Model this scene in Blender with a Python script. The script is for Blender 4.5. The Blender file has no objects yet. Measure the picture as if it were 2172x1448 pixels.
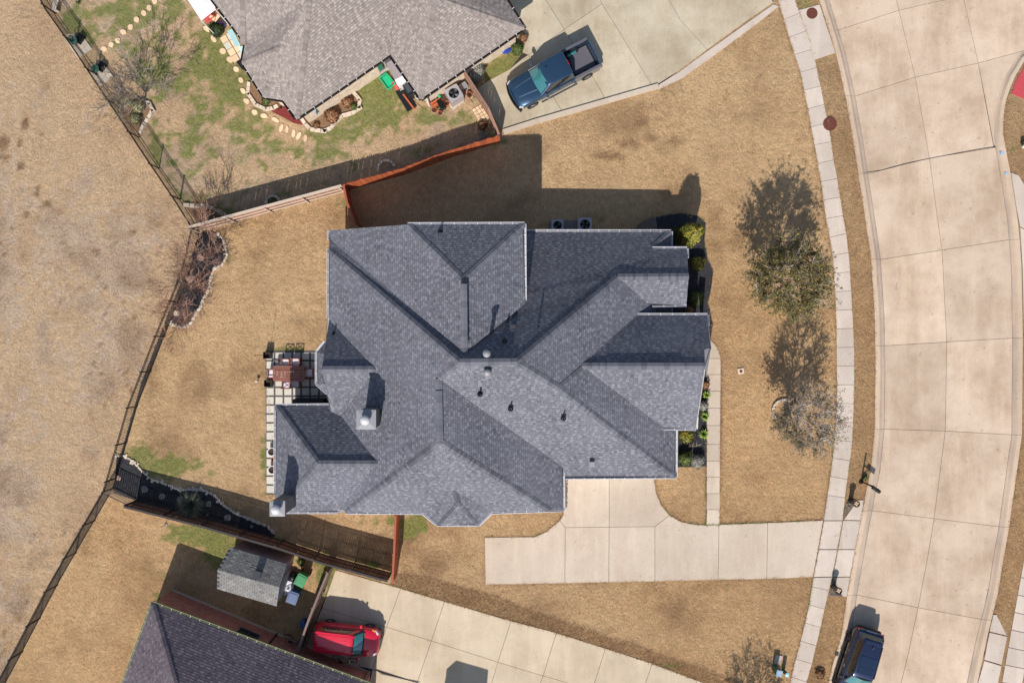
import bpy, math, random
import numpy as np
from mathutils import Vector, Matrix
from mathutils.geometry import tessellate_polygon
random.seed(7); RNG = np.random.default_rng(7)
C = bpy.context.scene.collection
sc = bpy.context.scene
# ------------------------------------------------------------ camera, sky, sun, exposure
H = 50.0; S = 65.8 / 2172; HU = H / S
cam = bpy.data.objects.new('camera', bpy.data.cameras.new('camera')); C.objects.link(cam)
cam.location = (0, 0, H); cam.rotation_euler = (0, 0, 0)
cam.data.sensor_width = 36; cam.data.lens = 36 * H / 65.8; cam.data.clip_end = 6000
sc.camera = cam
w = bpy.data.worlds.new('World'); sc.world = w; w.use_nodes = True
SUN_EL = math.radians(43.3); SUN_DX, SUN_DY = 0.17, 1.0      # direction in which shadows fall
nt = w.node_tree; bg = nt.nodes['Background']
sky = nt.nodes.new('ShaderNodeTexSky'); sky.sky_type = 'NISHITA'; sky.sun_disc = False
sky.sun_elevation = SUN_EL; sky.sun_rotation = math.atan2(-SUN_DX, -SUN_DY)
nt.links.new(sky.outputs[0], bg.inputs[0]); bg.inputs[1].default_value = 0.088
sl = bpy.data.lights.new('sun', 'SUN'); sl.energy = 3.8; sl.angle = math.radians(0.5); sl.color = (1, 0.95, 0.89)
so = bpy.data.objects.new('sun', sl); C.objects.link(so)
dn = math.hypot(SUN_DX, SUN_DY)
tosun = Vector((-SUN_DX / dn * math.cos(SUN_EL), -SUN_DY / dn * math.cos(SUN_EL), math.sin(SUN_EL)))
so.rotation_euler = tosun.to_track_quat('Z', 'Y').to_euler(); so.location = (0, -20, 60)
sc.view_settings.view_transform = 'Standard'; sc.view_settings.look = 'None'
sc.view_settings.exposure = 0.38; sc.view_settings.gamma = 1; sc.view_settings.use_curve_mapping = False

# ------------------------------------------------------------ helpers
def srgb(r, g, b, k=1.0):
    f = lambda c: ((c / 255 + .055) / 1.055) ** 2.4 if c > 10 else c / 255 / 12.92
    return (f(r) * k, f(g) * k, f(b) * k)
def P(x, y, z=0.0):
    """a point of the place from its direction as seen in the survey picture and its height"""
    f = 1 - z / H
    return Vector(((x - 1086) * S * f, (724 - y) * S * f, z))
def PL(pts, z=0.0): return [P(a, b, z) for a, b in pts]
def G2(pts): return [(p.x, p.y) for p in PL(pts)]
WL = {}
def tag(o, label=None, cat=None, group=None, kind=None):
    if label: o['label'] = label
    if cat: o['category'] = cat
    if group: o['group'] = group
    if kind: o['kind'] = kind
    return o
def thing(name, label, cat, loc=(0, 0, 0), group=None, rz=0.0):
    o = bpy.data.objects.new(name, None); C.objects.link(o); o.location = loc; o.rotation_euler = (0, 0, rz)
    o.empty_display_size = .2
    WL[o] = Vector(loc)
    return tag(o, label, cat, group)
def kids(o): return [c for c in list(C.objects) if c.parent == o]
CH = {}
def copy_tree(o, parent=None):
    c = o.copy(); C.objects.link(c)
    if parent: c.parent = parent
    CH[c] = []
    for k in CH.get(o, []): CH[c].append(copy_tree(k, c))
    return c
class MB:
    def __init__(s): s.v = []; s.f = []; s.t = []; s.u = []
    def add(s, vs, fs, tint=.5, uvs=None):
        n = len(s.v); s.v += [tuple(v) for v in vs]
        for f in fs: s.f.append([n + i for i in f]); s.t.append(tint)
        s.u += uvs if uvs else [(0, 0)] * len(vs)
        return s
    def box(s, c, d, rz=0.0, tint=.5, M=None, taper=1.0):
        x, y, z = [k / 2 for k in d]; vs = []
        for zz in (-z, z):
            t = taper if zz > 0 else 1
            for a, b in ((-x, -y), (x, -y), (x, y), (-x, y)): vs.append(Vector((a * t, b * t, zz)))
        R = M if M is not None else Matrix.Rotation(rz, 3, 'Z')
        vs = [R @ v + Vector(c) for v in vs]
        return s.add(vs, [(3, 2, 1, 0), (4, 5, 6, 7), (0, 1, 5, 4), (1, 2, 6, 5), (2, 3, 7, 6), (3, 0, 4, 7)], tint)
    def bar(s, a, b, wd, ht, tint=.5):
        a = Vector(a); b = Vector(b); d = b - a; L = d.length
        if L < 1e-6: return s
        x = d / L; up = Vector((0, 0, 1)) if abs(x.z) < .95 else Vector((1, 0, 0))
        y = up.cross(x).normalized(); z = x.cross(y)
        return s.box((a + b) / 2, (L, wd, ht), M=Matrix((x, y, z)).transposed(), tint=tint)
    def prism(s, poly, z0, z1, tint=.5, top=True, bottom=False):
        n = len(poly)
        a = sum(poly[i][0] * poly[(i + 1) % n][1] - poly[(i + 1) % n][0] * poly[i][1] for i in range(n))
        if a < 0: poly = poly[::-1]
        vs = [(p[0], p[1], z0) for p in poly] + [(p[0], p[1], z1) for p in poly]
        fs = [(i, (i + 1) % n, n + (i + 1) % n, n + i) for i in range(n)]
        if top:
            for t in tessellate_polygon([[Vector((p[0], p[1], 0)) for p in poly]]):
                A, B, D = [poly[i] for i in t]
                ar = (B[0] - A[0]) * (D[1] - A[1]) - (D[0] - A[0]) * (B[1] - A[1])
                t = t if ar > 0 else t[::-1]
                fs.append([n + i for i in t])
        if bottom: fs.append(list(range(n))[::-1])
        return s.add(vs, fs, tint)
    def tube(s, pts, rs, n=5, tint=.5, cap=True):
        pts = [Vector(p) for p in pts]
        if not hasattr(rs, '__len__'): rs = [rs] * len(pts)
        vs = []; fs = []
        for i, p in enumerate(pts):
            d = (pts[min(i + 1, len(pts) - 1)] - pts[max(i - 1, 0)])
            d = d.normalized() if d.length > 1e-9 else Vector((0, 0, 1))
            up = Vector((0, 0, 1)) if abs(d.z) < .9 else Vector((1, 0, 0))
            a = d.cross(up).normalized(); b = d.cross(a)
            for k in range(n):
                t = 2 * math.pi * k / n; vs.append(p + rs[i] * (math.cos(t) * a + math.sin(t) * b))
        for i in range(len(pts) - 1):
            for k in range(n): fs.append((i * n + k, i * n + (k + 1) % n, (i + 1) * n + (k + 1) % n, (i + 1) * n + k))
        if cap: fs.append(tuple(range(n))); fs.append(tuple(range(len(vs) - n, len(vs)))[::-1])
        return s.add(vs, fs, tint)
    def cyl(s, c, r, z0, z1, n=20, r2=None, tint=.5):
        return s.tube([(c[0], c[1], z0), (c[0], c[1], z1)], [r, r if r2 is None else r2], n, tint)
    def lathe(s, c, prof, n=20, tint=.5):
        vs = []; fs = []
        for r, z in prof:
            for k in range(n): t = 2 * math.pi * k / n; vs.append((c[0] + r * math.cos(t), c[1] + r * math.sin(t), c[2] + z))
        for i in range(len(prof) - 1):
            for k in range(n): fs.append((i * n + k, i * n + (k + 1) % n, (i + 1) * n + (k + 1) % n, (i + 1) * n + k))
        return s.add(vs, fs, tint)
    def mesh(s, name, m, off=None, smooth=False):
        me = bpy.data.meshes.new(name)
        vs = np.array(s.v, dtype=float).reshape(-1, 3)
        if off is not None: vs = vs - np.array(off)
        me.from_pydata(vs.tolist(), [], s.f); me.materials.append(m)
        at = me.attributes.new('tint', 'FLOAT', 'FACE'); at.data.foreach_set('value', np.array(s.t, dtype=np.float32))
        if any(u != (0, 0) for u in s.u[:8]):
            uv = me.uv_layers.new(name='UVMap')
            idx = np.zeros(len(me.loops), dtype=np.int32); me.loops.foreach_get('vertex_index', idx)
            uv.data.foreach_set('uv', np.array(s.u, dtype=np.float32)[idx].ravel())
        if smooth: me.polygons.foreach_set('use_smooth', [True] * len(me.polygons))
        me.update(); return me
    def build(s, name, m, parent=None, smooth=False, local=False, kind=None, bev=0.0):
        off = None if (parent is None or local) else WL[parent]
        me = s.mesh(name, m, off, smooth)
        o = bpy.data.objects.new(name, me); C.objects.link(o)
        if parent is not None: o.parent = parent; CH.setdefault(parent, []).append(o)
        WL[o] = Vector(off) if off is not None else Vector((0, 0, 0))
        if kind: o['kind'] = kind
        if bev:
            b = o.modifiers.new('bevel', 'BEVEL'); b.width = bev; b.segments = 2; b.limit_method = 'ANGLE'
        return o
def place_mesh(name, me, parent, loc, rot=(0, 0, 0)):
    o = bpy.data.objects.new(name, me); C.objects.link(o); o.parent = parent
    o.location = Vector(loc) - WL[parent]; o.rotation_euler = rot; return o

# ------------------------------------------------------------ materials
def nodes(name):
    m = bpy.data.materials.new(name); m.use_nodes = True
    return m, m.node_tree, m.node_tree.nodes['Principled BSDF']
def N(nt, t, **k):
    n = nt.nodes.new(t)
    for a, b in k.items():
        if isinstance(a, str) and hasattr(n, a): setattr(n, a, b)
    return n
def noise(nt, vec, scale, detail=4, rough=.6, stretch=None):
    if stretch:
        mp = nt.nodes.new('ShaderNodeMapping'); mp.inputs['Scale'].default_value = stretch[:3]
        if len(stretch) > 3: mp.inputs['Rotation'].default_value = (0, 0, stretch[3])
        nt.links.new(vec, mp.inputs[0]); vec = mp.outputs[0]
    n = nt.nodes.new('ShaderNodeTexNoise'); n.inputs['Scale'].default_value = scale
    n.inputs['Detail'].default_value = detail; n.inputs['Roughness'].default_value = rough
    nt.links.new(vec, n.inputs['Vector']); return n.outputs['Fac']
def ramp(nt, fac, stops):
    r = nt.nodes.new('ShaderNodeValToRGB'); e = r.color_ramp.elements
    while len(e) < len(stops): e.new(.5)
    for el, (p, c) in zip(e, stops): el.position = p; el.color = (*c, 1) if len(c) == 3 else c
    nt.links.new(fac, r.inputs[0]); return r.outputs[0]
def mixc(nt, fac, a, b, mode='MIX'):
    m = nt.nodes.new('ShaderNodeMix'); m.data_type = 'RGBA'; m.blend_type = mode
    for sock, v in ((m.inputs[0], fac), (m.inputs[6], a), (m.inputs[7], b)):
        if isinstance(v, (int, float)): sock.default_value = v
        elif isinstance(v, tuple): sock.default_value = (*v[:3], 1)
        else: nt.links.new(v, sock)
    return m.outputs[2]
def math_(nt, op, a, b=0.0, cl=False):
    m = nt.nodes.new('ShaderNodeMath'); m.operation = op; m.use_clamp = cl
    for s_, v in ((m.inputs[0], a), (m.inputs[1], b)):
        if isinstance(v, (int, float)): s_.default_value = v
        else: nt.links.new(v, s_)
    return m.outputs[0]
def grey(a): return (a, a, a)
def bump(nt, bs, h, st=.3, dist=.02):
    b = nt.nodes.new('ShaderNodeBump'); b.inputs['Strength'].default_value = st; b.inputs['Distance'].default_value = dist
    nt.links.new(h, b.inputs['Height']); nt.links.new(b.outputs[0], bs.inputs['Normal'])
def geo(nt): return nt.nodes.new('ShaderNodeNewGeometry').outputs['Position']
def mk(name, col, rough=.6, metal=0.0, var=.18, scale=6, bmp=.15, bscale=60, tint=0.0, rnd=0.0, coat=0.0, spec=None, obj=True):
    """painted or natural surface: base colour, blotchy wear, fine relief, optional per-piece tint"""
    m, nt, bs = nodes(name)
    vec = nt.nodes.new('ShaderNodeTexCoord').outputs['Object'] if obj else geo(nt)
    c = mixc(nt, math_(nt, 'MULTIPLY', noise(nt, vec, scale), 1.0), tuple(k * (1 - var) for k in col), tuple(min(1, k * (1 + var)) for k in col))
    if tint:
        a = nt.nodes.new('ShaderNodeAttribute'); a.attribute_name = 'tint'
        f = math_(nt, 'ADD', math_(nt, 'MULTIPLY', a.outputs['Fac'], 2 * tint), 1 - tint)
        g = nt.nodes.new('ShaderNodeCombineColor')
        for i in range(3): nt.links.new(f, g.inputs[i])
        c = mixc(nt, 1.0, c, g.outputs[0], 'MULTIPLY')
    if rnd:
        a = nt.nodes.new('ShaderNodeObjectInfo')
        f = math_(nt, 'ADD', math_(nt, 'MULTIPLY', a.outputs['Random'], 2 * rnd), 1 - rnd)
        g = nt.nodes.new('ShaderNodeCombineColor')
        for i in range(3): nt.links.new(f, g.inputs[i])
        c = mixc(nt, 1.0, c, g.outputs[0], 'MULTIPLY')
    nt.links.new(c, bs.inputs['Base Color']); bs.inputs['Roughness'].default_value = rough; bs.inputs['Metallic'].default_value = metal
    if coat: bs.inputs['Coat Weight'].default_value = coat; bs.inputs['Coat Roughness'].default_value = .04
    if spec is not None: bs.inputs['Specular IOR Level'].default_value = spec
    if bmp: bump(nt, bs, noise(nt, vec, bscale, 5), bmp, .01)
    return m
def concrete(name, base, k=1.0, blot=.16):
    m, nt, bs = nodes(name); vec = geo(nt)
    b = tuple(c * k for c in base)
    c = mixc(nt, ramp(nt, noise(nt, vec, .30, 7, .66), [(.36, grey(0)), (.62, grey(1))]), tuple(x * y for x, y in zip(b, (1 - blot * .9, 1 - blot * 1.15, 1 - blot * 1.35))), tuple(x * y for x, y in zip(b, (1 + blot * .55, 1 + blot * .6, 1 + blot * .7))))
    st = ramp(nt, noise(nt, vec, .9, 6, .7, (1, .16, 1)), [(.48, grey(0)), (.7, grey(1))])
    c = mixc(nt, math_(nt, 'MULTIPLY', st, .55), c, tuple(min(1, x * 1.3) for x in b))
    dk = ramp(nt, noise(nt, vec, 1.1, 8, .72), [(.55, grey(0)), (.72, grey(1))])
    c = mixc(nt, math_(nt, 'MULTIPLY', dk, .3), c, tuple(x * .62 for x in b))
    fi = noise(nt, vec, 14, 6, .7)
    c = mixc(nt, .16, c, ramp(nt, fi, [(.3, tuple(x * .45 for x in b)), (.7, tuple(min(1, x * 1.5) for x in b))]))
    oi = nt.nodes.new('ShaderNodeObjectInfo')
    f = math_(nt, 'ADD', math_(nt, 'MULTIPLY', oi.outputs['Random'], .17), .915)
    g = nt.nodes.new('ShaderNodeCombineColor')
    for i in range(3): nt.links.new(f, g.inputs[i])
    c = mixc(nt, 1.0, c, g.outputs[0], 'MULTIPLY')
    sp = ramp(nt, noise(nt, vec, 3.1, 2, .4), [(.70, grey(0)), (.74, grey(1))])
    c = mixc(nt, math_(nt, 'MULTIPLY', sp, .35), c, tuple(x * .4 for x in b))
    ta = nt.nodes.new('ShaderNodeAttribute'); ta.attribute_name = 'grime'
    gr = math_(nt, 'MULTIPLY', ta.outputs['Fac'], ramp(nt, noise(nt, vec, .8, 6, .7, (1.6, .35, 1)), [(.36, grey(.25)), (.6, grey(1))]))
    c = mixc(nt, math_(nt, 'MULTIPLY', gr, .6), c, srgb(120, 112, 112))
    nt.links.new(c, bs.inputs['Base Color']); bs.inputs['Roughness'].default_value = .88
    bump(nt, bs, noise(nt, vec, 45, 6, .7), .25, .008)
    return m
def brickmat(name, c1, c2, mortar, sx=1.0):
    m, nt, bs = nodes(name); uv = nt.nodes.new('ShaderNodeTexCoord').outputs['UV']
    b = nt.nodes.new('ShaderNodeTexBrick'); nt.links.new(uv, b.inputs['Vector'])
    b.inputs['Color1'].default_value = (*c1, 1); b.inputs['Color2'].default_value = (*c2, 1); b.inputs['Mortar'].default_value = (*mortar, 1)
    b.inputs['Scale'].default_value = 1; b.inputs['Brick Width'].default_value = .22; b.inputs['Row Height'].default_value = .078
    b.inputs['Mortar Size'].default_value = .009; b.inputs['Bias'].default_value = 0; b.offset = .5
    c = mixc(nt, .35, b.outputs[0], ramp(nt, noise(nt, uv, 3, 6), [(.3, tuple(k * .5 for k in c1)), (.7, tuple(min(1, k * 1.6) for k in c2))]))
    nt.links.new(c, bs.inputs['Base Color']); bs.inputs['Roughness'].default_value = .85
    bump(nt, bs, b.outputs['Fac'], -.6, .012); return m
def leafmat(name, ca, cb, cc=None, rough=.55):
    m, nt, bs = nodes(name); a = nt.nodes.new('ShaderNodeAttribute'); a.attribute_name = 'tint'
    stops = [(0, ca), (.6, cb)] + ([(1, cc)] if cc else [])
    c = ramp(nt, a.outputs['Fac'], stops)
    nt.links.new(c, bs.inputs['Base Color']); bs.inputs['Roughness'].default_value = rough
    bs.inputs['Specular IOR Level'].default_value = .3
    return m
def shinglemat(name, dark, light, warm):
    m, nt, bs = nodes(name); a = nt.nodes.new('ShaderNodeAttribute'); a.attribute_name = 'tint'
    vec = geo(nt)
    c = ramp(nt, a.outputs['Fac'], [(0, dark), (.35, tuple(.55 * x + .45 * y for x, y in zip(dark, light))), (.6, warm), (1, light)])
    c = mixc(nt, .14, c, ramp(nt, noise(nt, vec, 55, 4, .8), [(.35, tuple(k * .4 for k in dark)), (.65, tuple(k * 1.5 for k in light))]))
    c = mixc(nt, math_(nt, 'MULTIPLY', ramp(nt, noise(nt, vec, .35, 5), [(.4, grey(0)), (.65, grey(1))]), .18), c, tuple(k * 1.25 for k in light))
    nt.links.new(c, bs.inputs['Base Color']); bs.inputs['Roughness'].default_value = .93
    bs.inputs['Specular IOR Level'].default_value = .25
    bump(nt, bs, noise(nt, vec, 120, 4), .3, .006)
    return m
M = {}
M['ridge_dark'] = None
M['sh_grey'] = shinglemat('grey_shingle', srgb(72, 74, 80), srgb(130, 131, 140), srgb(98, 98, 105))
M['sh_tan'] = shinglemat('taupe_shingle', srgb(110, 101, 97), srgb(168, 157, 150), srgb(140, 130, 124))
M['sh_plum'] = shinglemat('plum_shingle', srgb(74, 68, 74), srgb(134, 122, 128), srgb(98, 88, 92))
M['sh_shed'] = shinglemat('shed_shingle', srgb(92, 91, 90), srgb(142, 140, 136), srgb(118, 116, 113))
M['deck'] = mk('roof_felt', srgb(62, 62, 70), .95, bmp=0)
M['deck_tan'] = mk('roof_felt_tan', srgb(95, 86, 82), .95, bmp=0)
M['gutter'] = mk('pale_gutter_metal', srgb(204, 202, 206), .4, .1, var=.06)
M['gutter_dark'] = mk('dark_gutter_metal', srgb(60, 50, 48), .4, .3)
M['gutter_green'] = mk('green_gutter_metal', srgb(128, 134, 100), .6)
M['white'] = mk('white_paint', srgb(225, 225, 222), .5, var=.06)
M['brick_main'] = brickmat('tan_brick', srgb(150, 120, 98), srgb(175, 148, 125), srgb(170, 160, 148))
M['brick_cream'] = brickmat('cream_brick', srgb(205, 176, 150), srgb(222, 200, 178), srgb(200, 190, 178))
M['brick_red'] = brickmat('red_brick', srgb(146, 78, 62), srgb(182, 116, 92), srgb(168, 148, 136))
M['soffit'] = mk('soffit_paint', srgb(170, 165, 158), .7)
M['siding'] = mk('grey_siding', srgb(150, 142, 146), .6, var=.06)
M['chimney'] = mk('chimney_siding', srgb(112, 108, 106), .75, var=.1)
M['galv'] = mk('galvanised_metal', srgb(146, 147, 150), .6, .25, var=.1)
M['road'] = concrete('street_concrete', srgb(195, 174, 151), 1, .25)
M['kerb'] = concrete('kerb_concrete', srgb(196, 174, 150), 1, .14)
M['walk'] = concrete('sidewalk_concrete', srgb(196, 182, 168), 1, .12)
M['drive'] = concrete('driveway_concrete', srgb(193, 177, 158), 1, .12)
M['drive_old'] = concrete('old_driveway_concrete', srgb(184, 172, 148), 1, .26)
M['drive_tan'] = concrete('tan_driveway_concrete', srgb(195, 178, 152), 1, .16)
M['joint'] = mk('joint_filler', srgb(58, 50, 48), .95)
M['tar'] = mk('black_joint_tar', srgb(56, 54, 56), .6)
M['redpave'] = mk('red_stamped_concrete', srgb(186, 70, 78), .7, bscale=20, bmp=.4)
M['mulch'] = None
M['blue_mark'] = mk('blue_paint_mark', srgb(150, 180, 205), .8)
M['soil'] = mk('soil', srgb(70, 50, 38), .95, bmp=.6, bscale=40)
M['iron'] = mk('black_iron', srgb(34, 30, 30), .5, .4)
M['wood_or'] = mk('orange_cedar', srgb(170, 88, 52), .7, var=.25, scale=3, rnd=.22)
M['wood_or_cap'] = mk('orange_cedar_rail', srgb(160, 82, 54), .7, var=.2)
M['wood_pale'] = mk('pale_weathered_rail', srgb(196, 178, 160), .8, var=.15)
M['wood_mid'] = mk('weathered_picket', srgb(150, 114, 94), .85, var=.25, scale=4, rnd=.22)
M['wood_dark'] = mk('dark_stained_picket', srgb(108, 74, 58), .85, var=.35, scale=4, rnd=.35)
M['wood_blk'] = mk('dark_rail', srgb(62, 54, 52), .8, var=.2)
M['wood_grey'] = mk('grey_picket', srgb(126, 104, 94), .85, var=.25, rnd=.2)
M['teak'] = mk('red_teak', srgb(142, 88, 72), .5, var=.25, scale=8, rnd=.12)
M['cushion'] = mk('cream_cushion', srgb(226, 214, 216), .9, var=.04)
M['paver'] = mk('patio_paver', srgb(204, 198, 184), .85, var=.07, rnd=.06, obj=False)
M['pavebed'] = mk('patio_gravel_joint', srgb(92, 88, 84), .95, bmp=.6, bscale=30)
M['black'] = mk('black_plastic', srgb(26, 27, 29), .45)
M['blackmetal'] = mk('black_metal', srgb(30, 32, 36), .35, .5)
M['rubber'] = mk('tyre_rubber', srgb(24, 24, 25), .8)
M['alloy'] = mk('alloy_wheel', srgb(190, 192, 196), .25, .9, var=.04, bmp=0)
M['alloy_dark'] = mk('dark_alloy_wheel', srgb(120, 124, 130), .3, .8, var=.04, bmp=0)
M['stone'] = mk('limestone', srgb(206, 190, 170), .85, var=.15, bmp=.5, bscale=12, rnd=.14, obj=False)
M['flag'] = mk('buff_flagstone', srgb(224, 194, 158), .85, var=.12, bmp=.4, bscale=15, rnd=.12)
M['greystone'] = mk('grey_stone', srgb(132, 124, 118), .85, var=.2, bmp=.5, bscale=12, rnd=.15)
M['pinkstone'] = mk('pink_granite', srgb(176, 142, 128), .85, var=.25, bmp=.6, bscale=10, rnd=.12)
M['manhole'] = mk('rusty_cast_iron', srgb(112, 62, 52), .75, .3, var=.2, bmp=.5, bscale=25)
M['green_bin'] = mk('green_bin_plastic', srgb(68, 142, 92), .4, var=.08)
M['blue_bin'] = mk('blue_bin_plastic', srgb(46, 84, 138), .4, var=.08)
M['blue_lid'] = mk('faded_blue_lid', srgb(92, 108, 140), .5, var=.12)
M['aqua'] = mk('pale_aqua_sheet', srgb(168, 206, 210), .5)
M['tubgreen'] = mk('turquoise_plastic', srgb(40, 178, 128), .35)
M['blue'] = mk('blue_plastic', srgb(36, 72, 168), .35)
M['purple'] = mk('purple_fabric', srgb(80, 52, 120), .6)
M['terra'] = mk('terracotta', srgb(188, 98, 62), .8)
M['redcloth'] = mk('red_fabric', srgb(196, 84, 80), .8)
M['red'] = mk('red_plastic', srgb(190, 44, 40), .5)
M['yellow'] = mk('yellow_plastic', srgb(230, 190, 90), .6)
M['canopy'] = mk('white_canvas', srgb(236, 236, 240), .8, var=.03)
M['bag'] = mk('white_plastic_bag', srgb(214, 214, 222), .35, bmp=.6, bscale=14)
M['acbody'] = mk('ac_housing', srgb(172, 168, 172), .45, .2, var=.06)
M['utilgrey'] = mk('utility_grey', srgb(150, 172, 188), .5)
M['utilgreen'] = mk('utility_green', srgb(64, 104, 84), .5)
M['barklight'] = mk('pale_grey_bark', srgb(172, 162, 152), .85, var=.2)
M['bark'] = mk('grey_bark', srgb(138, 126, 116), .85, var=.2)
M['barkred'] = mk('reddish_bark', srgb(158, 122, 104), .85, var=.25)
M['twig'] = mk('brown_twig', srgb(122, 88, 66), .9, var=.2)
M['twiggrey'] = mk('grey_twig', srgb(120, 110, 104), .9, var=.2)
M['redmulch'] = mk('red_bark_mulch', srgb(120, 48, 44), .95, bmp=.8, bscale=18, var=.4, scale=18)
M['brownmulch'] = mk('brown_bed_soil', srgb(134, 104, 78), .95, bmp=.8, bscale=14, var=.5, scale=9)
M['gravel'] = mk('gravel_stones', srgb(140, 128, 116), .9, tint=.4)
m_, nt_, bs_ = nodes('black_mulch'); v_ = geo(nt_)
nt_.links.new(ramp(nt_, noise(nt_, v_, 14, 8, .8), [(.42, srgb(30, 29, 32)), (.62, srgb(74, 72, 76)), (.8, srgb(120, 112, 104))]), bs_.inputs['Base Color'])
bs_.inputs['Roughness'].default_value = .95; bump(nt_, bs_, noise(nt_, v_, 22, 8, .8), 1.0, .06); M['mulch'] = m_
m_, nt_, bs_ = nodes('fan_screen_dark'); bs_.inputs['Base Color'].default_value = (.012, .014, .016, 1); bs_.inputs['Roughness'].default_value = .5; M['dark'] = m_
def glassm(name, col, rough=.06):
    m, nt, bs = nodes(name); bs.inputs['Base Color'].default_value = (*col, 1); bs.inputs['Roughness'].default_value = rough
    bs.inputs['Specular IOR Level'].default_value = .9; bs.inputs['Coat Weight'].default_value = .6
    return m
M['glass'] = glassm('teal_tinted_glass', srgb(50, 112, 116)); M['glassdk'] = glassm('dark_tinted_glass', srgb(22, 26, 26))
M['glassblue'] = glassm('blue_sunroof_glass', srgb(22, 38, 62)); M['winglass'] = glassm('window_glass', srgb(40, 48, 46))
M['truck'] = mk('truck_blue_paint', srgb(52, 80, 106), .28, .55, var=.04, bmp=0, coat=1)
M['suvred'] = mk('bright_red_paint', srgb(214, 14, 52), .3, .0, var=.04, bmp=0, coat=1)
M['suvblue'] = mk('blue_grey_paint', srgb(44, 54, 84), .25, .5, var=.04, bmp=0, coat=1)
M['chrome'] = mk('chrome', srgb(205, 208, 214), .15, 1, var=.02, bmp=0)
M['bedliner'] = mk('bed_liner', srgb(92, 90, 98), .85, bmp=.6, bscale=30)
M['lamp'] = mk('headlamp_lens', srgb(215, 218, 222), .12, .2, bmp=0)
M['amber'] = mk('amber_lens', srgb(235, 150, 50), .2, bmp=0)
M['taillamp'] = mk('red_lens', srgb(170, 20, 30), .2, bmp=0)
M['lf_street'] = leafmat('oak_leaf', srgb(62, 64, 38), srgb(112, 104, 56), srgb(158, 134, 72))
M['lf_thin'] = leafmat('thin_oak_leaf', srgb(70, 66, 50), srgb(116, 104, 70), srgb(150, 124, 84))
M['lf_yellow'] = leafmat('yellow_green_leaf', srgb(50, 66, 32), srgb(120, 122, 48), srgb(200, 170, 66))
M['lf_grey'] = leafmat('silver_leaf', srgb(86, 92, 82), srgb(148, 148, 138), srgb(190, 176, 168))
M['lf_green'] = leafmat('green_leaf', srgb(40, 56, 30), srgb(78, 96, 48), srgb(140, 146, 72))
M['lf_dark'] = leafmat('dark_leaf', srgb(24, 36, 22), srgb(44, 60, 34), srgb(80, 92, 52))
M['lf_brown'] = leafmat('dead_leaf', srgb(92, 66, 48), srgb(138, 98, 70), srgb(176, 134, 98))
M['lf_pale'] = leafmat('pale_grass_blade', srgb(66, 74, 58), srgb(120, 122, 100), srgb(150, 148, 124))
M['lf_straw'] = leafmat('straw_leaf', srgb(88, 92, 60), srgb(146, 142, 98), srgb(190, 178, 132))
M['lf_spiky'] = leafmat('spiky_leaf', srgb(54, 96, 40), srgb(140, 170, 66), srgb(196, 206, 110))

# ------------------------------------------------------------ plan curves (picture directions, height 0)
def X_of(tab):
    ys = [t[1] for t in tab]; xs = [t[0] for t in tab]
    y0, y1 = ys[0], ys[-1]; s0 = (xs[1] - xs[0]) / (ys[1] - ys[0]); s1 = (xs[-1] - xs[-3]) / (ys[-1] - ys[-3])
    def f(y):
        y = np.asarray(y, dtype=float)
        r = np.interp(y, ys, xs)
        return np.where(y < y0, xs[0] + s0 * (y - y0), np.where(y > y1, xs[-1] + s1 * (y - y1), r))
    return f
WALK_L = X_of([(1650, 0), (1673, 78), (1697, 153), (1713, 230), (1727, 307), (1740, 380), (1753, 475), (1760, 507), (1767, 550), (1771, 628), (1773, 667), (1774, 743), (1775, 827), (1773, 900), (1764, 987), (1757, 1033), (1747, 1103), (1736, 1164), (1725, 1223), (1715, 1288), (1706, 1325), (1696, 1365), (1686, 1402), (1676, 1445)])
WALK_R = X_of([(1686, 0), (1697, 32), (1725, 108), (1740, 182), (1748, 223), (1760, 277), (1767, 333), (1777, 387), (1789, 464), (1797, 507), (1804, 588), (1808, 667), (1812, 743), (1812, 827), (1808, 933), (1801, 990), (1795, 1028), (1787, 1103), (1776, 1164), (1765, 1223), (1748, 1293), (1740, 1333), (1730, 1372), (1721, 1410), (1711, 1445)])
ROAD_L = X_of([(1738, 0), (1773, 113), (1793, 203), (1810, 300), (1820, 367), (1833, 450), (1847, 545), (1855, 667), (1857, 780), (1855, 910), (1847, 993), (1833, 1060), (1829, 1084), (1814, 1164), (1803, 1226), (1796, 1267), (1784, 1352), (1767, 1402), (1757, 1448)])
ROAD_C = X_of([(1903, 0), (1943, 163), (1973, 333), (1993, 483), (2000, 530), (2010, 727), (2007, 913), (1983, 1100), (1970, 1180), (1949, 1289), (1927, 1393), (1913, 1448)])
ROAD_R = X_of([(2098, -150), (2127, 250), (2133, 320), (2143, 367), (2153, 433), (2160, 483), (2166, 560), (2169, 717), (2167, 922), (2149, 1050), (2140, 1116), (2129, 1179), (2116, 1259), (2105, 1303), (2092, 1355), (2084, 1393), (2073, 1445)])
SEAM2 = X_of([(2047, 0), (2077, 133), (2110, 312)])
DRIVE = [(1028, 1139), (1136, 1138), (1160, 1126), (1183, 1108), (1194, 1092), (1199, 1070), (1199, 985), (1388, 985), (1388, 1020), (1392, 1045), (1402, 1070), (1420, 1092), (1445, 1106), (1475, 1112), (1497, 1113), (1747, 1103), (1736, 1164), (1725, 1223), (1560, 1228), (1389, 1232), (1198, 1236), (1030, 1239)]
H3DRIVE = [(712, 1208), (842, 1244), (943, 1275), (1084, 1316), (1180, 1341), (1284, 1374), (1383, 1406), (1479, 1442), (1560, 1480), (1500, 1600), (760, 1600), (700, 1430), (640, 1390)]
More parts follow.
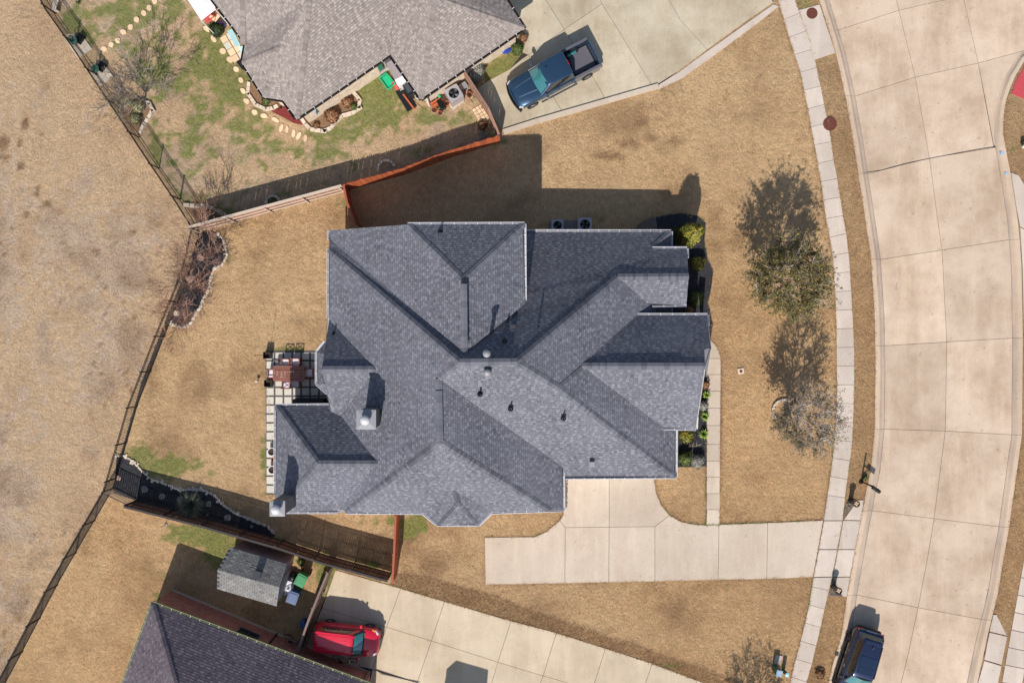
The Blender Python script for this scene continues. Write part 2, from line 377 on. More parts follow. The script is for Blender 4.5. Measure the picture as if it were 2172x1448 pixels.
H2DRIVE = [(1068, 281), (1010, 190), (1035, 172), (1080, 148), (1108, 112), (1112, 40), (1060, -40), (1040, -160), (1700, -160), (1640, 6), (1590, 40), (1500, 105), (1440, 150), (1396, 184), (1230, 230), (1140, 258)]
ROADPOLY = [(float(ROAD_L(y)), y) for y in range(-200, 1700, 40)] + [(float(ROAD_R(y)), y) for y in range(1700, 310, -40)] + [(2127, 283), (2133, 213), (2150, 167), (2172, 127), (2260, 60), (2400, -200)]
WALKPOLY = [(float(WALK_L(y)), y) for y in range(-200, 1700, 40)] + [(float(WALK_R(y)), y) for y in range(1680, -220, -40)]
IRON1 = [(40, -110), (123, 40), (175, 113), (293, 290), (338, 358), (387, 430), (424, 489)]
IRON2 = [(424, 489), (409, 560), (389, 616), (346, 720), (292, 859), (241, 1035), (130, 1225), (33, 1409), (-60, 1580)]
BED1 = [(424, 494), (445, 489), (461, 493), (473, 507), (478, 520), (482, 543), (471, 562), (455, 570), (447, 591), (442, 615), (431, 636), (426, 652), (416, 664), (406, 684), (392, 694), (374, 692), (360, 686), (389, 616), (409, 560)]
BED2 = [(248, 968), (263, 966), (283, 978), (300, 997), (320, 1015), (357, 1028), (380, 1038), (427, 1038), (453, 1047), (473, 1070), (500, 1088), (533, 1102), (567, 1115), (584, 1133), (578, 1142), (450, 1104), (293, 1062), (240, 1045), (243, 1028)]
BED3 = [(1347, 492), (1352, 478), (1370, 466), (1390, 460), (1420, 454), (1447, 452), (1480, 458), (1497, 473), (1494, 513), (1502, 550), (1513, 573), (1508, 613), (1502, 640), (1512, 687), (1507, 722), (1490, 740), (1350, 740), (1330, 560)]
BED4 = [(1499, 780), (1499, 988), (1460, 990), (1400, 990), (1400, 780)]
BED5 = [(540, 170), (530, 178), (530, 200), (543, 223), (560, 232), (577, 233), (600, 230), (600, 190), (570, 160)]
BED6 = [(575, 236), (606, 218), (634, 256), (648, 266), (625, 262)]
BED7 = [(640, 250), (647, 263), (660, 275), (687, 279), (703, 273), (713, 258), (727, 246), (747, 241), (762, 231), (764, 213), (752, 197), (740, 190)]
PATIO = [(563, 744), (700, 744), (700, 862), (584, 862), (584, 1049), (565, 1049)]
FRONT = [(1497, 735), (1507, 721), (1519, 735), (1527, 752), (1530, 775), (1529, 900), (1526, 1112), (1497, 1113), (1498, 900), (1500, 790)]
YARD2 = [(123, 40), (293, 290), (424, 489), (560, 440), (737, 398), (900, 345), (1062, 300), (1010, 200), (1000, 170), (1120, 60), (1100, -100), (60, -120)]
YARD3 = [(33, 1409), (241, 1040), (430, 1100), (690, 1180), (716, 1205), (640, 1400), (300, 1600), (0, 1600)]

def noise2(x, y, sc_, seed=0, octv=4):
    x = np.asarray(x, float) / sc_; y = np.asarray(y, float) / sc_; out = 0; amp = 1; tot = 0
    for o in range(octv):
        xi = np.floor(x).astype(np.int64); yi = np.floor(y).astype(np.int64); fx = x - xi; fy = y - yi
        fx = fx * fx * (3 - 2 * fx); fy = fy * fy * (3 - 2 * fy)
        def h(a, b):
            n = (a * 374761393 + b * 668265263 + (seed + o * 17) * 1442695041) & 0x7fffffff
            n = ((n ^ (n >> 13)) * 1274126177) & 0x7fffffff
            return ((n ^ (n >> 16)) & 0xffff) / 65535.0
        v = (h(xi, yi) * (1 - fx) + h(xi + 1, yi) * fx) * (1 - fy) + (h(xi, yi + 1) * (1 - fx) + h(xi + 1, yi + 1) * fx) * fy
        out = out + amp * v; tot += amp; amp *= .55; x = x * 2.03; y = y * 2.03
    return out / tot
def inside(poly, x, y):
    x = np.asarray(x, float); y = np.asarray(y, float); r = np.zeros(x.shape, bool); n = len(poly)
    for i in range(n):
        x1, y1 = poly[i]; x2, y2 = poly[(i + 1) % n]
        if y1 == y2: continue
        c = ((y1 > y) != (y2 > y)) & (x < (x2 - x1) * (y - y1) / (y2 - y1) + x1); r ^= c
    return r
def dist_line(pts, x, y):
    d = np.full(np.shape(x), 1e9)
    for (x1, y1), (x2, y2) in zip(pts[:-1], pts[1:]):
        L = (x2 - x1) ** 2 + (y2 - y1) ** 2; t = np.clip(((x - x1) * (x2 - x1) + (y - y1) * (y2 - y1)) / L, 0, 1)
        d = np.minimum(d, np.hypot(x - x1 - t * (x2 - x1), y - y1 - t * (y2 - y1)))
    return d
FIELD = [(-3000, -3000), (-60, -300)] + [(x - 2, y) for x, y in IRON1] + [(x - 2, y) for x, y in IRON2[1:]] + [(-200, 1900), (-3000, 3500)]
GREEN = [(300, 30, 60, 30, .75), (255, 20, 60, 14, .9), (370, 30, 26, 60, .5), (452, 120, 70, 85, .72), (420, 170, 60, 60, .55), (480, 190, 60, 70, .7), (530, 260, 70, 50, .7), (560, 300, 60, 60, .5), (395, 300, 60, 40, .4), (330, 140, 50, 60, .55),
         (780, 210, 70, 50, 1.4), (740, 185, 40, 30, .9), (700, 285, 60, 22, .8), (820, 250, 70, 40, .7), (900, 240, 60, 18, .6), (1000, 255, 40, 20, .5), (610, 320, 70, 22, .5), (700, 330, 50, 10, .5), (360, 395, 30, 20, .35),
         (1070, 150, 50, 35, 1.7), (1100, 118, 34, 22, 1.5), (185, 75, 20, 60, .6), (330, 330, 16, 60, .6), (400, 430, 40, 20, .5), (160, 45, 20, 40, .5), (450, 450, 40, 20, .6),
         (430, 1132, 75, 24, 2.0), (478, 1168, 38, 34, 1.9), (340, 992, 80, 22, 1.5), (290, 965, 40, 22, 1.3), (395, 1010, 25, 10, .9), (820, 1103, 50, 18, 1.1), (880, 1112, 24, 20, 1.8), (690, 1230, 22, 60, 1.2), (655, 1190, 24, 20, 1.2), (562, 980, 9, 60, 1.3), (270, 870, 7, 100, .6),
         (715, 425, 30, 14, .8), (560, 745, 8, 40, .9), (615, 741, 60, 6, 1.1), (559, 800, 6, 60, .8), (1710, 8, 26, 16, 1), (1270, 468, 16, 14, .9), (1062, 298, 16, 12, 1), (485, 570, 10, 20, .6), (405, 715, 50, 12, .5), (455, 660, 12, 50, .45), (2150, 290, 22, 45, .5), (2145, 1120, 16, 50, .35),
         (830, 400, 40, 10, .3), (1390, 186, 16, 6, 1), (1440, 660, 14, 8, .6), (1800, 330, 5, 8, .9), (1835, 565, 8, 8, .7), (1575, 805, 5, 5, .9), (560, 1140, 60, 8, .8), (770, 1200, 70, 12, .9), (640, 1165, 60, 8, .5), (340, 1280, 25, 80, .5), (620, 1315, 90, 40, .5), (520, 1290, 90, 30, .4), (1500, 700, 4, 20, .4), (935, 1255, 60, 5, .6), (1420, 1412, 30, 5, .6)]
def fields(px, py):
    px = np.asarray(px, float); py = np.asarray(py, float)
    n1 = noise2(px, py, 46, 1); n2 = noise2(px, py, 15, 2, 4); n3 = noise2(px, py, 130, 3, 3); n4 = noise2(px, py, 7, 9, 3)
    g = np.zeros(px.shape)
    for cx, cy, rx, ry, a in GREEN:
        d = ((px - cx) / rx) ** 2 + ((py - cy) / ry) ** 2
        g = np.maximum(g, a * np.exp(-d * .8))
    y2 = inside(YARD2, px, py); fld = inside(FIELD, px, py); y3 = inside(YARD3, px, py)
    g = g + np.where(y2, .38, 0)
    g = np.clip((g - .62 + (n2 - .5) * 1.6 + (n1 - .5) * .9 + (n4 - .5) * .5) * 2.6 + .25, 0, 1) * (g > .1)
    g = np.where(fld, g * .25, g)
    bare = np.where(fld, np.clip((n3 - .44) * 2.6 + (n1 - .5) * 1.6 + (n2 - .5) * 2.6 + (n4 - .5) * 1.2 + np.clip((150 - dist_line(IRON1 + IRON2[1:], px, py)) / 150, 0, 1) * -1.0 + .62, 0, 1), 0.0)
    bare = np.where(fld, np.maximum(bare, .38), bare); bare = np.where(y2, np.clip((n1 - .42) * 2.2 + .25, .3, .8), bare)
    right = (px > WALK_R(py) - 4) & (px < ROAD_L(py) + 10) & (py > -400) & (py < 1800)
    dark = np.clip((n1 - .52) * 1.6 + (n3 - .5) * 1.1, 0, .6)
    dark = np.where(right, .45 + .5 * (n2 - .4), dark)
    dark = np.where((px > 850) & (py > 1050) & (px < 1745), dark + .18, dark)
    bank = dist_line([(845, 1228), (900, 1243), (1000, 1268), (1143, 1318), (1250, 1355), (1400, 1405), (1500, 1440), (1600, 1490)], px, py)
    dark = np.where((bank < 20) & (py > 1215), .75 + .3 * (n2 - .5), dark)
    dark = np.where(px > 2100, .5 + .4 * (n2 - .5), dark)
    spots = np.zeros(px.shape)
    for cx, cy, rx, ry in [(55, 260, 8, 18), (42, 305, 7, 10), (8, 300, 10, 22), (83, 400, 8, 5), (100, 433, 14, 8), (125, 448, 14, 6), (78, 412, 6, 6), (90, 283, 5, 5), (10, 335, 10, 8), (55, 455, 12, 7), (43, 352, 7, 9)]:
        spots = np.maximum(spots, np.exp(-(((px - cx) / rx) ** 2 + ((py - cy) / ry) ** 2)))
    dark = np.maximum(dark, np.clip((spots + (n2 - .5) * .9 - .25) * 2.5, 0, 1) * fld)
    dark = np.maximum(dark, np.clip((noise2(px, py, 9, 51, 3) - .66) * 7, 0, .9) * fld * np.clip((n3 - .35) * 4, 0, 1))
    for cx, cy, rx, ry in [(1360, 260, 26, 16), (1340, 305, 30, 14), (1380, 290, 20, 10), (1290, 330, 40, 12), (1430, 300, 30, 10)]:
        dark = np.maximum(dark, np.clip((np.exp(-(((px - cx) / rx) ** 2 + ((py - cy) / ry) ** 2)) + (n2 - .5) * 1.2 - .35) * 1.6, 0, .8))
    ed = np.minimum(np.abs(px - WALK_L(py)), np.abs(px - WALK_R(py)))
    ed = np.minimum(ed, dist_line(DRIVE + [DRIVE[0]], px, py)); ed = np.minimum(ed, dist_line(FRONT[3:] + [FRONT[1]], px, py)); ed = np.minimum(ed, np.abs(px - ROAD_L(py)) + 2)
    dark = np.maximum(dark, np.clip((6.5 - ed) / 5, 0, 1) * (.55 + .6 * (n2 - .5)) * (np.abs(py) < 1800))
    warm = np.clip((px - 900) / 700, 0, 1) * np.clip((py - 150) / 500, 0, 1)
    warm = np.maximum(warm, np.clip(1 - dist_line(IRON1 + IRON2[1:], px, py) / 120, 0, 1) * fld * .8)
    warm = np.clip(warm + y3 * .8 + (n3 - .5) * .8, 0, 1)
    return g, bare, np.clip(dark, 0, 1), warm

# ------------------------------------------------------------ ground
def hard(px, py, grow=0):
    r = np.zeros(np.shape(px), bool)
    for q in (DRIVE, H3DRIVE, H2DRIVE, ROADPOLY, WALKPOLY, BED1, BED2, BED3, BED4, BED5, BED6, BED7, PATIO, FRONT): r |= inside(q, px, py)
    return r
xs = np.concatenate([[-1500, -500, -200, -90, -60], np.arange(-42, 42.01, .24), [60, 90, 200, 500, 1500]])
ys = np.concatenate([[-1500, -500, -200, -80, -45], np.arange(-28, 28.01, .24), [45, 80, 200, 500, 1500]])
gx, gy = np.meshgrid(xs, ys); fx = gx.ravel(); fy = gy.ravel(); gpx = fx / S + 1086; gpy = 724 - fy / S
gg, gb, gd, g3 = fields(gpx, gpy)
road_in = inside(ROADPOLY, gpx, gpy)
near_edge = np.minimum(np.abs(gpx - ROAD_L(gpy)), 1e9) < 13
gz = np.where(road_in & ~near_edge & (gpx < 2500), -.35, 0.0) + (noise2(fx, fy, 1.6, 5, 3) - .5) * .04 - .02
nX = len(xs); nY = len(ys)
idx = np.arange(nX * nY).reshape(nY, nX)
quads = np.stack([idx[:-1, :-1], idx[:-1, 1:], idx[1:, 1:], idx[1:, :-1]], -1).reshape(-1, 4)
me = bpy.data.meshes.new('ground'); me.from_pydata(np.stack([fx, fy, gz], 1).tolist(), [], quads.tolist())
for nm, arr in (('green', gg), ('bare', gb), ('dark', gd), ('yard', g3)):
    a = me.attributes.new(nm, 'FLOAT', 'POINT'); a.data.foreach_set('value', np.asarray(arr, np.float32))
me.polygons.foreach_set('use_smooth', [True] * len(me.polygons))
ground = bpy.data.objects.new('ground', me); C.objects.link(ground); tag(ground, kind='structure')
GC = dict(dry1=srgb(156, 124, 90), dry2=srgb(212, 176, 128), bare1=srgb(164, 144, 130), bare2=srgb(206, 186, 168), g1=srgb(86, 96, 52), g2=srgb(136, 140, 84), dk=srgb(104, 80, 62), dk2=srgb(152, 118, 86))
def groundmat(blade=False):
    m, nt, bs = nodes('dry_lawn' if not blade else 'dry_grass_blade')
    def A(n): a = nt.nodes.new('ShaderNodeAttribute'); a.attribute_name = n; return a.outputs['Fac']
    vec = geo(nt)
    wp = nt.nodes.new('ShaderNodeTexNoise'); wp.inputs['Scale'].default_value = 1.3; nt.links.new(vec, wp.inputs['Vector'])
    wv = nt.nodes.new('ShaderNodeVectorMath'); wv.operation = 'MULTIPLY_ADD'; nt.links.new(wp.outputs['Color'], wv.inputs[0]); wv.inputs[1].default_value = (.35, .35, 0); nt.links.new(vec, wv.inputs[2]); wvec = wv.outputs[0]
    big = noise(nt, vec, .45, 6, .62); mid = noise(nt, wvec, 2.4, 6, .72); fine = noise(nt, wvec, 9, 6, .8, (1, .55, 1, .5))
    if blade:
        t = A('tint'); fine2 = math_(nt, 'ADD', math_(nt, 'MULTIPLY', fine, .72), math_(nt, 'MULTIPLY', t, .28))
    else: fine2 = fine
    fs = ramp(nt, fine2, [(.33, grey(0)), (.67, grey(1))])
    ms = ramp(nt, mid, [(.42, grey(0)), (.66, grey(1))])
    dry = mixc(nt, fs, srgb(182, 144, 106), srgb(236, 202, 154))
    wrm = mixc(nt, fs, srgb(178, 136, 94), srgb(234, 192, 140))
    dry = mixc(nt, math_(nt, 'MULTIPLY', A('yard'), .85), dry, wrm)
    dry = mixc(nt, math_(nt, 'MULTIPLY', ms, .30), dry, srgb(134, 104, 80))
    dry = mixc(nt, math_(nt, 'MULTIPLY', ramp(nt, big, [(.42, grey(0)), (.62, grey(1))]), .28), dry, srgb(222, 190, 146))
    dry = mixc(nt, math_(nt, 'MULTIPLY', ramp(nt, noise(nt, vec, .22, 6, .66), [(.46, grey(0)), (.66, grey(1))]), .42), dry, srgb(150, 112, 80))
    ba = mixc(nt, fs, srgb(170, 146, 126), srgb(228, 206, 182))
    ba = mixc(nt, math_(nt, 'MULTIPLY', ms, .45), ba, srgb(184, 160, 142))
    c = mixc(nt, math_(nt, 'MULTIPLY', A('bare'), .8), dry, ba)
    c = mixc(nt, math_(nt, 'MULTIPLY', A('dark'), .85), c, mixc(nt, fs, srgb(92, 68, 50), srgb(158, 120, 86)))
    gthr = math_(nt, 'ADD', A('green'), math_(nt, 'ADD', math_(nt, 'MULTIPLY', math_(nt, 'SUBTRACT', mid, .5), 1.7), math_(nt, 'MULTIPLY', math_(nt, 'SUBTRACT', fine, .5), 2.8)))
    gm = ramp(nt, gthr, [(.16, grey(0)), (1.0, grey(1))])
    c = mixc(nt, math_(nt, 'MULTIPLY', gm, .92), c, mixc(nt, fs, srgb(76, 92, 42), srgb(156, 160, 90)))
    nt.links.new(c, bs.inputs['Base Color']); bs.inputs['Roughness'].default_value = .95; bs.inputs['Specular IOR Level'].default_value = .15
    if not blade:
        hsum = math_(nt, 'ADD', fine, math_(nt, 'MULTIPLY', mid, .9))
        bump(nt, bs, hsum, 1.0, .16)
    return m
ground.data.materials.append(groundmat())
# straw and grass blades: real geometry lying over the lawns, far beyond counting
def blades(n, name, label, px0, px1, py0, py1, thr, hlen, width, lift, field_sel):
    px = RNG.uniform(px0, px1, n); py = RNG.uniform(py0, py1, n)
    g, b, d, y3 = fields(px, py); k = ~hard(px, py) & field_sel(px, py, g, b, d)
    px, py, g, b, d, y3 = [a[k] for a in (px, py, g, b, d, y3)]; n = len(px)
    x = (px - 1086) * S; y = (724 - py) * S
    z = (noise2(x, y, 1.6, 5, 3) - .5) * .04 - .02
    ang = noise2(x, y, 2.6, 21, 2) * 9 + RNG.normal(0, .9, n); L = hlen * RNG.uniform(.6, 1.35, n); W = width * RNG.uniform(.6, 1.3, n)
    up = lift * RNG.uniform(.2, 1.6, n)
    dx = np.cos(ang); dy = np.sin(ang)
    v = np.zeros((n, 3, 3))
    v[:, 0] = np.stack([x - dy * W, y + dx * W, z - .005], 1); v[:, 1] = np.stack([x + dy * W, y - dx * W, z - .005], 1)
    v[:, 2] = np.stack([x + dx * L, y + dy * L, z + up], 1)
    me = bpy.data.meshes.new(name)
    me.vertices.add(3 * n); me.vertices.foreach_set('co', v.reshape(-1))
    me.loops.add(3 * n); me.loops.foreach_set('vertex_index', np.arange(3 * n, dtype=np.int32))
    me.polygons.add(n); me.polygons.foreach_set('loop_start', np.arange(0, 3 * n, 3, dtype=np.int32)); me.polygons.foreach_set('loop_total', np.full(n, 3, np.int32))
    me.update(calc_edges=True)
    for nm, arr in (('green', g), ('bare', b), ('dark', d), ('yard', y3), ('tint', RNG.uniform(0, 1, n))):
        a = me.attributes.new(nm, 'FLOAT', 'FACE'); a.data.foreach_set('value', np.asarray(arr, np.float32))
    me.materials.append(BLADE); o = bpy.data.objects.new(name, me); C.objects.link(o); tag(o, label, 'grass', kind='stuff')
BLADE = groundmat(True)
blades(420000, 'dry_grass', 'dry straw coloured winter grass over the lawns and field', -60, 2230, -60, 1510, 0, .10, .012, .022, lambda x, y, g, b, d: RNG.uniform(0, 1, x.shape) < 1 - .55 * b)
blades(160000, 'green_grass', 'short green grass tufts sprouting in the dry lawns', -60, 2230, -60, 1510, 0, .09, .012, .06, lambda x, y, g, b, d: g * RNG.uniform(.2, 1, x.shape) > .42)
blades(60000, 'bank_grass', 'long brown grass on the bank above the lower driveway', 830, 1640, 1210, 1500, 0, .2, .014, .09, lambda x, y, g, b, d: dist_line([(845, 1228), (900, 1243), (1000, 1268), (1143, 1318), (1250, 1355), (1400, 1405), (1500, 1440), (1600, 1490)], x, y) < 19)

def edge_blades(lines, name, label):
    pts = []
    for ln in lines:
        w_ = [P(*q) for q in ln]
        for a, b in zip(w_[:-1], w_[1:]):
            n = int((b - a).length * 42); d = (b - a); nn = Vector((-d.y, d.x, 0)).normalized()
            for k in range(n): q = a + d * random.random() + nn * random.gauss(0, .035); pts.append((q.x, q.y))
    pts = np.array(pts); x, y = pts.T; keep = noise2(x, y, .8, 31, 3) > .40; x, y = x[keep], y[keep]; n = len(x)
    g, b, d, y3 = fields(x / S + 1086, 724 - y / S); ang = RNG.uniform(0, 6.283, n); L = RNG.uniform(.05, .13, n); W = RNG.uniform(.008, .016, n); up = RNG.uniform(.02, .07, n)
    v = np.zeros((n, 3, 3)); dx, dy = np.cos(ang), np.sin(ang)
    v[:, 0] = np.stack([x - dy * W, y + dx * W, np.full(n, .02)], 1); v[:, 1] = np.stack([x + dy * W, y - dx * W, np.full(n, .02)], 1); v[:, 2] = np.stack([x + dx * L, y + dy * L, .03 + up], 1)
    me = bpy.data.meshes.new(name); me.vertices.add(3 * n); me.vertices.foreach_set('co', v.reshape(-1)); me.loops.add(3 * n); me.loops.foreach_set('vertex_index', np.arange(3 * n, dtype=np.int32))
    me.polygons.add(n); me.polygons.foreach_set('loop_start', np.arange(0, 3 * n, 3, dtype=np.int32)); me.polygons.foreach_set('loop_total', np.full(n, 3, np.int32)); me.update(calc_edges=True)
    gg_ = np.where(noise2(x, y, 1.5, 44, 2) > .68, 1.0, g)
    for nm, arr in (('green', gg_), ('bare', b), ('dark', d), ('yard', y3), ('tint', RNG.uniform(0, 1, n))): a = me.attributes.new(nm, 'FLOAT', 'FACE'); a.data.foreach_set('value', np.asarray(arr, np.float32))
    me.materials.append(BLADE); o = bpy.data.objects.new(name, me); C.objects.link(o); tag(o, label, 'grass', kind='stuff')
yy = list(range(-60, 1500, 20))
edge_blades([DRIVE[:7], DRIVE[7:16], DRIVE[17:], [(float(WALK_L(y)), y) for y in yy], [(float(WALK_R(y)), y) for y in yy], [(float(ROAD_L(y)), y) for y in yy], FRONT[1:9], H3DRIVE[:8], [(1068, 285), (1140, 262), (1230, 236), (1330, 207), (1399, 190), (1450, 165), (1510, 122), (1605, 52)], [(2133, 316), (2127, 283), (2128, 245), (2133, 213)], [(float(ROAD_R(y)), y) for y in range(1000, 1320, 20)], PATIO[:1] + PATIO[4:], BED3[:16], BED2[:13], BED1[:14]], 'edge_grass', 'grass creeping over the edges of paving and beds')

# ------------------------------------------------------------ paved surfaces: slabs with open joints over a joint bed
def shrink(poly, d):
    """move every edge of a plan polygon inwards by d"""
    n = len(poly); a = sum(poly[i][0] * poly[(i + 1) % n][1] - poly[(i + 1) % n][0] * poly[i][1] for i in range(n))
    if a < 0: poly = poly[::-1]
    out = []
    for i in range(n):
        p0 = Vector(poly[i - 1]); p1 = Vector(poly[i]); p2 = Vector(poly[(i + 1) % n])
        e1 = (p1 - p0); e2 = (p2 - p1)
        if e1.length < 1e-6 or e2.length < 1e-6: out.append(tuple(p1)); continue
        e1.normalize(); e2.normalize(); n1 = Vector((-e1.y, e1.x)); n2 = Vector((-e2.y, e2.x)); b = n1 + n2
        if b.length < .2: out.append(tuple(p1 + n1 * d)); continue
        b = b / b.dot(n1) if abs(b.dot(n1)) > .15 else b.normalized()
        q = b * d
        if q.length > 3 * abs(d): q = q.normalized() * 3 * abs(d)
        out.append(tuple(p1 + q))
    return out
def surface(name, kind='structure'):
    o = thing(name, None, None); tag(o, kind=kind); return o
def slab(parent, name, pxpoly, z0, z1, mat, gap=.012):
    return MB().prism(shrink(G2(pxpoly), gap), z0, z1, tint=random.random()).build(name, mat, parent, bev=0)
road = surface('road')
RZ = -.10
MB().prism(G2([(float(ROAD_L(y)) + 8, y) for y in range(-160, 1640, 30)] + [(float(ROAD_R(y)) - 6, y) for y in range(1620, 300, -30)] + [(2121, 283), (2128, 213), (2145, 167), (2172, 122), (2300, 20), (2400, -160)]), -.3, RZ - .03).build('joint_bed', M['joint'], road)
JL = [-160, 63, 203, 368, 550, 733, 910, 1083, 1262, 1440, 1620]; JC = [-200, 21, 163, 335, 530, 725, 914, 1100, 1289, 1475, 1660]
JR = [-240, -10, 133, 312, 508, 717, 922, 1117, 1314, 1505, 1690]
gutter = lambda y: ROAD_L(y) + 22
gutter_r = lambda y: ROAD_R(y) - 19
for i in range(10):
    ts = np.linspace(0, 1, 7)
    for (fa, ja, fb, jb) in ((gutter, JL, ROAD_C, JC), (ROAD_C, JC, (SEAM2 if i < 3 else gutter_r), JR)):
        ya = ja[i] + (ja[i + 1] - ja[i]) * ts; yb = jb[i] + (jb[i + 1] - jb[i]) * ts
        poly = [(float(fa(y)), y) for y in ya] + [(float(fb(y)), y) for y in yb[::-1]]
        slab(road, 'slab', poly, -.25, RZ, M['road'])
slab(road, 'slab', [(2047, 0), (2077, 133), (2172, 107), (2330, 60), (2330, -200), (2010, -200)], -.25, RZ, M['road'])
slab(road, 'slab', [(2077, 133), (2093, 215), (2110, 308), (2118, 306), (2112, 280), (2118, 213), (2135, 162), (2168, 115), (2172, 107)], -.25, RZ, M['road'])
tarp = [(1822, 368), (1870, 361), (1920, 347), (1973, 336), (2040, 323), (2090, 314), (2112, 311)]
tm = MB()
for a, b in zip(tarp[:-1], tarp[1:]): tm.bar(P(*a, RZ + .002), P(*b, RZ + .002), .042, .012)
tm.build('tar_seam', M['tar'], road)
# rollover kerbs
def kerbstrip(pts_out, pts_in, nm, zo=.03, zi=RZ - .01):
    k = MB(); n = len(pts_out); vs = []
    for (a, b) in zip(pts_out, pts_in):
        o = P(*a, 0); i = P(*b, 0); m = o.lerp(i, .45); q = o.lerp(i, .72)
        vs += [(o.x, o.y, -.3), (o.x, o.y, zo), (m.x, m.y, zo - .01), (q.x, q.y, RZ + .004), (i.x, i.y, RZ + .001), (i.x, i.y, -.3)]
    fs = [(j * 6 + c, j * 6 + c + 1, (j + 1) * 6 + c + 1, (j + 1) * 6 + c) for j in range(n - 1) for c in range(5)]
    fs += [(0, 1, 2, 3, 4, 5), tuple((n - 1) * 6 + c for c in range(6))]
    k.add(vs, fs); o = k.build(nm, M['kerb'], KERB)
    ga = o.data.attributes.new('grime', 'FLOAT', 'POINT'); ga.data.foreach_set('value', np.tile([0, 0, .05, .55, 1, 1], n).astype(np.float32)); return o
KERB = surface('kerb')
for i in range(10):
    ysn = np.linspace(JL[i] + .3, JL[i + 1] - .3, 8)
    kerbstrip([(float(ROAD_L(y)), y) for y in ysn], [(float(gutter(y)) - .2, y) for y in ysn], 'kerb_section')
for i in range(3, 10):
    ysn = np.linspace(JR[i] + .3, JR[i + 1] - .3, 8)
    kerbstrip([(float(ROAD_R(y)), y) for y in ysn], [(float(gutter_r(y)) + .2, y) for y in ysn], 'kerb_section')
kerbstrip([(2133, 316), (2127, 283), (2128, 245), (2133, 213), (2143, 185), (2153, 162), (2174, 127), (2260, 60)], [(2112, 311), (2111, 283), (2113, 245), (2118, 210), (2126, 182), (2137, 156), (2162, 116), (2245, 45)], 'kerb_section')
# sidewalk panels
walk = surface('sidewalk')
ysd = np.arange(-150, 1640, 1.0); cx = (WALK_L(ysd) + WALK_R(ysd)) / 2
arc = np.concatenate([[0], np.cumsum(np.hypot(np.diff(cx), 1))])
s0 = arc[np.argmin(abs(ysd - 73))]
ks = np.arange(s0 - 39.6 * 5, arc[-1] - 5, 39.6)
def cross(sv):
    y = float(np.interp(sv, arc, ysd)); dxdy = float((np.interp(y + 6, ysd, cx) - np.interp(y - 6, ysd, cx)) / 12)
    return (float(WALK_L(y - dxdy * -21)), y + dxdy * 21), (float(WALK_R(y - dxdy * 21)), y - dxdy * 21)
for a, b in zip(ks[:-1], ks[1:]):
    ym = float(np.interp((a + b) / 2, arc, ysd))
    if 1108 < ym < 1218: continue
    l0, r0 = cross(a); l1, r1 = cross(b)
    if 1060 < ym < 1108: l1 = (1747, 1103); r1 = (1787, 1103)
    if ym > 1218 and ym < 1250: l0 = (1725, 1224); r0 = (1765, 1223)
    slab(walk, 'panel', [l0, r0, r1, l1], -.1, .03 + random.uniform(-.004, .004), M['walk'])
for q in ([(1747, 1104), (1787, 1104), (1776, 1164), (1736, 1164)], [(1736, 1165), (1776, 1165), (1765, 1222), (1725, 1223)]): slab(walk, 'panel', q, -.1, .03, M['walk'])
MB().prism(G2([(float(WALK_L(y)) + 1, y) for y in range(-150, 1600, 30)] + [(float(WALK_R(y)) - 1, y) for y in range(1600, -150, -30)]), -.12, .0).build('joint_bed', M['joint'], walk)
# driveway aprons
apron = surface('driveway_apron', 'structure')
for q in ([(1788, 1103), (1825, 1104), (1814, 1164), (1777, 1164)], [(1777, 1165), (1814, 1165), (1803, 1222), (1766, 1223)], [(1789, 1102), (1819, 1060), (1832, 1060), (1826, 1103)], [(1767, 1224), (1803, 1223), (1796, 1265), (1787, 1264), (1779, 1248)],
          [(1694, 22), (1738, 10), (1772, 113), (1727, 128)]):
    slab(apron, 'panel', q, -.1, .028, M['walk'])
# main driveway
drive = surface('driveway')
MB().prism(shrink(G2(DRIVE), .02), -.1, .005).build('joint_bed', M['joint'], drive)
for q in ([(1199, 985), (1292, 985), (1292, 1117), (1199, 1118), (1188, 1103), (1194, 1092), (1199, 1070)],
          [(1292, 985), (1388, 985), (1388, 1020), (1392, 1045), (1402, 1070), (1420, 1092), (1389, 1116), (1292, 1117)],
          [(1028, 1139), (1136, 1138), (1160, 1126), (1188, 1103), (1199, 1118), (1198, 1236), (1030, 1239)],
          [(1199, 1118), (1292, 1117), (1291, 1234), (1198, 1236)], [(1292, 1117), (1389, 1116), (1389, 1232), (1291, 1234)],
          [(1389, 1116), (1420, 1092), (1445, 1106), (1475, 1112), (1497, 1113), (1525, 1112), (1523, 1229), (1389, 1232)],
          [(1525, 1112), (1628, 1108), (1626, 1227), (1523, 1229)], [(1628, 1108), (1746, 1103), (1735, 1164), (1724, 1223), (1626, 1227)]):
    slab(drive, 'slab', q, -.1, .028, M['drive'])
# path to the front door
fpath = surface('front_path')
MB().prism(shrink(G2(FRONT), .02), -.1, .0).build('joint_bed', M['joint'], fpath)
jy = [760, 794, 829, 865, 902, 942, 977, 1011, 1046, 1080, 1112]
slab(fpath, 'panel', [(1499, 760), (1497, 738), (1507, 721), (1517, 731), (1524, 742), (1529, 760)], -.1, .028, M['drive'])
for a, b in zip(jy[:-1], jy[1:]): slab(fpath, 'panel', [(1499, a), (1529 - (a - 760) * .008, a), (1529 - (b - 760) * .008, b), (1498, b)], -.1, .028, M['drive'])
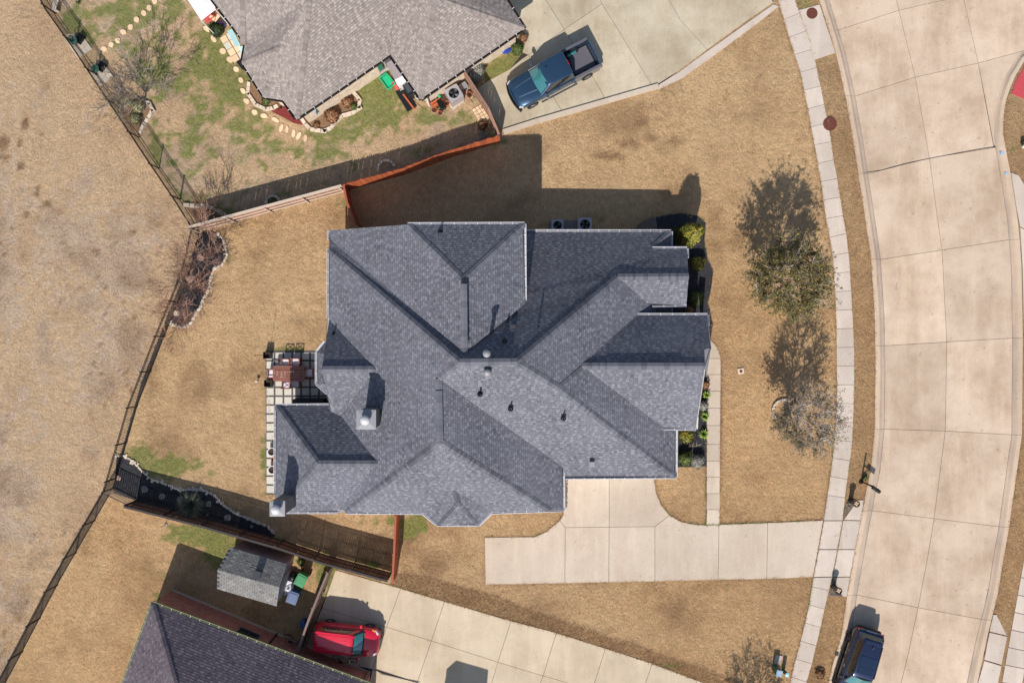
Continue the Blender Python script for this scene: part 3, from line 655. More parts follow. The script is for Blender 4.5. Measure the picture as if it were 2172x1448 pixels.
# lower neighbour's driveway
d3 = surface('tan_driveway')
MB().prism(shrink(G2(H3DRIVE), .02), -.12, -.01).build('joint_bed', M['joint'], d3)
def lerp2(a, b, t): return (a[0] + (b[0] - a[0]) * t, a[1] + (b[1] - a[1]) * t)
top_e = [(712, 1208), (850, 1247), (943, 1275), (1084, 1316), (1180, 1341), (1284, 1374), (1383, 1406), (1479, 1442), (1560, 1475)]
mid_e = [(683, 1289), (820, 1329), (915, 1358), (1056, 1403), (1152, 1432), (1256, 1462), (1355, 1490), (1450, 1520), (1540, 1560)]
low_e = [(640, 1390), (790, 1418), (885, 1446), (1030, 1490), (1120, 1520), (1228, 1552), (1325, 1585), (1420, 1615), (1500, 1640)]
for i in range(8):
    slab(d3, 'slab', [top_e[i], top_e[i + 1], mid_e[i + 1], mid_e[i]], -.12, .02, M['drive_tan'], .012)
    slab(d3, 'slab', [mid_e[i], mid_e[i + 1], low_e[i + 1], low_e[i]], -.12, .02, M['drive_tan'], .012)
slab(d3, 'slab', [(790, 1419), (885, 1447), (1030, 1491), (1120, 1521), (1100, 1640), (740, 1640)], -.12, .015, M['drive_tan'], .012)
# upper neighbour's driveway
d2 = surface('old_driveway')
MB().prism(shrink(G2(H2DRIVE), .02), -.12, -.01).build('joint_bed', M['joint'], d2)
for q in ([(1068, 281), (1010, 190), (1035, 172), (1080, 148), (1108, 125), (1120, 117), (1190, 233), (1192, 244)],
          [(1112, 60), (1060, -40), (1120, -60), (1157, 0), (1197, 63), (1120, 117), (1108, 112)], [(1120, -60), (1100, -160), (1220, -160), (1277, 9), (1197, 63), (1157, 0)],
          [(1120, 117), (1197, 63), (1280, 202), (1281, 218), (1192, 244), (1190, 233)], [(1197, 63), (1277, 9), (1383, 182), (1383, 188), (1281, 218), (1280, 202)],
          [(1277, 9), (1220, -160), (1330, -160), (1443, 43), (1500, 105), (1440, 150), (1384, 186), (1383, 182)], [(1330, -160), (1560, -160), (1640, 6), (1590, 40), (1500, 105), (1443, 43)]):
    slab(d2, 'slab', q, -.12, .02, M['drive_old'], .012)
kb = MB()
kpts = [(1068, 281), (1140, 258), (1230, 232), (1330, 203), (1396, 184)]
for a, b in zip(kpts[:-1], kpts[1:]):
    A_, B_ = P(*a), P(*b); d_ = (B_ - A_).normalized(); n_ = Vector((-d_.y, d_.x, 0)) * .17
    kb.prism([(A_.x + n_.x, A_.y + n_.y), (B_.x + n_.x, B_.y + n_.y), (B_.x - n_.x * .9, B_.y - n_.y * .9), (A_.x - n_.x * .9, A_.y - n_.y * .9)], -.1, .14)
kb.build('edge_kerb', M['drive'], d2)
slab(d2, 'edge_strip', [(1386, 187), (1440, 153), (1500, 109), (1590, 45), (1640, 10), (1652, 14), (1605, 52), (1510, 122), (1450, 165), (1399, 190)], -.1, .035, M['walk'], .012)
# across the street
far = surface('far_pavement')
for q in ([(2144, 366), (2160, 372), (2172, 392), (2240, 470), (2240, 520), (2163, 480), (2154, 433)], [(2163, 482), (2240, 522), (2240, 690), (2171, 690), (2168, 560)],
          [(2106, 1303), (2113, 1302), (2136, 1347), (2098, 1338)], [(2098, 1340), (2136, 1349), (2124, 1409), (2087, 1398)], [(2087, 1400), (2124, 1411), (2112, 1470), (2070, 1460)]):
    slab(far, 'panel', q, -.1, .03, M['walk'])
for k in range(9):
    a = 1150 + 37 * k; xa = 2178 - (a - 1150) * .18; b = a + 36.4; xb = 2178 - (b - 1150) * .18
    slab(far, 'panel', [(xa, a), (xa + 42, a + 9), (xb + 42, b + 9), (xb, b)], -.1, .03, M['walk'])
slab(surface('red_driveway'), 'slab', [(2145, 199), (2152, 176), (2174, 138), (2260, 80), (2260, 240), (2172, 210)], -.1, .02, M['redpave'])
bm = MB().prism(G2([(2121, 322), (2129, 321), (2130, 328), (2122, 328)]), .0, .036)
bm.prism(G2([(2131, 366), (2138, 365), (2139, 371), (2132, 371)]), .0, .036)
bm.build('paint_mark', M['blue_mark'], KERB)
# patio
patio = surface('patio')
MB().prism(G2(PATIO), -.1, .008).build('joint_gravel', M['pavebed'], patio)
pm_ = MB().box((0, 0, -.03), (.455, .455, .09)).mesh('paver', M['paver'])
pb = bpy.data.objects.new('x', pm_)
for r_ in range(16):
    for c_ in range(7 if r_ < 6 else 1):
        x_, y_ = 573.3 + 18.8 * c_ - (.0 if r_ else 0), 755 + 18.8 * r_
        p_ = P(x_, y_)
        place_mesh('paver', pm_, patio, (p_.x, p_.y, .02 + random.uniform(-.004, .004)), (0, 0, random.uniform(-.012, .012)))
bpy.data.objects.remove(pb)
# manholes, meter lid
def manhole(px, py, r, label):
    c = P(px, py); t = thing('manhole_cover', label, 'manhole cover', (c.x, c.y, .03), 'cast iron covers by the sidewalk')
    MB().lathe((c.x, c.y, 0), [(r * 1.12, .02), (r * 1.12, .038), (r, .04)], 36).build('frame', M['walk'] if r > .34 and py < 100 else M['manhole'], t)
    lid = MB().lathe((c.x, c.y, 0), [(r * .98, .03), (r * .98, .05), (r * .86, .052), (r * .84, .044), (r * .3, .044), (r * .28, .052), (0, .052)], 36)
    for k in range(12):
        a = k * math.pi / 6; lid.bar((c.x + math.cos(a) * r * .35, c.y + math.sin(a) * r * .35, .048), (c.x + math.cos(a) * r * .8, c.y + math.sin(a) * r * .8, .048), .025, .012)
    lid.build('lid', M['manhole'], t)
manhole(1722, 29, .32, 'round rusty manhole cover set in the concrete driveway apron at the top')
manhole(1760, 263, .40, 'round rusty manhole cover half on the sidewalk and half in the grass strip')
c = P(1571, 787); t = thing('meter_box', 'square pale meter box with dark round lid in the front lawn', 'meter box', (c.x, c.y, 0))
MB().box((c.x, c.y, .02), (.40, .36, .08), .15).build('body', M['stone'], t); MB().cyl((c.x, c.y), .1, .03, .075, 18).build('lid', M['manhole'], t)

# ------------------------------------------------------------ roofs
ZR = {}
def ZF(q): return (q[0], q[1], ZR.get((q[0], q[1]), q[2]))
def U(z): return z * S                       # roof heights are listed in picture units
class Roof:
    """a roof made of facets; each is clad with individually laid shingles"""
    def __init__(s, house, matshingle, matdeck, pick_plane=None, npick=0, exposure=.145, tabw=(.18, .22, .26), tabw2=(.12, .16, .22), axis=False):
        s.h = house; s.m = matshingle; s.md = matdeck; s.facets = []; s.raw = []; s.axis = axis; s.pick = pick_plane; s.np = npick; s.e = exposure; s.tw = tabw; s.tw2 = tabw2; s.capm = MB()
        s.deck = MB()
    def facet(s, pts, free=False):
        """pts: (px, py, z)"""
        s.raw.append((list(pts), free))
    def relax(s, it=60, keep=.25, axis=True, pin=()):
        """level the facets: every slope becomes one plane, shared corners meet"""
        z0 = {}
        for pts, _ in s.raw:
            for a, b, z in pts: z0[(a, b)] = z
        zc = dict(z0)
        for _ in range(it):
            acc = {k: [(60 if k in pin else keep) * z0[k], (60 if k in pin else keep)] for k in z0}
            for pts, free in s.raw:
                q = np.array([P(a, b, zc[(a, b)]) for a, b, _ in pts]); n = len(q)
                if n <= 3 or free == 'n': continue
                c = q.mean(0); d = q - c
                A = np.linalg.lstsq(d[:, :2], d[:, 2], rcond=None)[0]
                if axis and not free:
                    if abs(A[0]) > 2 * abs(A[1]): A = np.array([np.dot(d[:, 0], d[:, 2]) / np.dot(d[:, 0], d[:, 0]), 0])
                    elif abs(A[1]) > 2 * abs(A[0]): A = np.array([0, np.dot(d[:, 1], d[:, 2]) / np.dot(d[:, 1], d[:, 1])])
                zp = c[2] + d[:, :2] @ A
                for (a, b, _), z in zip(pts, zp): acc[(a, b)][0] += z; acc[(a, b)][1] += 1
            zc = {k: v[0] / v[1] for k, v in acc.items()}
        ZR.update(zc)
        s.raw = [([(a, b, zc[(a, b)]) for a, b, _ in pts], f) for pts, f in s.raw]
    def finish(s):
        for pts, free in s.raw:
            v = [P(a, b, z) for a, b, z in pts]
            tri = [tuple(t) for t in tessellate_polygon([[Vector((p.x, p.y, 0)) for p in v]])]
            s.facets.append((v, tri, free)); fs = []; FACETS.append(v)
            for t in tri:
                A, B, D = [v[i] for i in t]; ar = (B.x - A.x) * (D.y - A.y) - (D.x - A.x) * (B.y - A.y)
                fs.append(t if ar > 0 else t[::-1])
            s.deck.add([(p.x, p.y, p.z - .035) for p in v], fs)
        s.roof = s.deck.build('roof', s.md, s.h)
        allv = []; alltint = []; picks = []
        for fi, (v, tris, free) in enumerate(s.facets):
            pts = np.array([[p.x, p.y, p.z] for p in v]); c = pts.mean(0)
            nrm = Vector((0, 0, 0))
            for i in range(len(v)):
                nrm += v[i].cross(v[(i + 1) % len(v)])
            if nrm.z < 0: nrm = -nrm
            nrm.normalize()
            hu = np.array([-nrm.x, -nrm.y]); L = np.linalg.norm(hu)
            hu = hu / L if L > 1e-4 else np.array([0, 1.])          # horizontal up-slope direction
            if free == 'n': hu = np.array([0., -1.])
            if s.axis and not free:
                if abs(hu[0]) > 2 * abs(hu[1]): hu = np.array([np.sign(hu[0]), 0.])
                elif abs(hu[1]) > 2 * abs(hu[0]): hu = np.array([0., np.sign(hu[1])])
            hv = np.array([hu[1], -hu[0]])
            slope = math.acos(min(1, nrm.z)); step = s.e * math.cos(slope)
            q = np.stack([pts[:, :2] @ hv, pts[:, :2] @ hu], 1)
            def zat(ab, k=None):
                best = np.full(len(ab), -1e9); z = np.zeros(len(ab))
                for t in tris:
                    A, B, D = q[t[0]], q[t[1]], q[t[2]]
                    den = (B[1] - D[1]) * (A[0] - D[0]) + (D[0] - B[0]) * (A[1] - D[1])
                    if abs(den) < 1e-9: continue
                    l1 = ((B[1] - D[1]) * (ab[:, 0] - D[0]) + (D[0] - B[0]) * (ab[:, 1] - D[1])) / den
                    l2 = ((D[1] - A[1]) * (ab[:, 0] - D[0]) + (A[0] - D[0]) * (ab[:, 1] - D[1])) / den
                    l3 = 1 - l1 - l2; mn = np.minimum(np.minimum(l1, l2), l3)
                    zz = l1 * pts[t[0], 2] + l2 * pts[t[1], 2] + l3 * pts[t[2], 2]
                    ok = mn > best; best = np.where(ok, mn, best); z = np.where(ok, zz, z)
                return z
            lo = q[:, 1].min(); hi = q[:, 1].max(); rows = int((hi - lo) / step) + 1
            cells = []
            def spans(y):
                xs_ = []
                for i in range(len(q)):
                    (x1, y1), (x2, y2) = q[i], q[(i + 1) % len(q)]
                    if (y1 > y) != (y2 > y): xs_.append(x1 + (x2 - x1) * (y - y1) / (y2 - y1))
                xs_.sort(); return list(zip(xs_[::2], xs_[1::2]))
            for r in range(rows):
                yl = lo + r * step; yh = min(yl + step, hi)
                if yh - yl < .02: continue
                S0 = spans(yl + .004); S1 = spans(yh - .004); Sm = spans((yl + yh) / 2)
                for si, (a, b) in enumerate(Sm):
                    a0, b0, a1, b1 = a, b, a, b
                    if len(S0) == len(Sm) == len(S1): (a0, b0), (a1, b1) = S0[si], S1[si]
                    x = min(a0, a1) + random.uniform(-.3, 0); pale_tab = random.random() < .5  # paler and darker tabs alternate at random
                    while x < max(b0, b1):
                        pale_tab = not pale_tab if random.random() < .8 else pale_tab
                        wd = random.choice(s.tw) if pale_tab else random.choice(s.tw2); x2 = x + wd
                        l0, r0 = max(x, a0), min(x2, b0); l1_, r1 = max(x, a1), min(x2, b1)
                        if r0 > l0 + .01 or r1 > l1_ + .01:
                            l0, r0 = (l0, r0) if r0 > l0 else ((a0, a0) if x < a0 else (b0, b0))
                            l1_, r1 = (l1_, r1) if r1 > l1_ else ((a1, a1) if x < a1 else (b1, b1))
                            full = abs(l0 - x) < 1e-6 and abs(r0 - x2) < 1e-6 and abs(l1_ - x) < 1e-6 and abs(r1 - x2) < 1e-6 and abs(yh - yl - step) < 1e-6
                            cells.append((l0, r0, l1_, r1, yl, yh, full, wd, pale_tab))
                        x = x2
            if not cells: continue
            cells = np.array(cells); n = len(cells)
            L_ = cells[:, 8] > .5
            th = np.where(L_, RNG.choice([.0075, .009], n), RNG.choice([.0045, .0055], n))
            tint = np.clip(np.where(L_, RNG.normal(.80, .14, n), RNG.normal(.34, .13, n)), 0, 1)
            g = .006
            quad = np.stack([np.stack([cells[:, 0] + g, cells[:, 4]], 1), np.stack([cells[:, 1] - g, cells[:, 4]], 1), np.stack([cells[:, 3] - g, cells[:, 5]], 1), np.stack([cells[:, 2] + g, cells[:, 5]], 1)], 1)
            z = zat(quad.reshape(-1, 2)).reshape(-1, 4)
            fmask = (cells[:, 6] > .5); pick = np.zeros(n, bool)
            if fi == s.pick and s.np:
                cand = np.where(fmask)[0]; m_ = np.median(cells[cand][:, :2].mean(1)); my = np.median(cells[cand][:, 4])
                o_ = np.argsort((cells[cand, 0] - m_) ** 2 + (cells[cand, 4] - my) ** 2)[:s.np]; pick[cand[o_]] = True
                for i in np.where(pick)[0]:
                    picks.append((quad[i], z[i], th[i], tint[i], hv, hu, step, cells[i, 7]))
            w2 = quad[:, :, 0:1] * hv + quad[:, :, 1:2] * hu
            top = np.concatenate([w2, z[:, :, None]], 2)
            top[:, 0, 2] += th; top[:, 1, 2] += th; top[:, 2, 2] += .001; top[:, 3, 2] += .001
            bot = np.concatenate([w2, z[:, :, None]], 2); bot[:, :, 2] -= .004
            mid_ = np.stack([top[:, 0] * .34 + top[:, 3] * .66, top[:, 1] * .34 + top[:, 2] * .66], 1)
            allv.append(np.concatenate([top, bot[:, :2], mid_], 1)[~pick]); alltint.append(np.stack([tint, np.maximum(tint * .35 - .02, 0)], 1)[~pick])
        V = np.concatenate(allv); T = np.concatenate(alltint); n = len(V)
        base = (np.arange(n) * 8)[:, None]
        # faces: lower tab, upper band tinted dark as a painted butt-shadow line, butt edge, two side triangles
        me = bpy.data.meshes.new('shingle_field')
        off = np.array(WL[s.h]); me.vertices.add(n * 8); me.vertices.foreach_set('co', (V - off).reshape(-1))
        li = np.concatenate([base + np.array([0, 1, 7, 6]), base + np.array([6, 7, 2, 3]), base + np.array([4, 5, 1, 0]), base + np.array([0, 3, 4]), base + np.array([1, 5, 2])], 1)
        me.loops.add(n * 18); me.loops.foreach_set('vertex_index', li.reshape(-1).astype(np.int32))
        tot = np.tile([4, 4, 4, 3, 3], n); st = np.concatenate([[0], np.cumsum(tot)[:-1]]).astype(np.int32)
        me.polygons.add(n * 5); me.polygons.foreach_set('loop_start', st); me.polygons.foreach_set('loop_total', tot.astype(np.int32))
        me.update(calc_edges=True); me.shade_flat()
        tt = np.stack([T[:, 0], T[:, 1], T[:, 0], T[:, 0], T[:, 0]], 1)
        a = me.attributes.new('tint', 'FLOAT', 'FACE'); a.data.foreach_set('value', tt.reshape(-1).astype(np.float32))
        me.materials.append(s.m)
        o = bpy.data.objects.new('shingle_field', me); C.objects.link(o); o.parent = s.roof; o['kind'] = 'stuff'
        cache = {}
        for (qd, zz, th_, ti, hv, hu, step, wd) in picks:
            ti = round(ti * 8) / 8; k = (round(wd, 2), th_, ti)
            dz = (zz[2] + zz[3] - zz[0] - zz[1]) / 2
            if k not in cache:
                mb = MB(); g = .006
                vs = []
                for (a_, b_, c_) in ((g, 0, th_), (wd - g, 0, th_), (wd - g, step, dz + .001), (g, step, dz + .001), (g, 0, -.004), (wd - g, 0, -.004)):
                    w_ = a_ * hv + b_ * hu; vs.append((w_[0], w_[1], c_))
                vs += [tuple(.34 * p_ + .66 * q_ for p_, q_ in zip(vs[0], vs[3])), tuple(.34 * p_ + .66 * q_ for p_, q_ in zip(vs[1], vs[2]))]
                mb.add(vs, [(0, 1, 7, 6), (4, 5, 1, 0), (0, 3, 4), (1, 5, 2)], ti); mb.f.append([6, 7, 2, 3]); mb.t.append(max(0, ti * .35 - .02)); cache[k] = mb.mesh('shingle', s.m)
            p0 = (qd[0][0] - .006) * hv + qd[0][1] * hu
            ob = bpy.data.objects.new('shingle', cache[k]); C.objects.link(ob); ob.parent = s.roof
            ob.location = Vector((p0[0], p0[1], zz[0])) - WL[s.roof]
        if s.capm.v: s.capm.build('ridge_caps', s.m, s.roof, kind='stuff')
        return s.roof
    def caps(s, a, b, wd=.15, drop=.5, dark=0.0):
        a = P(*ZF(a)); b = P(*ZF(b)); d = b - a; L = d.length; d.normalize(); n = int(L / .145)
        y = Vector((0, 0, 1)).cross(d).normalized()
        for i in range(n):
            t0 = a + d * (L * i / n); t1 = a + d * (L * (i + 1) / n + .01); up = .03 + .012
            w_ = wd; v = []
            for p, u in ((t0, up), (t1, up - .014)):
                v += [p - y * w_ + Vector((0, 0, u - w_ * drop)), p + Vector((0, 0, u)), p + y * w_ + Vector((0, 0, u - w_ * drop))]
            s.capm.add(v, [(0, 1, 4, 3), (1, 2, 5, 4), (2, 1, 0)], min(1, max(0, random.choice([.05, .15, .3, .55]) + random.uniform(-.1, .1) - dark)))
    def ridge_vent(s, a, b):
        a = P(*a); b = P(*b); d = (b - a).normalized(); y = Vector((0, 0, 1)).cross(d)
        m = MB(); m.bar(a + Vector((0, 0, .06)), b + Vector((0, 0, .06)), .10, .10, .3)
        n = int((b - a).length / .3)
        for i in range(n):
            p = a + (b - a) * ((i + .5) / n); t = random.choice([.1, .3, .4, .2]); l = (b - a).length / n * .99
            for sgn in (-1, 1):
                q0 = p - d * l / 2 + Vector((0, 0, .135)); q1 = p + d * l / 2 + Vector((0, 0, .128))
                o0 = sgn * y * .19 + Vector((0, 0, -.07))
                m.add([q0, q1, q1 + o0, q0 + o0], [(0, 1, 2, 3) if sgn < 0 else (3, 2, 1, 0)], t)
                m.add([q0 + o0, q1 + o0, q1 + o0 - Vector((0, 0, .03)), q0 + o0 - Vector((0, 0, .03))], [(0, 1, 2, 3)], .1)
        return m.build('ridge_vent', s.m, s.roof)
def gutter_run(house, pts, mat, out=.07, step=.6, hmat=None, wd=.095):
    """an open half-box gutter along eave points (px, py, z); pieces keep to the outside of the eave"""
    for a, b in zip(pts[:-1], pts[1:]):
        A_, B_ = P(*ZF(a)), P(*ZF(b)); d = (B_ - A_); L = d.length
        if L < .05: continue
        d.normalize(); n = Vector((d.y, -d.x, 0)).normalized(); mid = (A_ + B_) / 2; sc_ = 0
        for v in FACETS:
            zc_ = [q.z for q in v]
            if mid.z > max(zc_) + .3 or mid.z < min(zc_) - .3: continue
            for k_ in range(len(v)):      # the facet whose own lower edge lies along this eave decides
                e0, e1 = v[k_], v[(k_ + 1) % len(v)]; ed_ = e1 - e0; Le = ed_.length
                if Le < .3: continue
                tt_ = max(0, min(1, (mid - e0).dot(ed_) / Le ** 2))
                if (e0 + ed_ * tt_ - mid).length > .25 or abs(ed_.normalized().dot(d)) < .97: continue
                cen_ = sum(v, Vector()) / len(v); pl = [(q.x, q.y) for q in v]
                sc_ += 1 if bool(inside(pl, mid.x + n.x * .3, mid.y + n.y * .3)) else -1
        if sc_ > 0: n = -n
        m = MB()
        m.bar(A_ + n * .01 + Vector((0, 0, -.05)), B_ + n * .01 + Vector((0, 0, -.05)), .015, .11)
        m.bar(A_ + n * (wd) + Vector((0, 0, -.04)), B_ + n * (wd) + Vector((0, 0, -.04)), .036, .11)
        m.bar(A_ + n * wd * .5 + Vector((0, 0, -.095)), B_ + n * wd * .5 + Vector((0, 0, -.095)), wd, .015)
        for e in (A_, B_): m.bar(e + n * .0 + Vector((0, 0, -.05)), e + n * wd + Vector((0, 0, -.05)), .015, .1)
        g = m.build('gutter', mat, house)
        k = MB()
        for i in range(1, int(L / step)):
            p = A_ + d * i * L / int(L / step); k.bar(p + n * -.02 + Vector((0, 0, .012)), p + n * (wd + .015) + Vector((0, 0, .012)), .03, .012)
        if k.v: k.build('hangers', hmat or M['white'], g, kind='stuff')
def wallquad(mb, a, b, z0, za, zb):
    L = (Vector(a) - Vector(b)).length
    mb.add([(a[0], a[1], z0), (b[0], b[1], z0), (b[0], b[1], zb), (a[0], a[1], za)], [(0, 1, 2, 3)], .5, [(0.001, z0), (L, z0), (L, zb), (0.001, za)])
def T2(x, y): return Vector((x * S, -y * S, 0))   # plan position in picture units from the centre

# ------------------------------------------------------------ main house
E = U(96)
house = thing('main_house', 'large house with dark grey hipped shingle roof and two chimneys in the middle', 'house', (0, 0, 0))
FACETS = []
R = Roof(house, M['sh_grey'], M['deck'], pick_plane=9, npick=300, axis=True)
zA, zR, zM, zK = U(208), U(275), U(277), U(250)
a1, a2, a3, a4, a5, a6 = (698, 489, E), (865, 476, zA), (1112, 475, zA), (983, 593, zR), (984.5, 750, U(266)), (1113, 645, zA)
s1, s2 = (700, 508, U(94)), (697, 528, U(104))
m1, m2, k1, k2 = (974, 768, U(280)), (1097, 767, zM), (930, 803, zK), (933, 936, zK)
n3, n4, n5, n6, n7 = (1310, 587, U(163)), (1461, 586, U(163)), (1457, 527, U(121)), (1384, 527, U(121)), (1423, 491, E)
w1, c1_, c2_ = (1193, 990, U(100)), (1196, 1013, E), (1433, 1011, E)
v1, v2, v3, g3 = (1375, 646, U(125)), (1352, 668, U(138)), (1181, 819, U(233)), (1234, 776, U(205))
R.facet([a1, a2, a4, a5, s1])                                      # 0 west slope, north wing
R.facet([a2, a3, a4])                                              # 1 north hip of the wing
R.facet([a3, a6, a5, a4])                                          # 2 east slope of the wing
R.facet([s1, a5, m1, s2], 'n')                                          # 3 narrow north strip
R.facet([a5, (1080, 672, U(190)), (1030, 640, U(172)), (1030, 491, E), n7, n6, n5, n4, n3, m2, m1])   # 4 big north slope (runs on under the wing)
R.facet([n6, n7, (1423, 527, E), (1387, 529, U(112))])             # 5 little east hip
R.facet([m2, n3, v1, (1395, 634, U(114)), (1423, 640, E), (1423, 672, E), (1400, 690, U(98)), (1352, 672, U(134)), v2, v3])     # 6 east slope
R.facet([n3, n4, (1456, 647, U(125)), v1])                         # 7 south slope of small gable
R.facet([v2, (1500, 668, U(138)), (1508, 738, U(180)), (1493, 740, U(181)), (1495, 776, U(205)), g3, v3])   # 8 front gable north
R.facet([m1, m2, v3, c2_, c1_, w1, k1])                            # 9 big south slope
R.facet([g3, (1496, 776, U(205)), (1476, 909, U(118)), (1408, 908, U(118))])  # 10 front gable south
R.facet([v3, g3, (1408, 908, U(118)), (1434, 911, E), c2_])        # 11 east slope lower
R.facet([k1, w1, (1195, 1081, E), (1167, 1082, U(106)), k2])       # 12 east slope of ridge k
bayL, bayR = (897, 1087, U(102)), (1042, 1086, U(102))
bt = (965, 1041, U(146))
R.facet([k2, (1167, 1082, U(106)), bayR, bt, bayL, (733, 1086, U(102))])   # 13 south hip
R.facet([bt, bayL, (927, 1112, U(98)), (972, 1062, U(150))], True)
R.facet([(972, 1062, U(150)), (927, 1112, U(98)), (1016, 1112, U(98))])
R.facet([bt, (972, 1062, U(150)), (1016, 1112, U(98)), bayR], True)
wR0, wR1 = (675, 983, U(168)), (802, 983, U(169))
R.facet([s2, m1, k1, k2, (733, 1086, U(102)), (717, 1085, U(98)), wR1, (723, 882, U(108)), (797, 783, U(166)), (698, 678, E)])   # 17 main west slope
R.facet([(585, 860, E), (698, 859, E), (723, 882, U(108)), wR1, wR0])     # 18 SW wing north
R.facet([(585, 860, E), wR0, (590, 1085, E), (584, 1085, E)])             # 19 SW wing west
R.facet([wR0, wR1, (717, 1085, U(98)), (590, 1085, E)])                   # 20 SW wing south
R.facet([(698, 678, E), (797, 783, U(166)), (682, 783, U(166)), (691, 726, U(128))])   # 21 bay roof north
R.facet([(682, 783, U(166)), (797, 783, U(166)), (723, 882, U(108)), (703, 873, U(97)), (693, 832, U(128))])   # 22 bay roof south
R.facet([(690, 725, U(100)), (694, 728, U(112)), (687, 750, U(118)), (672, 747, U(96))], True)
R.facet([(672, 747, U(96)), (687, 750, U(118)), (687, 812, U(118)), (672, 814, U(96))], True)
R.facet([(672, 814, U(96)), (687, 812, U(118)), (696, 830, U(112)), (694, 833, U(100))], True)
R.relax(pin={a5[:2], s1[:2], s2[:2], m1[:2]})
for a, b, dk in ((a2, a4, 0), (a3, a4, 0), (a4, a5, 0), (s2, m1, 0), (m1, k1, 0), (m2, n3, 0), (n3, n4, 0), (g3, (1496, 776, U(205)), 0), (m2, v3, .1), (v3, c2_, .1), (k2, (733, 1086, U(102)), .1), (k2, (1167, 1082, U(106)), .1),
                (m1, m2, 0), (k1, k2, 0), (wR0, wR1, 0), ((585, 860, E), wR0, 0), (wR0, (590, 1085, E), 0), ((682, 783, U(166)), (797, 783, U(166)), 0), (v3, g3, .2), ((972, 1062, U(150)), (927, 1112, U(98)), .2), ((972, 1062, U(150)), (1016, 1112, U(98)), .2), (bt, (972, 1062, U(150)), .2), (n6, n7, 0)):
    R.caps(a, b, .19, .42, dk)
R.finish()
for a, b in (((983.3, 602, zR), (984.5, 738, U(273))), ((930.5, 828, zK), (933, 926, zK)), ((986, 768, zM), (1084, 767, zM)), ((1287, 776, U(205)), (1444, 776, U(205)))): R.ridge_vent(a, b)
# eave line of the low roof, walls and soffit below it (plan, picture units)
def plan(px, py, z): p = P(px, py, z); return (p.x, p.y)
low = [a1, (1040, 491, E), n7, (1423, 527, E), n5, (1456, 647, U(125)), (1423, 650, E), (1423, 668, E), (1499, 668, U(138)), (1476, 909, U(118)), (1434, 911, E), c2_, c1_, (1195, 1081, E), (1042, 1086, U(102)), (1016, 1112, U(98)), (927, 1112, U(98)), (897, 1087, U(102)), (584, 1085, E), (585, 860, E), (698, 859, E), (690, 833, U(100)), (672, 814, E), (672, 747, E), (690, 725, U(100)), s2]
lp = [plan(*ZF(q)) for q in low]
ar = sum(lp[i][0] * lp[(i + 1) % len(lp)][1] - lp[(i + 1) % len(lp)][0] * lp[i][1] for i in range(len(lp)))
if ar < 0: lp = lp[::-1]
inn = shrink(lp, .42)
wm = MB(); sf = MB(); fa = MB()
for i in range(len(lp)):
    j = (i + 1) % len(lp)
    wallquad(wm, inn[i], inn[j], -.2, E - .14, E - .14)
    fa.add([(*lp[i], E - .16), (*lp[j], E - .16), (*lp[j], E - .02), (*lp[i], E - .02)], [(0, 1, 2, 3)])
wm.build('wall', M['brick_main'], house); fa.build('fascia', M['white'], house)
sf.prism(lp, E - .17, E - .13, bottom=True).build('soffit', M['soffit'], house)
# raised north wing walls
wg = MB(); A2, A3, A6 = plan(*ZF(a2)), plan(*ZF(a3)), plan(*ZF(a6)); A1 = plan(*ZF(a1)); zA = min(ZF(a2)[2], ZF(a3)[2])
x0, x1, yn, ysn = A2[0], A3[0] - .35, A2[1] - .35, A6[1] + .4
for a, b in (((x1, yn), (A1[0] + .4, yn)),):
    wallquad(wg, (A1[0] + .4, yn), (A2[0], yn), -.2, E, zA - .16); wallquad(wg, (A2[0], yn), (x1, yn), -.2, zA - .16, zA - .16)
wallquad(wg, (x1, yn), (x1, ysn - .6), -.2, zA - .16, zA - .16)
wg.build('wing_wall', M['brick_main'], house)
MB().add([(A1[0], A1[1], E - .12), (A2[0], A2[1], zA - .14), (A2[0], A2[1], zA - .0), (A1[0], A1[1], E + .0)], [(0, 1, 2, 3), (3, 2, 1, 0)]).build('rake_board', M['soffit'], house)
ws = MB().prism([(A2[0], A2[1]), (A3[0], A3[1]), (A3[0], A6[1]), (A3[0] - .5, A6[1]), (A3[0] - .5, A2[1] - .5), (A2[0], A2[1] - .5)], zA - .16, zA - .12, bottom=True); ws.build('wing_soffit', M['soffit'], house)
# gable walls on the east front and the bay
gw = MB()
for pts in ([(1457, 527, U(121)), n4, (1456, 647, U(125))], [(1499, 668, U(138)), (1508, 738, U(180)), (1508, 776, U(205)), (1476, 909, U(118))], [(691, 726, U(128)), (682, 783, U(166)), (693, 832, U(128))]):
    w_ = [P(*ZF(q)) for q in pts]; xm = np.mean([q.x for q in w_]); sg = -1 if xm > 0 else 1
    xw = min(q.x for q in w_) - .25 if xm > 0 else max(q.x for q in w_) + .05
    for a, b in zip(w_[:-1], w_[1:]): wallquad(gw, (xw, a.y), (xw, b.y), E - .15, a.z - .08, b.z - .08)
gw.build('gable_wall', M['brick_main'], house)
pe = MB()
q = [P(*ZF(k)) for k in ((1500, 668, U(138)), (1508, 738, U(180)), (1496, 776, U(205)), (1476, 909, U(118)))]
for a, b in zip(q[:-1], q[1:]): pe.bar(a + Vector((.0, 0, -.07)), b + Vector((.0, 0, -.07)), .04, .16)
pe.build('rake_board', M['soffit'], house)
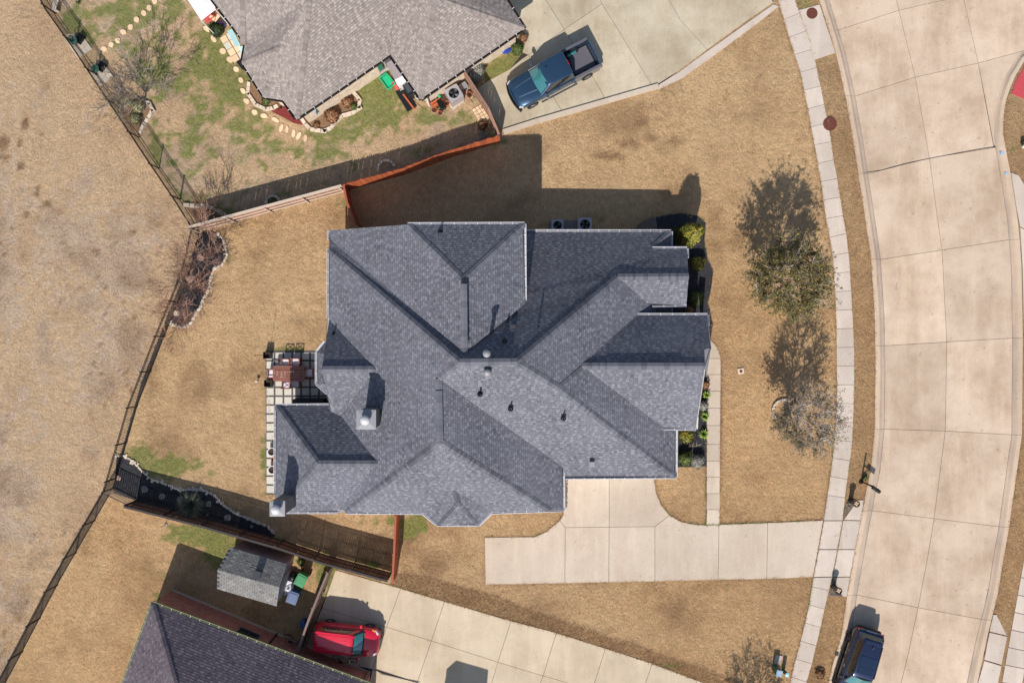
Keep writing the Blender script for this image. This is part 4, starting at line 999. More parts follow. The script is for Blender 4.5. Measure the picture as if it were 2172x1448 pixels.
# small pent roof on the east gable
R2 = MB()
ptop = [P(1494, 741, 4.5), P(1508, 737, 4.3), P(1502, 778, 3.9), P(1499, 800, 3.5), P(1496, 778, 4.0)]
R2.add(ptop + [v - Vector((0, 0, .5)) for v in ptop], [(0, 1, 2, 3, 4), (4, 3, 2, 1, 0)] + [(i, (i + 1) % 5, (i + 1) % 5 + 5, i + 5) for i in range(5)], .8)
R2.build('pent_roof', M['sh_grey'], house)
for g_ in ([(865, 476, zA), (1112, 475, zA)], [a3, (1113, 637, zA)], [(1117, 490.5, E), n7], [n7, (1423, 526, E)], [(1384, 527, U(121)), (1457, 527, U(121))], [(1457, 527, U(121)), (1457, 546, U(129))], [(1456, 628, U(130)), (1456, 647, U(125))], [(1456, 647, U(125)), (1384, 648, U(125))], [(1423, 650, E), (1423, 666, E)],
           [v2, (1500, 668, U(138))], [(1500, 668, U(138)), (1501, 690, U(150))], [(1477, 884, U(131)), (1476, 909, U(118)), (1408, 908, U(118))], [(1434, 911, E), c2_, c1_], [(1194, 989, E), (1195, 1081, E)],
           [(1195, 1081, U(103)), (1167, 1082, U(103)), (1042, 1086, U(102)), (1016, 1112, U(98)), (927, 1112, U(98)), (897, 1087, U(102)), (733, 1086, U(102))], [(733, 1086, U(102)), (717, 1085, U(98)), (590, 1085, E)],
           [(584, 1046, E), (585, 860, E), (697, 859, E)], [(703, 873, U(96)), (697, 859, U(96))], [(694, 833, U(100)), (672, 814, E), (672, 747, E), (690, 725, U(100))], [(697, 674, E), (697, 527, E)], [(698, 508, E), a1, (733, 488, E)]):
    gutter_run(house, g_, M['gutter'])
# chimneys
def chimney(cx, cy, half, ztop, zbase):
    c = MB().box((cx * S, -cy * S, (zbase + ztop) / 2 * S), (2 * (half - 2) * S, 2 * (half - 2) * S, (ztop - zbase) * S)).build('chimney', M['chimney'], house)
    t = MB(); h = half * S; X, Y, Z = cx * S, -cy * S, ztop * S
    t.box((X, Y, Z + .02), (2 * h, 2 * h, .08)); t.add([(X - h, Y - h, Z + .062), (X + h, Y - h, Z + .062), (X + h, Y + h, Z + .062), (X - h, Y + h, Z + .062), (X, Y, Z + .13)], [(0, 1, 4), (1, 2, 4), (2, 3, 4), (3, 0, 4)])
    t.build('chimney_cap', M['galv'], c)
    MB().lathe((X, Y, Z), [(.14, .1), (.14, .34), (.27, .36), (.27, .42), (.2, .5), (.1, .55), (0, .57)], 24).build('flue', M['gutter'], c, smooth=True)
    tr = MB()
    for sx in (-1, 1):
        for sy in (-1, 1): tr.box((X + sx * (h - .12), Y + sy * (h - .12), (zbase + ztop) / 2 * S), (.1, .1, (ztop - zbase) * S - .02))
    tr.build('corner_trim', M['chimney'], c)
chimney(-267, 143, 18, 224, 150); chimney(-440, 313, 14.5, 190, 90)
# roof vents
def vent(px, py, z, h, kind):
    p = P(px, py, z); x, y = p.x, p.y
    if kind == 'pipe':
        f = MB().lathe((x, y, z), [(.16, -.04), (.15, .05), (.07, .1)], 14).cyl((x, y), .055, z, z + h, 12).cyl((x, y), .045, z + h - .03, z + h + .002, 12)
        f.build('vent_pipe', M['galv'] if kind == 'x' else M['blackmetal'], house)
    elif kind == 'steel':
        MB().cyl((x, y), .06, z - .05, z + h, 12).lathe((x, y, z), [(.17, -.06), (.16, .03), (.06, .07)], 14).build('vent_pipe', M['chrome'], house)
    elif kind == 'flue':
        f = MB().cyl((x, y), .11, z - .2, z + h, 16); f.build('flue_pipe', M['galv'], house, smooth=False)
        MB().lathe((x, y, z + h), [(.13, .02), (.2, .06), (.2, .16), (.1, .24), (0, .26)], 16).build('flue_cap', M['galv'], house)
    elif kind == 'dome':
        MB().lathe((x, y, z), [(.24, -.1), (.24, .06), (.14, .1), (.14, .26), (.21, .28), (.2, .36), (.1, .43), (0, .45)], 20).build('exhaust_hood', M['galv'], house, smooth=True)
    else:
        MB().box((x, y, z + .1), (.26, .28, .2)).box((x, y, z + .21), (.3, .32, .03)).build('box_vent', M['deck'] if kind == 'box' else M['galv'], house)
for a in ((1034, 749, U(268), 1.25, 'flue'), (1034, 789, U(264), .3, 'dome'), (1018, 836, U(232), .55, 'pipe'), (1083, 867, U(212), .5, 'pipe'), (1195, 887, U(198), .5, 'pipe'), (920, 771, U(238), .28, 'steel'), (934, 492, U(212), .4, 'pipe'), (708, 709, U(112), .4, 'pipe'), (1070, 724, U(248), .7, 'pipe'), (1142, 692, U(220), .7, 'pipe'), (1088, 695, U(222), .4, 'box'), (1255, 984, U(122), .2, 'boxw')): vent(*a)

# ------------------------------------------------------------ neighbour houses
class Pl:
    """roof plane rising from an eave (two picture points at height z0) towards a picture point inside the house"""
    def __init__(s, a, b, z0, pitch, ref):
        A_, B_ = P(*a, z0), P(*b, z0); d = (B_ - A_); d.z = 0; d.normalize(); n = Vector((-d.y, d.x, 0))
        if (P(*ref, z0) - A_).dot(n) < 0: n = -n
        s.A = A_; s.n = n; s.p = pitch; s.z0 = z0
    def z(s, px, py):
        z = s.z0
        for _ in range(12): z = s.z0 + s.p * (P(px, py, z) - s.A).dot(s.n)
        return z
def zs(px, py, *pl): return (px, py, sum(q.z(px, py) for q in pl) / len(pl))
h2 = thing('neighbour_house', 'house with taupe shingle roof and cream brick walls beside the pickup truck', 'house', (0, 0, 0))
E2 = 2.9; pt = .6
pS = Pl((630, 252), (827, 117), E2, pt, (700, 60)); pS2 = Pl((893, 211), (1113, 60), E2, pt, (900, 60)); pW = Pl((560, 207), (450, 0), E2, pt, (700, 60))
pN = Pl((827, 117), (893, 211), E2, pt, (940, 100)); pE = Pl((1113, 60), (1074, -2), E2, pt, (1000, 20))
r2 = Roof(h2, M['sh_tan'], M['deck_tan'], pick_plane=5, npick=300)
e = lambda x, y: (x, y, E2)
apx = (590, 101, pW.z(590, 101) + .1)
r2.facet([e(380, -130), e(450, 0), e(520, 92), apx, e(630, 252), zs(655, 0, pW, pS), zs(666, -110, pW, pS), zs(640, -130, pW)])
for q_ in (((520, 92), (513, 133)), ((513, 133), (560, 207)), ((560, 207), (600, 213)), ((600, 213), (630, 252))): r2.facet([apx, e(*q_[0]), e(*q_[1])])
for q_ in ((513, 133), (560, 207), (600, 213)): r2.caps(apx, e(*q_), .14, .3)
r2.facet([e(630, 252), e(827, 117), zs(837, 0, pS, pN), zs(846, -90, pS), zs(760, -150, pS), zs(666, -110, pW, pS), zs(655, 0, pW, pS)])
r2.facet([e(827, 117), e(893, 211), zs(922, 0, pN, pS2), zs(930, -60, pN), zs(846, -90, pN), zs(837, 0, pS, pN)])
r2.facet([e(893, 211), e(1113, 60), zs(942, 0, pS2), zs(930, -25, pS2), zs(922, 0, pN, pS2)])
r2.facet([e(1113, 60), e(1074, -2), e(1010, -100), zs(900, -70, pE), zs(930, -25, pE), zs(942, 0, pS2)])
for a, b in (((630, 252, E2), zs(655, 0, pW, pS)), ((893, 211, E2), zs(922, 0, pN, pS2)), ((1113, 60, E2), zs(942, 0, pS2)), ((515, 95, E2 + .1), zs(514, 0, pW))): r2.caps(a, b, .17, .42)
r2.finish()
gutter_run(h2, [e(627, 252), e(600, 213), e(560, 207), e(513, 133), e(520, 92), e(450, 0), e(380, -130)][::-1], M['gutter_dark'], hmat=M['white'])
gutter_run(h2, [e(630, 252), e(827, 117), e(893, 211), e(1113, 60), e(1074, -2), e(1010, -100)], M['gutter_dark'], hmat=M['white'])
o2 = [(627, 252), (827, 117), (893, 211), (1113, 60), (1074, -2), (1010, -100), (380, -130), (450, 0), (520, 92), (513, 133), (560, 207), (600, 213)]
lp = [plan(x, y, E2) for x, y in o2]
if sum(lp[i][0] * lp[(i + 1) % len(lp)][1] - lp[(i + 1) % len(lp)][0] * lp[i][1] for i in range(len(lp))) < 0: lp = lp[::-1]
inn = shrink(lp, .40); wm = MB()
for i in range(len(lp)): wallquad(wm, inn[i], inn[(i + 1) % len(lp)], -.2, E2 - .12, E2 - .12)
wm.build('wall', M['brick_cream'], h2); MB().prism(lp, E2 - .16, E2 - .11, bottom=True).build('soffit', M['white'], h2)
h3_ = None
def window(house, pa, pb, off, z0, z1, refin):
    """frame, sill and pane set in the wall line running from pa to pb at eave height"""
    A_ = Vector((pa[0], pa[1], 0)); B_ = Vector((pb[0], pb[1], 0)); d = (B_ - A_).normalized(); n = Vector((d.y, -d.x, 0))
    if (Vector((refin[0], refin[1], 0)) - A_).dot(n) > 0: n = -n
    m = MB()
    def bar(a, b, wd=.09, dp=.06): m.bar(a, b, wd, dp)
    L = (B_ - A_).length; o = n * .02
    f = m.box((A_ + B_) / 2 + o + Vector((0, 0, z1)), (L, .1, .08), M=Matrix((d, -n, Vector((0, 0, 1)))).transposed()).box((A_ + B_) / 2 + o * 2.5 + Vector((0, 0, z0)), (L + .1, .16, .08), M=Matrix((d, -n, Vector((0, 0, 1)))).transposed())
    for p in (A_, (A_ + B_) / 2, B_): f.box(p + o + Vector((0, 0, (z0 + z1) / 2)), (.07, .1, z1 - z0 - .02), M=Matrix((d, -n, Vector((0, 0, 1)))).transposed())
    fo = f.build('window', M['soffit'] if house is not h3_ else M['deck'], house)
    MB().box((A_ + B_) / 2 + n * .01 + Vector((0, 0, (z0 + z1) / 2)), (L - .04, .03, z1 - z0 - .06), M=Matrix((d, -n, Vector((0, 0, 1)))).transposed()).build('pane', M['winglass'], fo)
i0, i1 = Vector(inn[lp.index(plan(630 - 3, 252, E2))]), Vector(inn[lp.index(plan(827, 117, E2))])
window(h2, i0.lerp(i1, .80), i0.lerp(i1, .95), 0, .5, 1.9, plan(700, 60, E2))
j0, j1 = Vector(inn[lp.index(plan(893, 211, E2))]), Vector(inn[lp.index(plan(1113, 60, E2))])
MB().bar((i0.x + (i1.x - i0.x) * .12, i0.y + (i1.y - i0.y) * .12 - .06, .9), (i0.x + (i1.x - i0.x) * .12, i0.y + (i1.y - i0.y) * .12 - .06, 1.4), .3, .12).build('meter_panel', M['utilgrey'], h2)
MB().bar((j0.x + .12, j0.y - .12, .1), (j0.x + .12, j0.y - .12, 2.7), .09, .07).build('downpipe', M['white'], h2)

h3 = thing('brick_house', 'red brick house with plum shingle roof and green gutters in the bottom corner', 'house', (0, 0, 0))
h3_ = h3; E3 = 2.7
q1 = Pl((323, 1278), (780, 1448), E3, .62, (420, 1448)); q2 = Pl((323, 1278), (262, 1448), E3, .62, (420, 1448))
r3 = Roof(h3, M['sh_plum'], M['deck'], pick_plane=0, npick=300)
r3.facet([(323, 1278, E3), (786, 1451, E3), (758, 1550, q1.z(758, 1550)), (600, 1600, q1.z(600, 1600)), zs(392, 1600, q1, q2), zs(371, 1448, q1, q2)])
r3.facet([(323, 1278, E3), zs(371, 1448, q1, q2), zs(392, 1600, q1, q2), (205, 1600, E3)])
r3.facet([(758, 1552, E3), (852, 1583, E3), (852, 1650, E3 + 1.2), (758, 1650, E3 + 1.5)])
r3.caps((323, 1278, E3), zs(371, 1448, q1, q2), .17, .42); r3.caps(zs(371, 1448, q1, q2), zs(392, 1600, q1, q2), .17, .42)
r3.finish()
gutter_run(h3, [(786, 1451, E3), (323, 1278, E3), (205, 1600, E3)], M['gutter_green'], hmat=M['stone'])
lp = [plan(x, y, E3) for x, y in ((323, 1278), (205, 1600), (760, 1700), (770, 1465))]
if sum(lp[i][0] * lp[(i + 1) % 4][1] - lp[(i + 1) % 4][0] * lp[i][1] for i in range(4)) < 0: lp = lp[::-1]
inn = shrink(lp, .06); wm = MB()
for i in range(4): wallquad(wm, inn[i], inn[(i + 1) % 4], -.2, E3 - .1, E3 - .1)
wm.build('wall', M['brick_red'], h3); MB().prism(lp, E3 - .14, E3 - .1, bottom=True).build('soffit', M['soffit'], h3)
k0 = min(inn, key=lambda p: (Vector(p) - Vector(plan(323, 1278, E3))).length); k1_ = min(inn, key=lambda p: (Vector(p) - Vector(plan(770, 1465, E3))).length)
i0, i1 = Vector(k0), Vector(k1_)
window(h3, i0.lerp(i1, .38), i0.lerp(i1, .47), 0, 1.3, 2.4, plan(420, 1448, E3))
nn = (i1 - i0).normalized(); nv = Vector((-nn.y, nn.x)); nv = nv if nv.y > 0 else -nv
def onwall(t, o, z): p = i0.lerp(i1, t) + nv * o; return (p.x, p.y, z)
MB().bar(onwall(0, .02, .04), onwall(1, .02, .04), .12, .16).build('plinth', M['drive'], h3)
MB().bar(onwall(.53, .05, .05), onwall(.53, .05, 2.4), .1, .08).build('downpipe', M['gutter_dark'], h3)
MB().box(onwall(.995, .05, 1.15), (.2, .2, 2.35), math.atan2(nn.y, nn.x)).build('corner_pier', M['wood_grey'], h3)
MB().box(onwall(.93, .08, 1.6), (.14, .1, .3), math.atan2(nn.y, nn.x)).build('wall_lamp', M['black'], h3)
# garage wing of the brick house (its shadow reaches the driveway)
gz_ = 5.0
gp = [T2(*q) for q in ((-147, 848), (-81, 867), (-88, 960), (-174, 960), (-167, 866))]
MB().prism([(p.x, p.y) for p in gp], 0, gz_).build('garage_wing', M['brick_red'], h3)

# ------------------------------------------------------------ fences
def along(pts, step):
    """points (plan) every step metres along a line of picture points, with directions"""
    w_ = [P(*p) for p in pts]; out = []; carry = 0
    for a, b in zip(w_[:-1], w_[1:]):
        d = b - a; L = d.length; d.normalize(); t = carry
        while t < L: out.append((a + d * t, d)); t += step
        carry = t - L
    return out
def iron_fence(pts, label, h=1.35):
    c = P(*pts[0]); t = thing('iron_fence', label, 'fence', (c.x, c.y, 0), 'black iron fences along the open field')
    pk = MB()
    for p, d in along(pts, .108): pk.box((p.x, p.y, h / 2 - .02), (.018, .018, h - .06), math.atan2(d.y, d.x))
    pk.build('pickets', M['iron'], t, kind='stuff')
    w_ = [P(*p) for p in pts]
    for z in (.12, h - .17, h):
        for a, b in zip(w_[:-1], w_[1:]): MB().bar(a + Vector((0, 0, z)), b + Vector((0, 0, z)), .04, .03).build('rail', M['iron'], t)
    pm = MB().box((0, 0, h / 2 + .03), (.065, .065, h + .1)).box((0, 0, h + .1), (.09, .09, .03)).mesh('post', M['iron'])
    for p, d in along(pts, 2.4): place_mesh('post', pm, t, (p.x, p.y, 0), (0, 0, math.atan2(d.y, d.x)))
iron_fence(IRON1, 'black iron picket fence between the open field and the yard with the stepping stones')
iron_fence(IRON2[:6], 'black iron picket fence between the open field and the main house lawn')
iron_fence(IRON2[5:], "black iron picket fence between the open field and the brick house's yard")
def wood_fence(pts, label, mpick, mrail, side, h=1.83, cap=True, posts=True, rails=(.25, .95, 1.62), slatw=.14, group='wooden fences between the yards'):
    """side: +1 rails on the left of the direction of travel, -1 on the right"""
    c = P(*pts[0]); t = thing('wood_fence', label, 'fence', (c.x, c.y, 0), group)
    meshes = []
    for k in range(4):
        hh = h + random.uniform(-.02, .02); w_ = slatw - random.uniform(.006, .014)
        b = MB(); x = w_ / 2
        b.add([(-x, -.01, .03), (x, -.01, .03), (x, .01, .03), (-x, .01, .03), (-x, -.01, hh - .06), (x, -.01, hh - .06), (x, .01, hh - .06), (-x, .01, hh - .06), (-x * .5, -.01, hh), (x * .5, -.01, hh), (x * .5, .01, hh), (-x * .5, .01, hh)],
              [(0, 1, 5, 4), (1, 2, 6, 5), (2, 3, 7, 6), (3, 0, 4, 7), (4, 5, 9, 8), (6, 7, 11, 10), (5, 6, 10, 9), (7, 4, 8, 11), (8, 9, 10, 11)]); meshes.append(b.mesh('picket', mpick))
    for p, d in along(pts, slatw + .002):
        place_mesh('picket', random.choice(meshes), t, (p.x, p.y, 0), (random.uniform(-.012, .012), 0, math.atan2(d.y, d.x)))
    w_ = [P(*p) for p in pts]
    for a, b in zip(w_[:-1], w_[1:]):
        d = (b - a).normalized(); n = Vector((-d.y, d.x, 0)) * side
        for z in rails: MB().bar(a + n * .04 + Vector((0, 0, z)), b + n * .04 + Vector((0, 0, z)), .045, .09).build('rail', mrail, t)
        if cap: MB().bar(a + n * .02 + Vector((0, 0, h + .02)), b + n * .02 + Vector((0, 0, h + .02)), .13, .035).build('cap_rail', mrail, t)
    if posts:
        pm = MB().box((0, 0, h / 2), (.07, .07, h + .02)).box((0, 0, h + .03), (.085, .085, .03)).mesh('post', mrail)
        for p, d in along(pts, 2.42):
            n = Vector((-d.y, d.x, 0)) * side; q_ = p + n * .10
            place_mesh('post', pm, t, (q_.x, q_.y, 0), (0, 0, math.atan2(d.y, d.x)))
    return t
wood_fence([(424, 490), (468, 478), (737, 405)], 'pale weathered picket fence with three rails facing the main back lawn', M['wood_mid'], M['wood_pale'], -1)
wood_fence([(741, 403), (860, 371), (950, 337), (1060, 303)], 'orange cedar fence running from the pale fence to the upper driveway', M['wood_or'], M['wood_or_cap'], 1, cap=False, posts=False)
wood_fence([(741, 405), (748, 440), (765, 483)], 'short orange cedar fence closing the gap beside the main house', M['wood_or'], M['wood_or_cap'], 1)
wood_fence([(1060, 301), (1038, 248), (984, 165)], 'brown fence between the cluttered side yard and the pickup', M['wood_grey'], M['wood_mid'], 1)
wood_fence([(293, 1062), (450, 1102), (608, 1147), (693, 1176), (832, 1214)], 'dark stained picket fence behind the long black mulch bed', M['wood_dark'], M['wood_blk'], 1)
wood_fence([(849, 1080), (846, 1150), (842, 1219)], 'orange cedar fence running south from the main house', M['wood_or'], M['wood_or_cap'], -1)
wood_fence([(710, 1196), (672, 1290), (641, 1378)], 'narrow grey fence between the bins and the red car', M['wood_grey'], M['wood_grey'], -1)
c = P(215, 1030); t = thing('iron_fence', 'short pale railing fence at the corner of the black mulch bed', 'fence', (c.x, c.y, 0), 'black iron fences along the open field')
pk = MB()
for p, d in along([(241, 1036), (293, 1061)], .14): pk.box((p.x, p.y, .72), (.045, .03, 1.4), math.atan2(d.y, d.x))
pk.build('pickets', M['wood_pale'], t, kind='stuff')
for z in (.15, 1.4): MB().bar(P(241, 1036) + Vector((0, 0, z)), P(293, 1061) + Vector((0, 0, z)), .04, .04).build('rail', M['iron'], t)

# ------------------------------------------------------------ garden beds
def rockmesh(name, r, mat, sq=.6, seed=0):
    rr = random.Random(seed); m = MB(); vs = []; fs = []; n = 9
    for j, (rad, z) in enumerate(((1.0, 0), (1.0, .45), (.72, .9), (.0, 1.0))):
        for k in range(n):
            a = 2 * math.pi * k / n; q = rad * r * rr.uniform(.78, 1.12); vs.append((math.cos(a) * q, math.sin(a) * q * rr.uniform(.85, 1.1), z * r * sq * rr.uniform(.85, 1.1)))
    for j in range(3):
        for k in range(n): fs.append((j * n + k, j * n + (k + 1) % n, (j + 1) * n + (k + 1) % n, (j + 1) * n + k))
    return m.add(vs, fs, rr.random()).mesh(name, mat)
STONES = [rockmesh('edging_stone', 1, M['stone'], .5, k) for k in range(6)]
def bed(poly, label, mat, edge=None, ecol=None, esz=.12, z=.03, blocky=False):
    pts = G2(poly); cx_ = sum(p[0] for p in pts) / len(pts); cy_ = sum(p[1] for p in pts) / len(pts)
    t = thing('garden_bed', label, 'garden bed', (cx_, cy_, 0))
    # soil as a finely divided, slightly heaped sheet
    x0, x1 = min(p[0] for p in pts), max(p[0] for p in pts); y0, y1 = min(p[1] for p in pts), max(p[1] for p in pts)
    MB().prism(pts, -.05, z).build('mulch', mat, t)
    ch = MB(); n = int((x1 - x0) * (y1 - y0) * 60); n = min(n, 9000)
    ax = RNG.uniform(x0, x1, n); ay = RNG.uniform(y0, y1, n); ok = inside(pts, ax, ay)
    for x, y in zip(ax[ok], ay[ok]):
        a = random.uniform(0, 6.3); l = random.uniform(.03, .08); dx, dy = math.cos(a) * l, math.sin(a) * l
        ch.add([(x - dx, y - dy, z), (x + dy * .4, y - dx * .4, z + .004), (x + dx, y + dy, z + random.uniform(.01, .05)), (x - dy * .4, y + dx * .4, z + .02)], [(0, 1, 2, 3)], random.random())
    ch.build('mulch_chips', mat, t, kind='stuff')
    if edge:
        w_ = [P(*p) for p in edge]
        for a, b in zip(w_[:-1], w_[1:]):
            d = b - a; L = d.length; d.normalize(); x = 0
            while x < L:
                r = esz * random.uniform(.6, 1.35); x += r * .85
                if x > L + .05: break
                q_ = a + d * x
                if blocky:
                    m = MB().box((0, 0, .05), (r * 2.1, esz * 1.5, .14), taper=.9).mesh('edging_stone', ecol or M['stone']); o = place_mesh('edging_stone', m, t, (q_.x, q_.y, z), (0, 0, math.atan2(d.y, d.x) + random.uniform(-.08, .08))); x += r * 1.25
                else:
                    o = place_mesh('edging_stone', random.choice(STONES), t, (q_.x, q_.y, z - .01), (0, 0, math.atan2(d.y, d.x) + random.uniform(-.4, .4))); o.scale = (r, esz * random.uniform(.45, .8), esz * .7); x += r * .9
                    if random.random() < .4:
                        n_ = Vector((-d.y, d.x, 0)) * random.choice((-1, 1)) * esz * .9; k_ = r * .5
                        o2_ = place_mesh('edging_stone', random.choice(STONES), t, (q_.x + n_.x, q_.y + n_.y, z), (0, 0, random.uniform(0, 6))); o2_.scale = (k_, k_, k_)
    return t
bed(BED1, 'black mulch bed with pale rock edging in the back corner of the main lawn', M['mulch'], [(461, 493), (473, 507), (478, 520), (482, 543), (471, 562), (455, 570), (447, 591), (442, 615), (431, 636), (426, 652), (416, 664), (406, 684), (392, 694), (374, 692), (362, 685)], None, .15)
bed(BED2, 'long black mulch bed with rock edging along the dark fence', M['mulch'], [(244, 967), (263, 966), (283, 978), (300, 997), (320, 1015), (357, 1028), (380, 1038), (427, 1038), (453, 1047), (473, 1070), (500, 1088), (533, 1102), (567, 1115), (583, 1132)], None, .15)
b3 = bed(BED3, 'black mulch bed with round shrubs at the front of the main house', M['mulch'])
bed(BED4, 'black mulch bed beside the front path', M['mulch'])
bed(BED5, 'small curved bed with block edging beside the taupe roofed house', M['brownmulch'], [(529, 176), (527, 200), (543, 223), (565, 233), (580, 230), (592, 224)], None, .15, blocky=True)
bed(BED6, 'red bark mulch bed at the corner of the taupe roofed house', M['redmulch'])
bed(BED7, 'wavy bed with pale block edging and dry plants by the cream brick wall', M['brownmulch'], [(641, 254), (648, 264), (660, 275), (687, 279), (703, 272), (713, 258), (727, 246), (747, 241), (762, 231), (764, 213), (752, 199)], None, .16, blocky=True)
# gravel patch at the end of the front bed
def gravel(poly, name, label, n, r0=.02, r1=.05):
    pts = G2(poly); x0, x1 = min(p[0] for p in pts), max(p[0] for p in pts); y0, y1 = min(p[1] for p in pts), max(p[1] for p in pts)
    ax = RNG.uniform(x0, x1, n * 2); ay = RNG.uniform(y0, y1, n * 2); ok = inside(pts, ax, ay); m = MB()
    for x, y in list(zip(ax[ok], ay[ok]))[:n]:
        r = random.uniform(r0, r1); a = random.uniform(0, 1.5); m.add([(x + math.cos(a + k * 1.57) * r * random.uniform(.7, 1.2), y + math.sin(a + k * 1.57) * r * random.uniform(.7, 1.2), .035) for k in range(4)] + [(x, y, .035 + r)], [(0, 1, 4), (1, 2, 4), (2, 3, 4), (3, 0, 4)], random.random())
    o = m.build(name, M['gravel']); tag(o, label, 'gravel', kind='stuff')
gravel([(1347, 492), (1352, 478), (1370, 466), (1390, 460), (1393, 488)], 'gravel', 'grey river gravel at the end of the front bed', 1400)
gravel([(1787, 1101), (1796, 1062), (1812, 1058), (1817, 1062)], 'gravel', 'brown gravel in the wedge between sidewalk and upper apron flare', 500)
gravel([(1766, 1225), (1776, 1250), (1786, 1265), (1758, 1262)], 'gravel', 'brown gravel in the wedge between sidewalk and lower apron flare', 400)
gravel([(1197, 1015), (1204, 1015), (1203, 1075), (1196, 1078)], 'gravel', 'pale pebbles beside the garage wall', 260)
# boulders standing in the beds
def rock(px, py, r, label, mat='pinkstone', group=None, sq=.5, sx=1.0, rz=0.0, name='rock', cat='rock'):
    p = P(px, py); me = rockmesh(name, r, M[mat], sq, int(px * 7 + py)); o = bpy.data.objects.new(name, me); C.objects.link(o)
    o.location = (p.x, p.y, .02); o.rotation_euler = (0, 0, rz); o.scale = (sx, 1, 1); tag(o, label, cat, group)
gb = 'rocks in the black mulch beds'
rock(426, 546, .24, 'round pinkish boulder under the tallest bare shrub', group=gb); rock(404, 592, .22, 'pinkish boulder under the middle bare shrub', group=gb, sx=1.2, rz=.6); rock(375, 664, .20, 'pale boulder under the smallest bare shrub', 'stone', gb)
rock(252, 1012, .19, 'orange-pink rock near the iron fence corner', 'pinkstone', gb)
for i_, (x_, y_, r_, l_) in enumerate(((307, 1037, .24, 'grey flat rock left of the ornamental grass, first from the corner'), (344, 1052, .22, 'grey rock second from the corner in the long mulch bed'), (385, 1061, .27, 'large grey rock touching the ornamental grass'), (443, 1068, .2, 'square grey rock right of the ornamental grass'), (483, 1097, .24, 'flat grey rock midway between the grass and the bed tip'), (534, 1116, .12, 'small grey rock near the pointed tip of the long bed'), (440, 1091, .09, 'small pale rock below the square grey rock'))):
    rock(x_, y_, r_, l_, 'greystone', gb, .35, rz=i_)

# ------------------------------------------------------------ stones on the grass
FL = 'stepping stones on the neighbour lawn'
def flag(px, py, a, b, rz, label, group=FL, mat='flag'):
    p = P(px, py); rr = random.Random(int(px * 3 + py)); n = 9
    poly = [(math.cos(2 * math.pi * k / n) * a * rr.uniform(.82, 1.1), math.sin(2 * math.pi * k / n) * b * rr.uniform(.82, 1.1)) for k in range(n)]
    o = MB().prism(poly, -.03, .045, rr.random()).build('stepping_stone', M[mat], bev=.012); o.location = (p.x, p.y, 0); o.rotation_euler = (0, 0, rz); tag(o, label, 'stepping stone', group)
OR = ['first', 'second', 'third', 'fourth', 'fifth', 'sixth', 'seventh', 'eighth', 'ninth', 'tenth', 'eleventh', 'twelfth', 'thirteenth', 'fourteenth', 'fifteenth', 'sixteenth', 'seventeenth', 'eighteenth']
for k, (x, y) in enumerate(((221, 104), (236, 95), (250, 86), (262, 68), (277, 58), (290, 42), (305, 28), (317, 17), (328, 3))):
    flag(x, y, .20, .18, k, '%s buff stepping stone of the straight row, counting from the iron fence' % OR[k])
for k, (x, y, a, b, r) in enumerate(((439, 62, .26, .17, -.6), (453, 82, .26, .17, -1.1), (473, 109, .23, .19, -.4), (488, 127, .22, .2, -.5), (501, 147, .21, .17, -.8), (511, 170, .2, .17, -.9), (516, 193, .21, .17, -.8), (523, 215, .22, .17, -.6), (540, 238, .22, .16, -.5), (560, 246, .24, .15, -.2), (584, 254, .27, .14, -.5), (597, 272, .27, .13, 1.2), (609, 275, .28, .11, 1.5), (623, 283, .26, .12, 1.4), (634, 288, .27, .13, 1.1), (648, 293, .27, .12, 1.4))):
    flag(x, y, a, b, r, '%s buff stone of the curved path, counting from the white canopy' % OR[k])
for k, (x, y, s_) in enumerate(((1014, 302, .3), (1024, 291, .26), (1021, 282, .22), (1017, 271, .2))):
    flag(x, y, s_, s_ * .55, .5, '%s grey slab counting up from the fence corner in the side yard' % OR[k], 'grey slabs in the side yard', 'greystone')
t = thing('paving_grid', 'grid of small buff pavers in the side yard beside the brown fence', 'paving', (*[P(1018, 246)[i] for i in range(2)], 0))
pm = MB().box((0, 0, 0), (.2, .2, .07)).mesh('paver', M['flag']); d = Vector((.515, -.857, 0)); n = Vector((.857, .515, 0)); o_ = P(1006, 234)
for i in range(6):
    for j in range(4):
        q_ = o_ + d * i * .235 + n * j * .235; place_mesh('paver', pm, t, (q_.x, q_.y, .02), (0, 0, math.atan2(d.y, d.x)))
t = thing('paving_grid', 'large mixed square pavers beside the west gutter of the taupe house', 'paving', (*[P(483, 95)[i] for i in range(2)], 0))
pm = MB().box((0, 0, 0), (.42, .42, .07)).mesh('paver', M['paver']); pm2 = MB().box((0, 0, 0), (.42, .42, .07)).mesh('paver', M['flag']); d = P(490, 112) - P(476, 88); d.normalize(); n = Vector((-d.y, d.x, 0)); o_ = P(476, 84)
for i in range(4):
    for j in range(2): q_ = o_ + d * i * .47 + n * j * .47; place_mesh('paver', pm if (i + j) % 3 == 1 else pm2, t, (q_.x, q_.y, .02), (0, 0, math.atan2(d.y, d.x)))
def stone_ring(px, py, r, a0, a1, n, label, lay=1):
    p = P(px, py); t = thing('stone_ring', label, 'stone ring', (p.x, p.y, 0), 'stone edging rings')
    for k in range(n):
        a = a0 + (a1 - a0) * (k + .5) / n; L = abs(a1 - a0) * r / n * .94
        m = MB().box((0, 0, 0), (L, .17, .16), taper=.92).mesh('edging_stone', M['stone']); place_mesh('edging_stone', m, t, (p.x + math.cos(a) * r, p.y + math.sin(a) * r, .07), (0, 0, a + math.pi / 2))
    return t
stone_ring(820, 358, .52, .2, 3.4, 7, 'half ring of pale blocks against the orange fence'); MB()
stone_ring(580, 430, .42, -.1, 3.3, 7, 'half ring of pale blocks against the pale weathered fence')
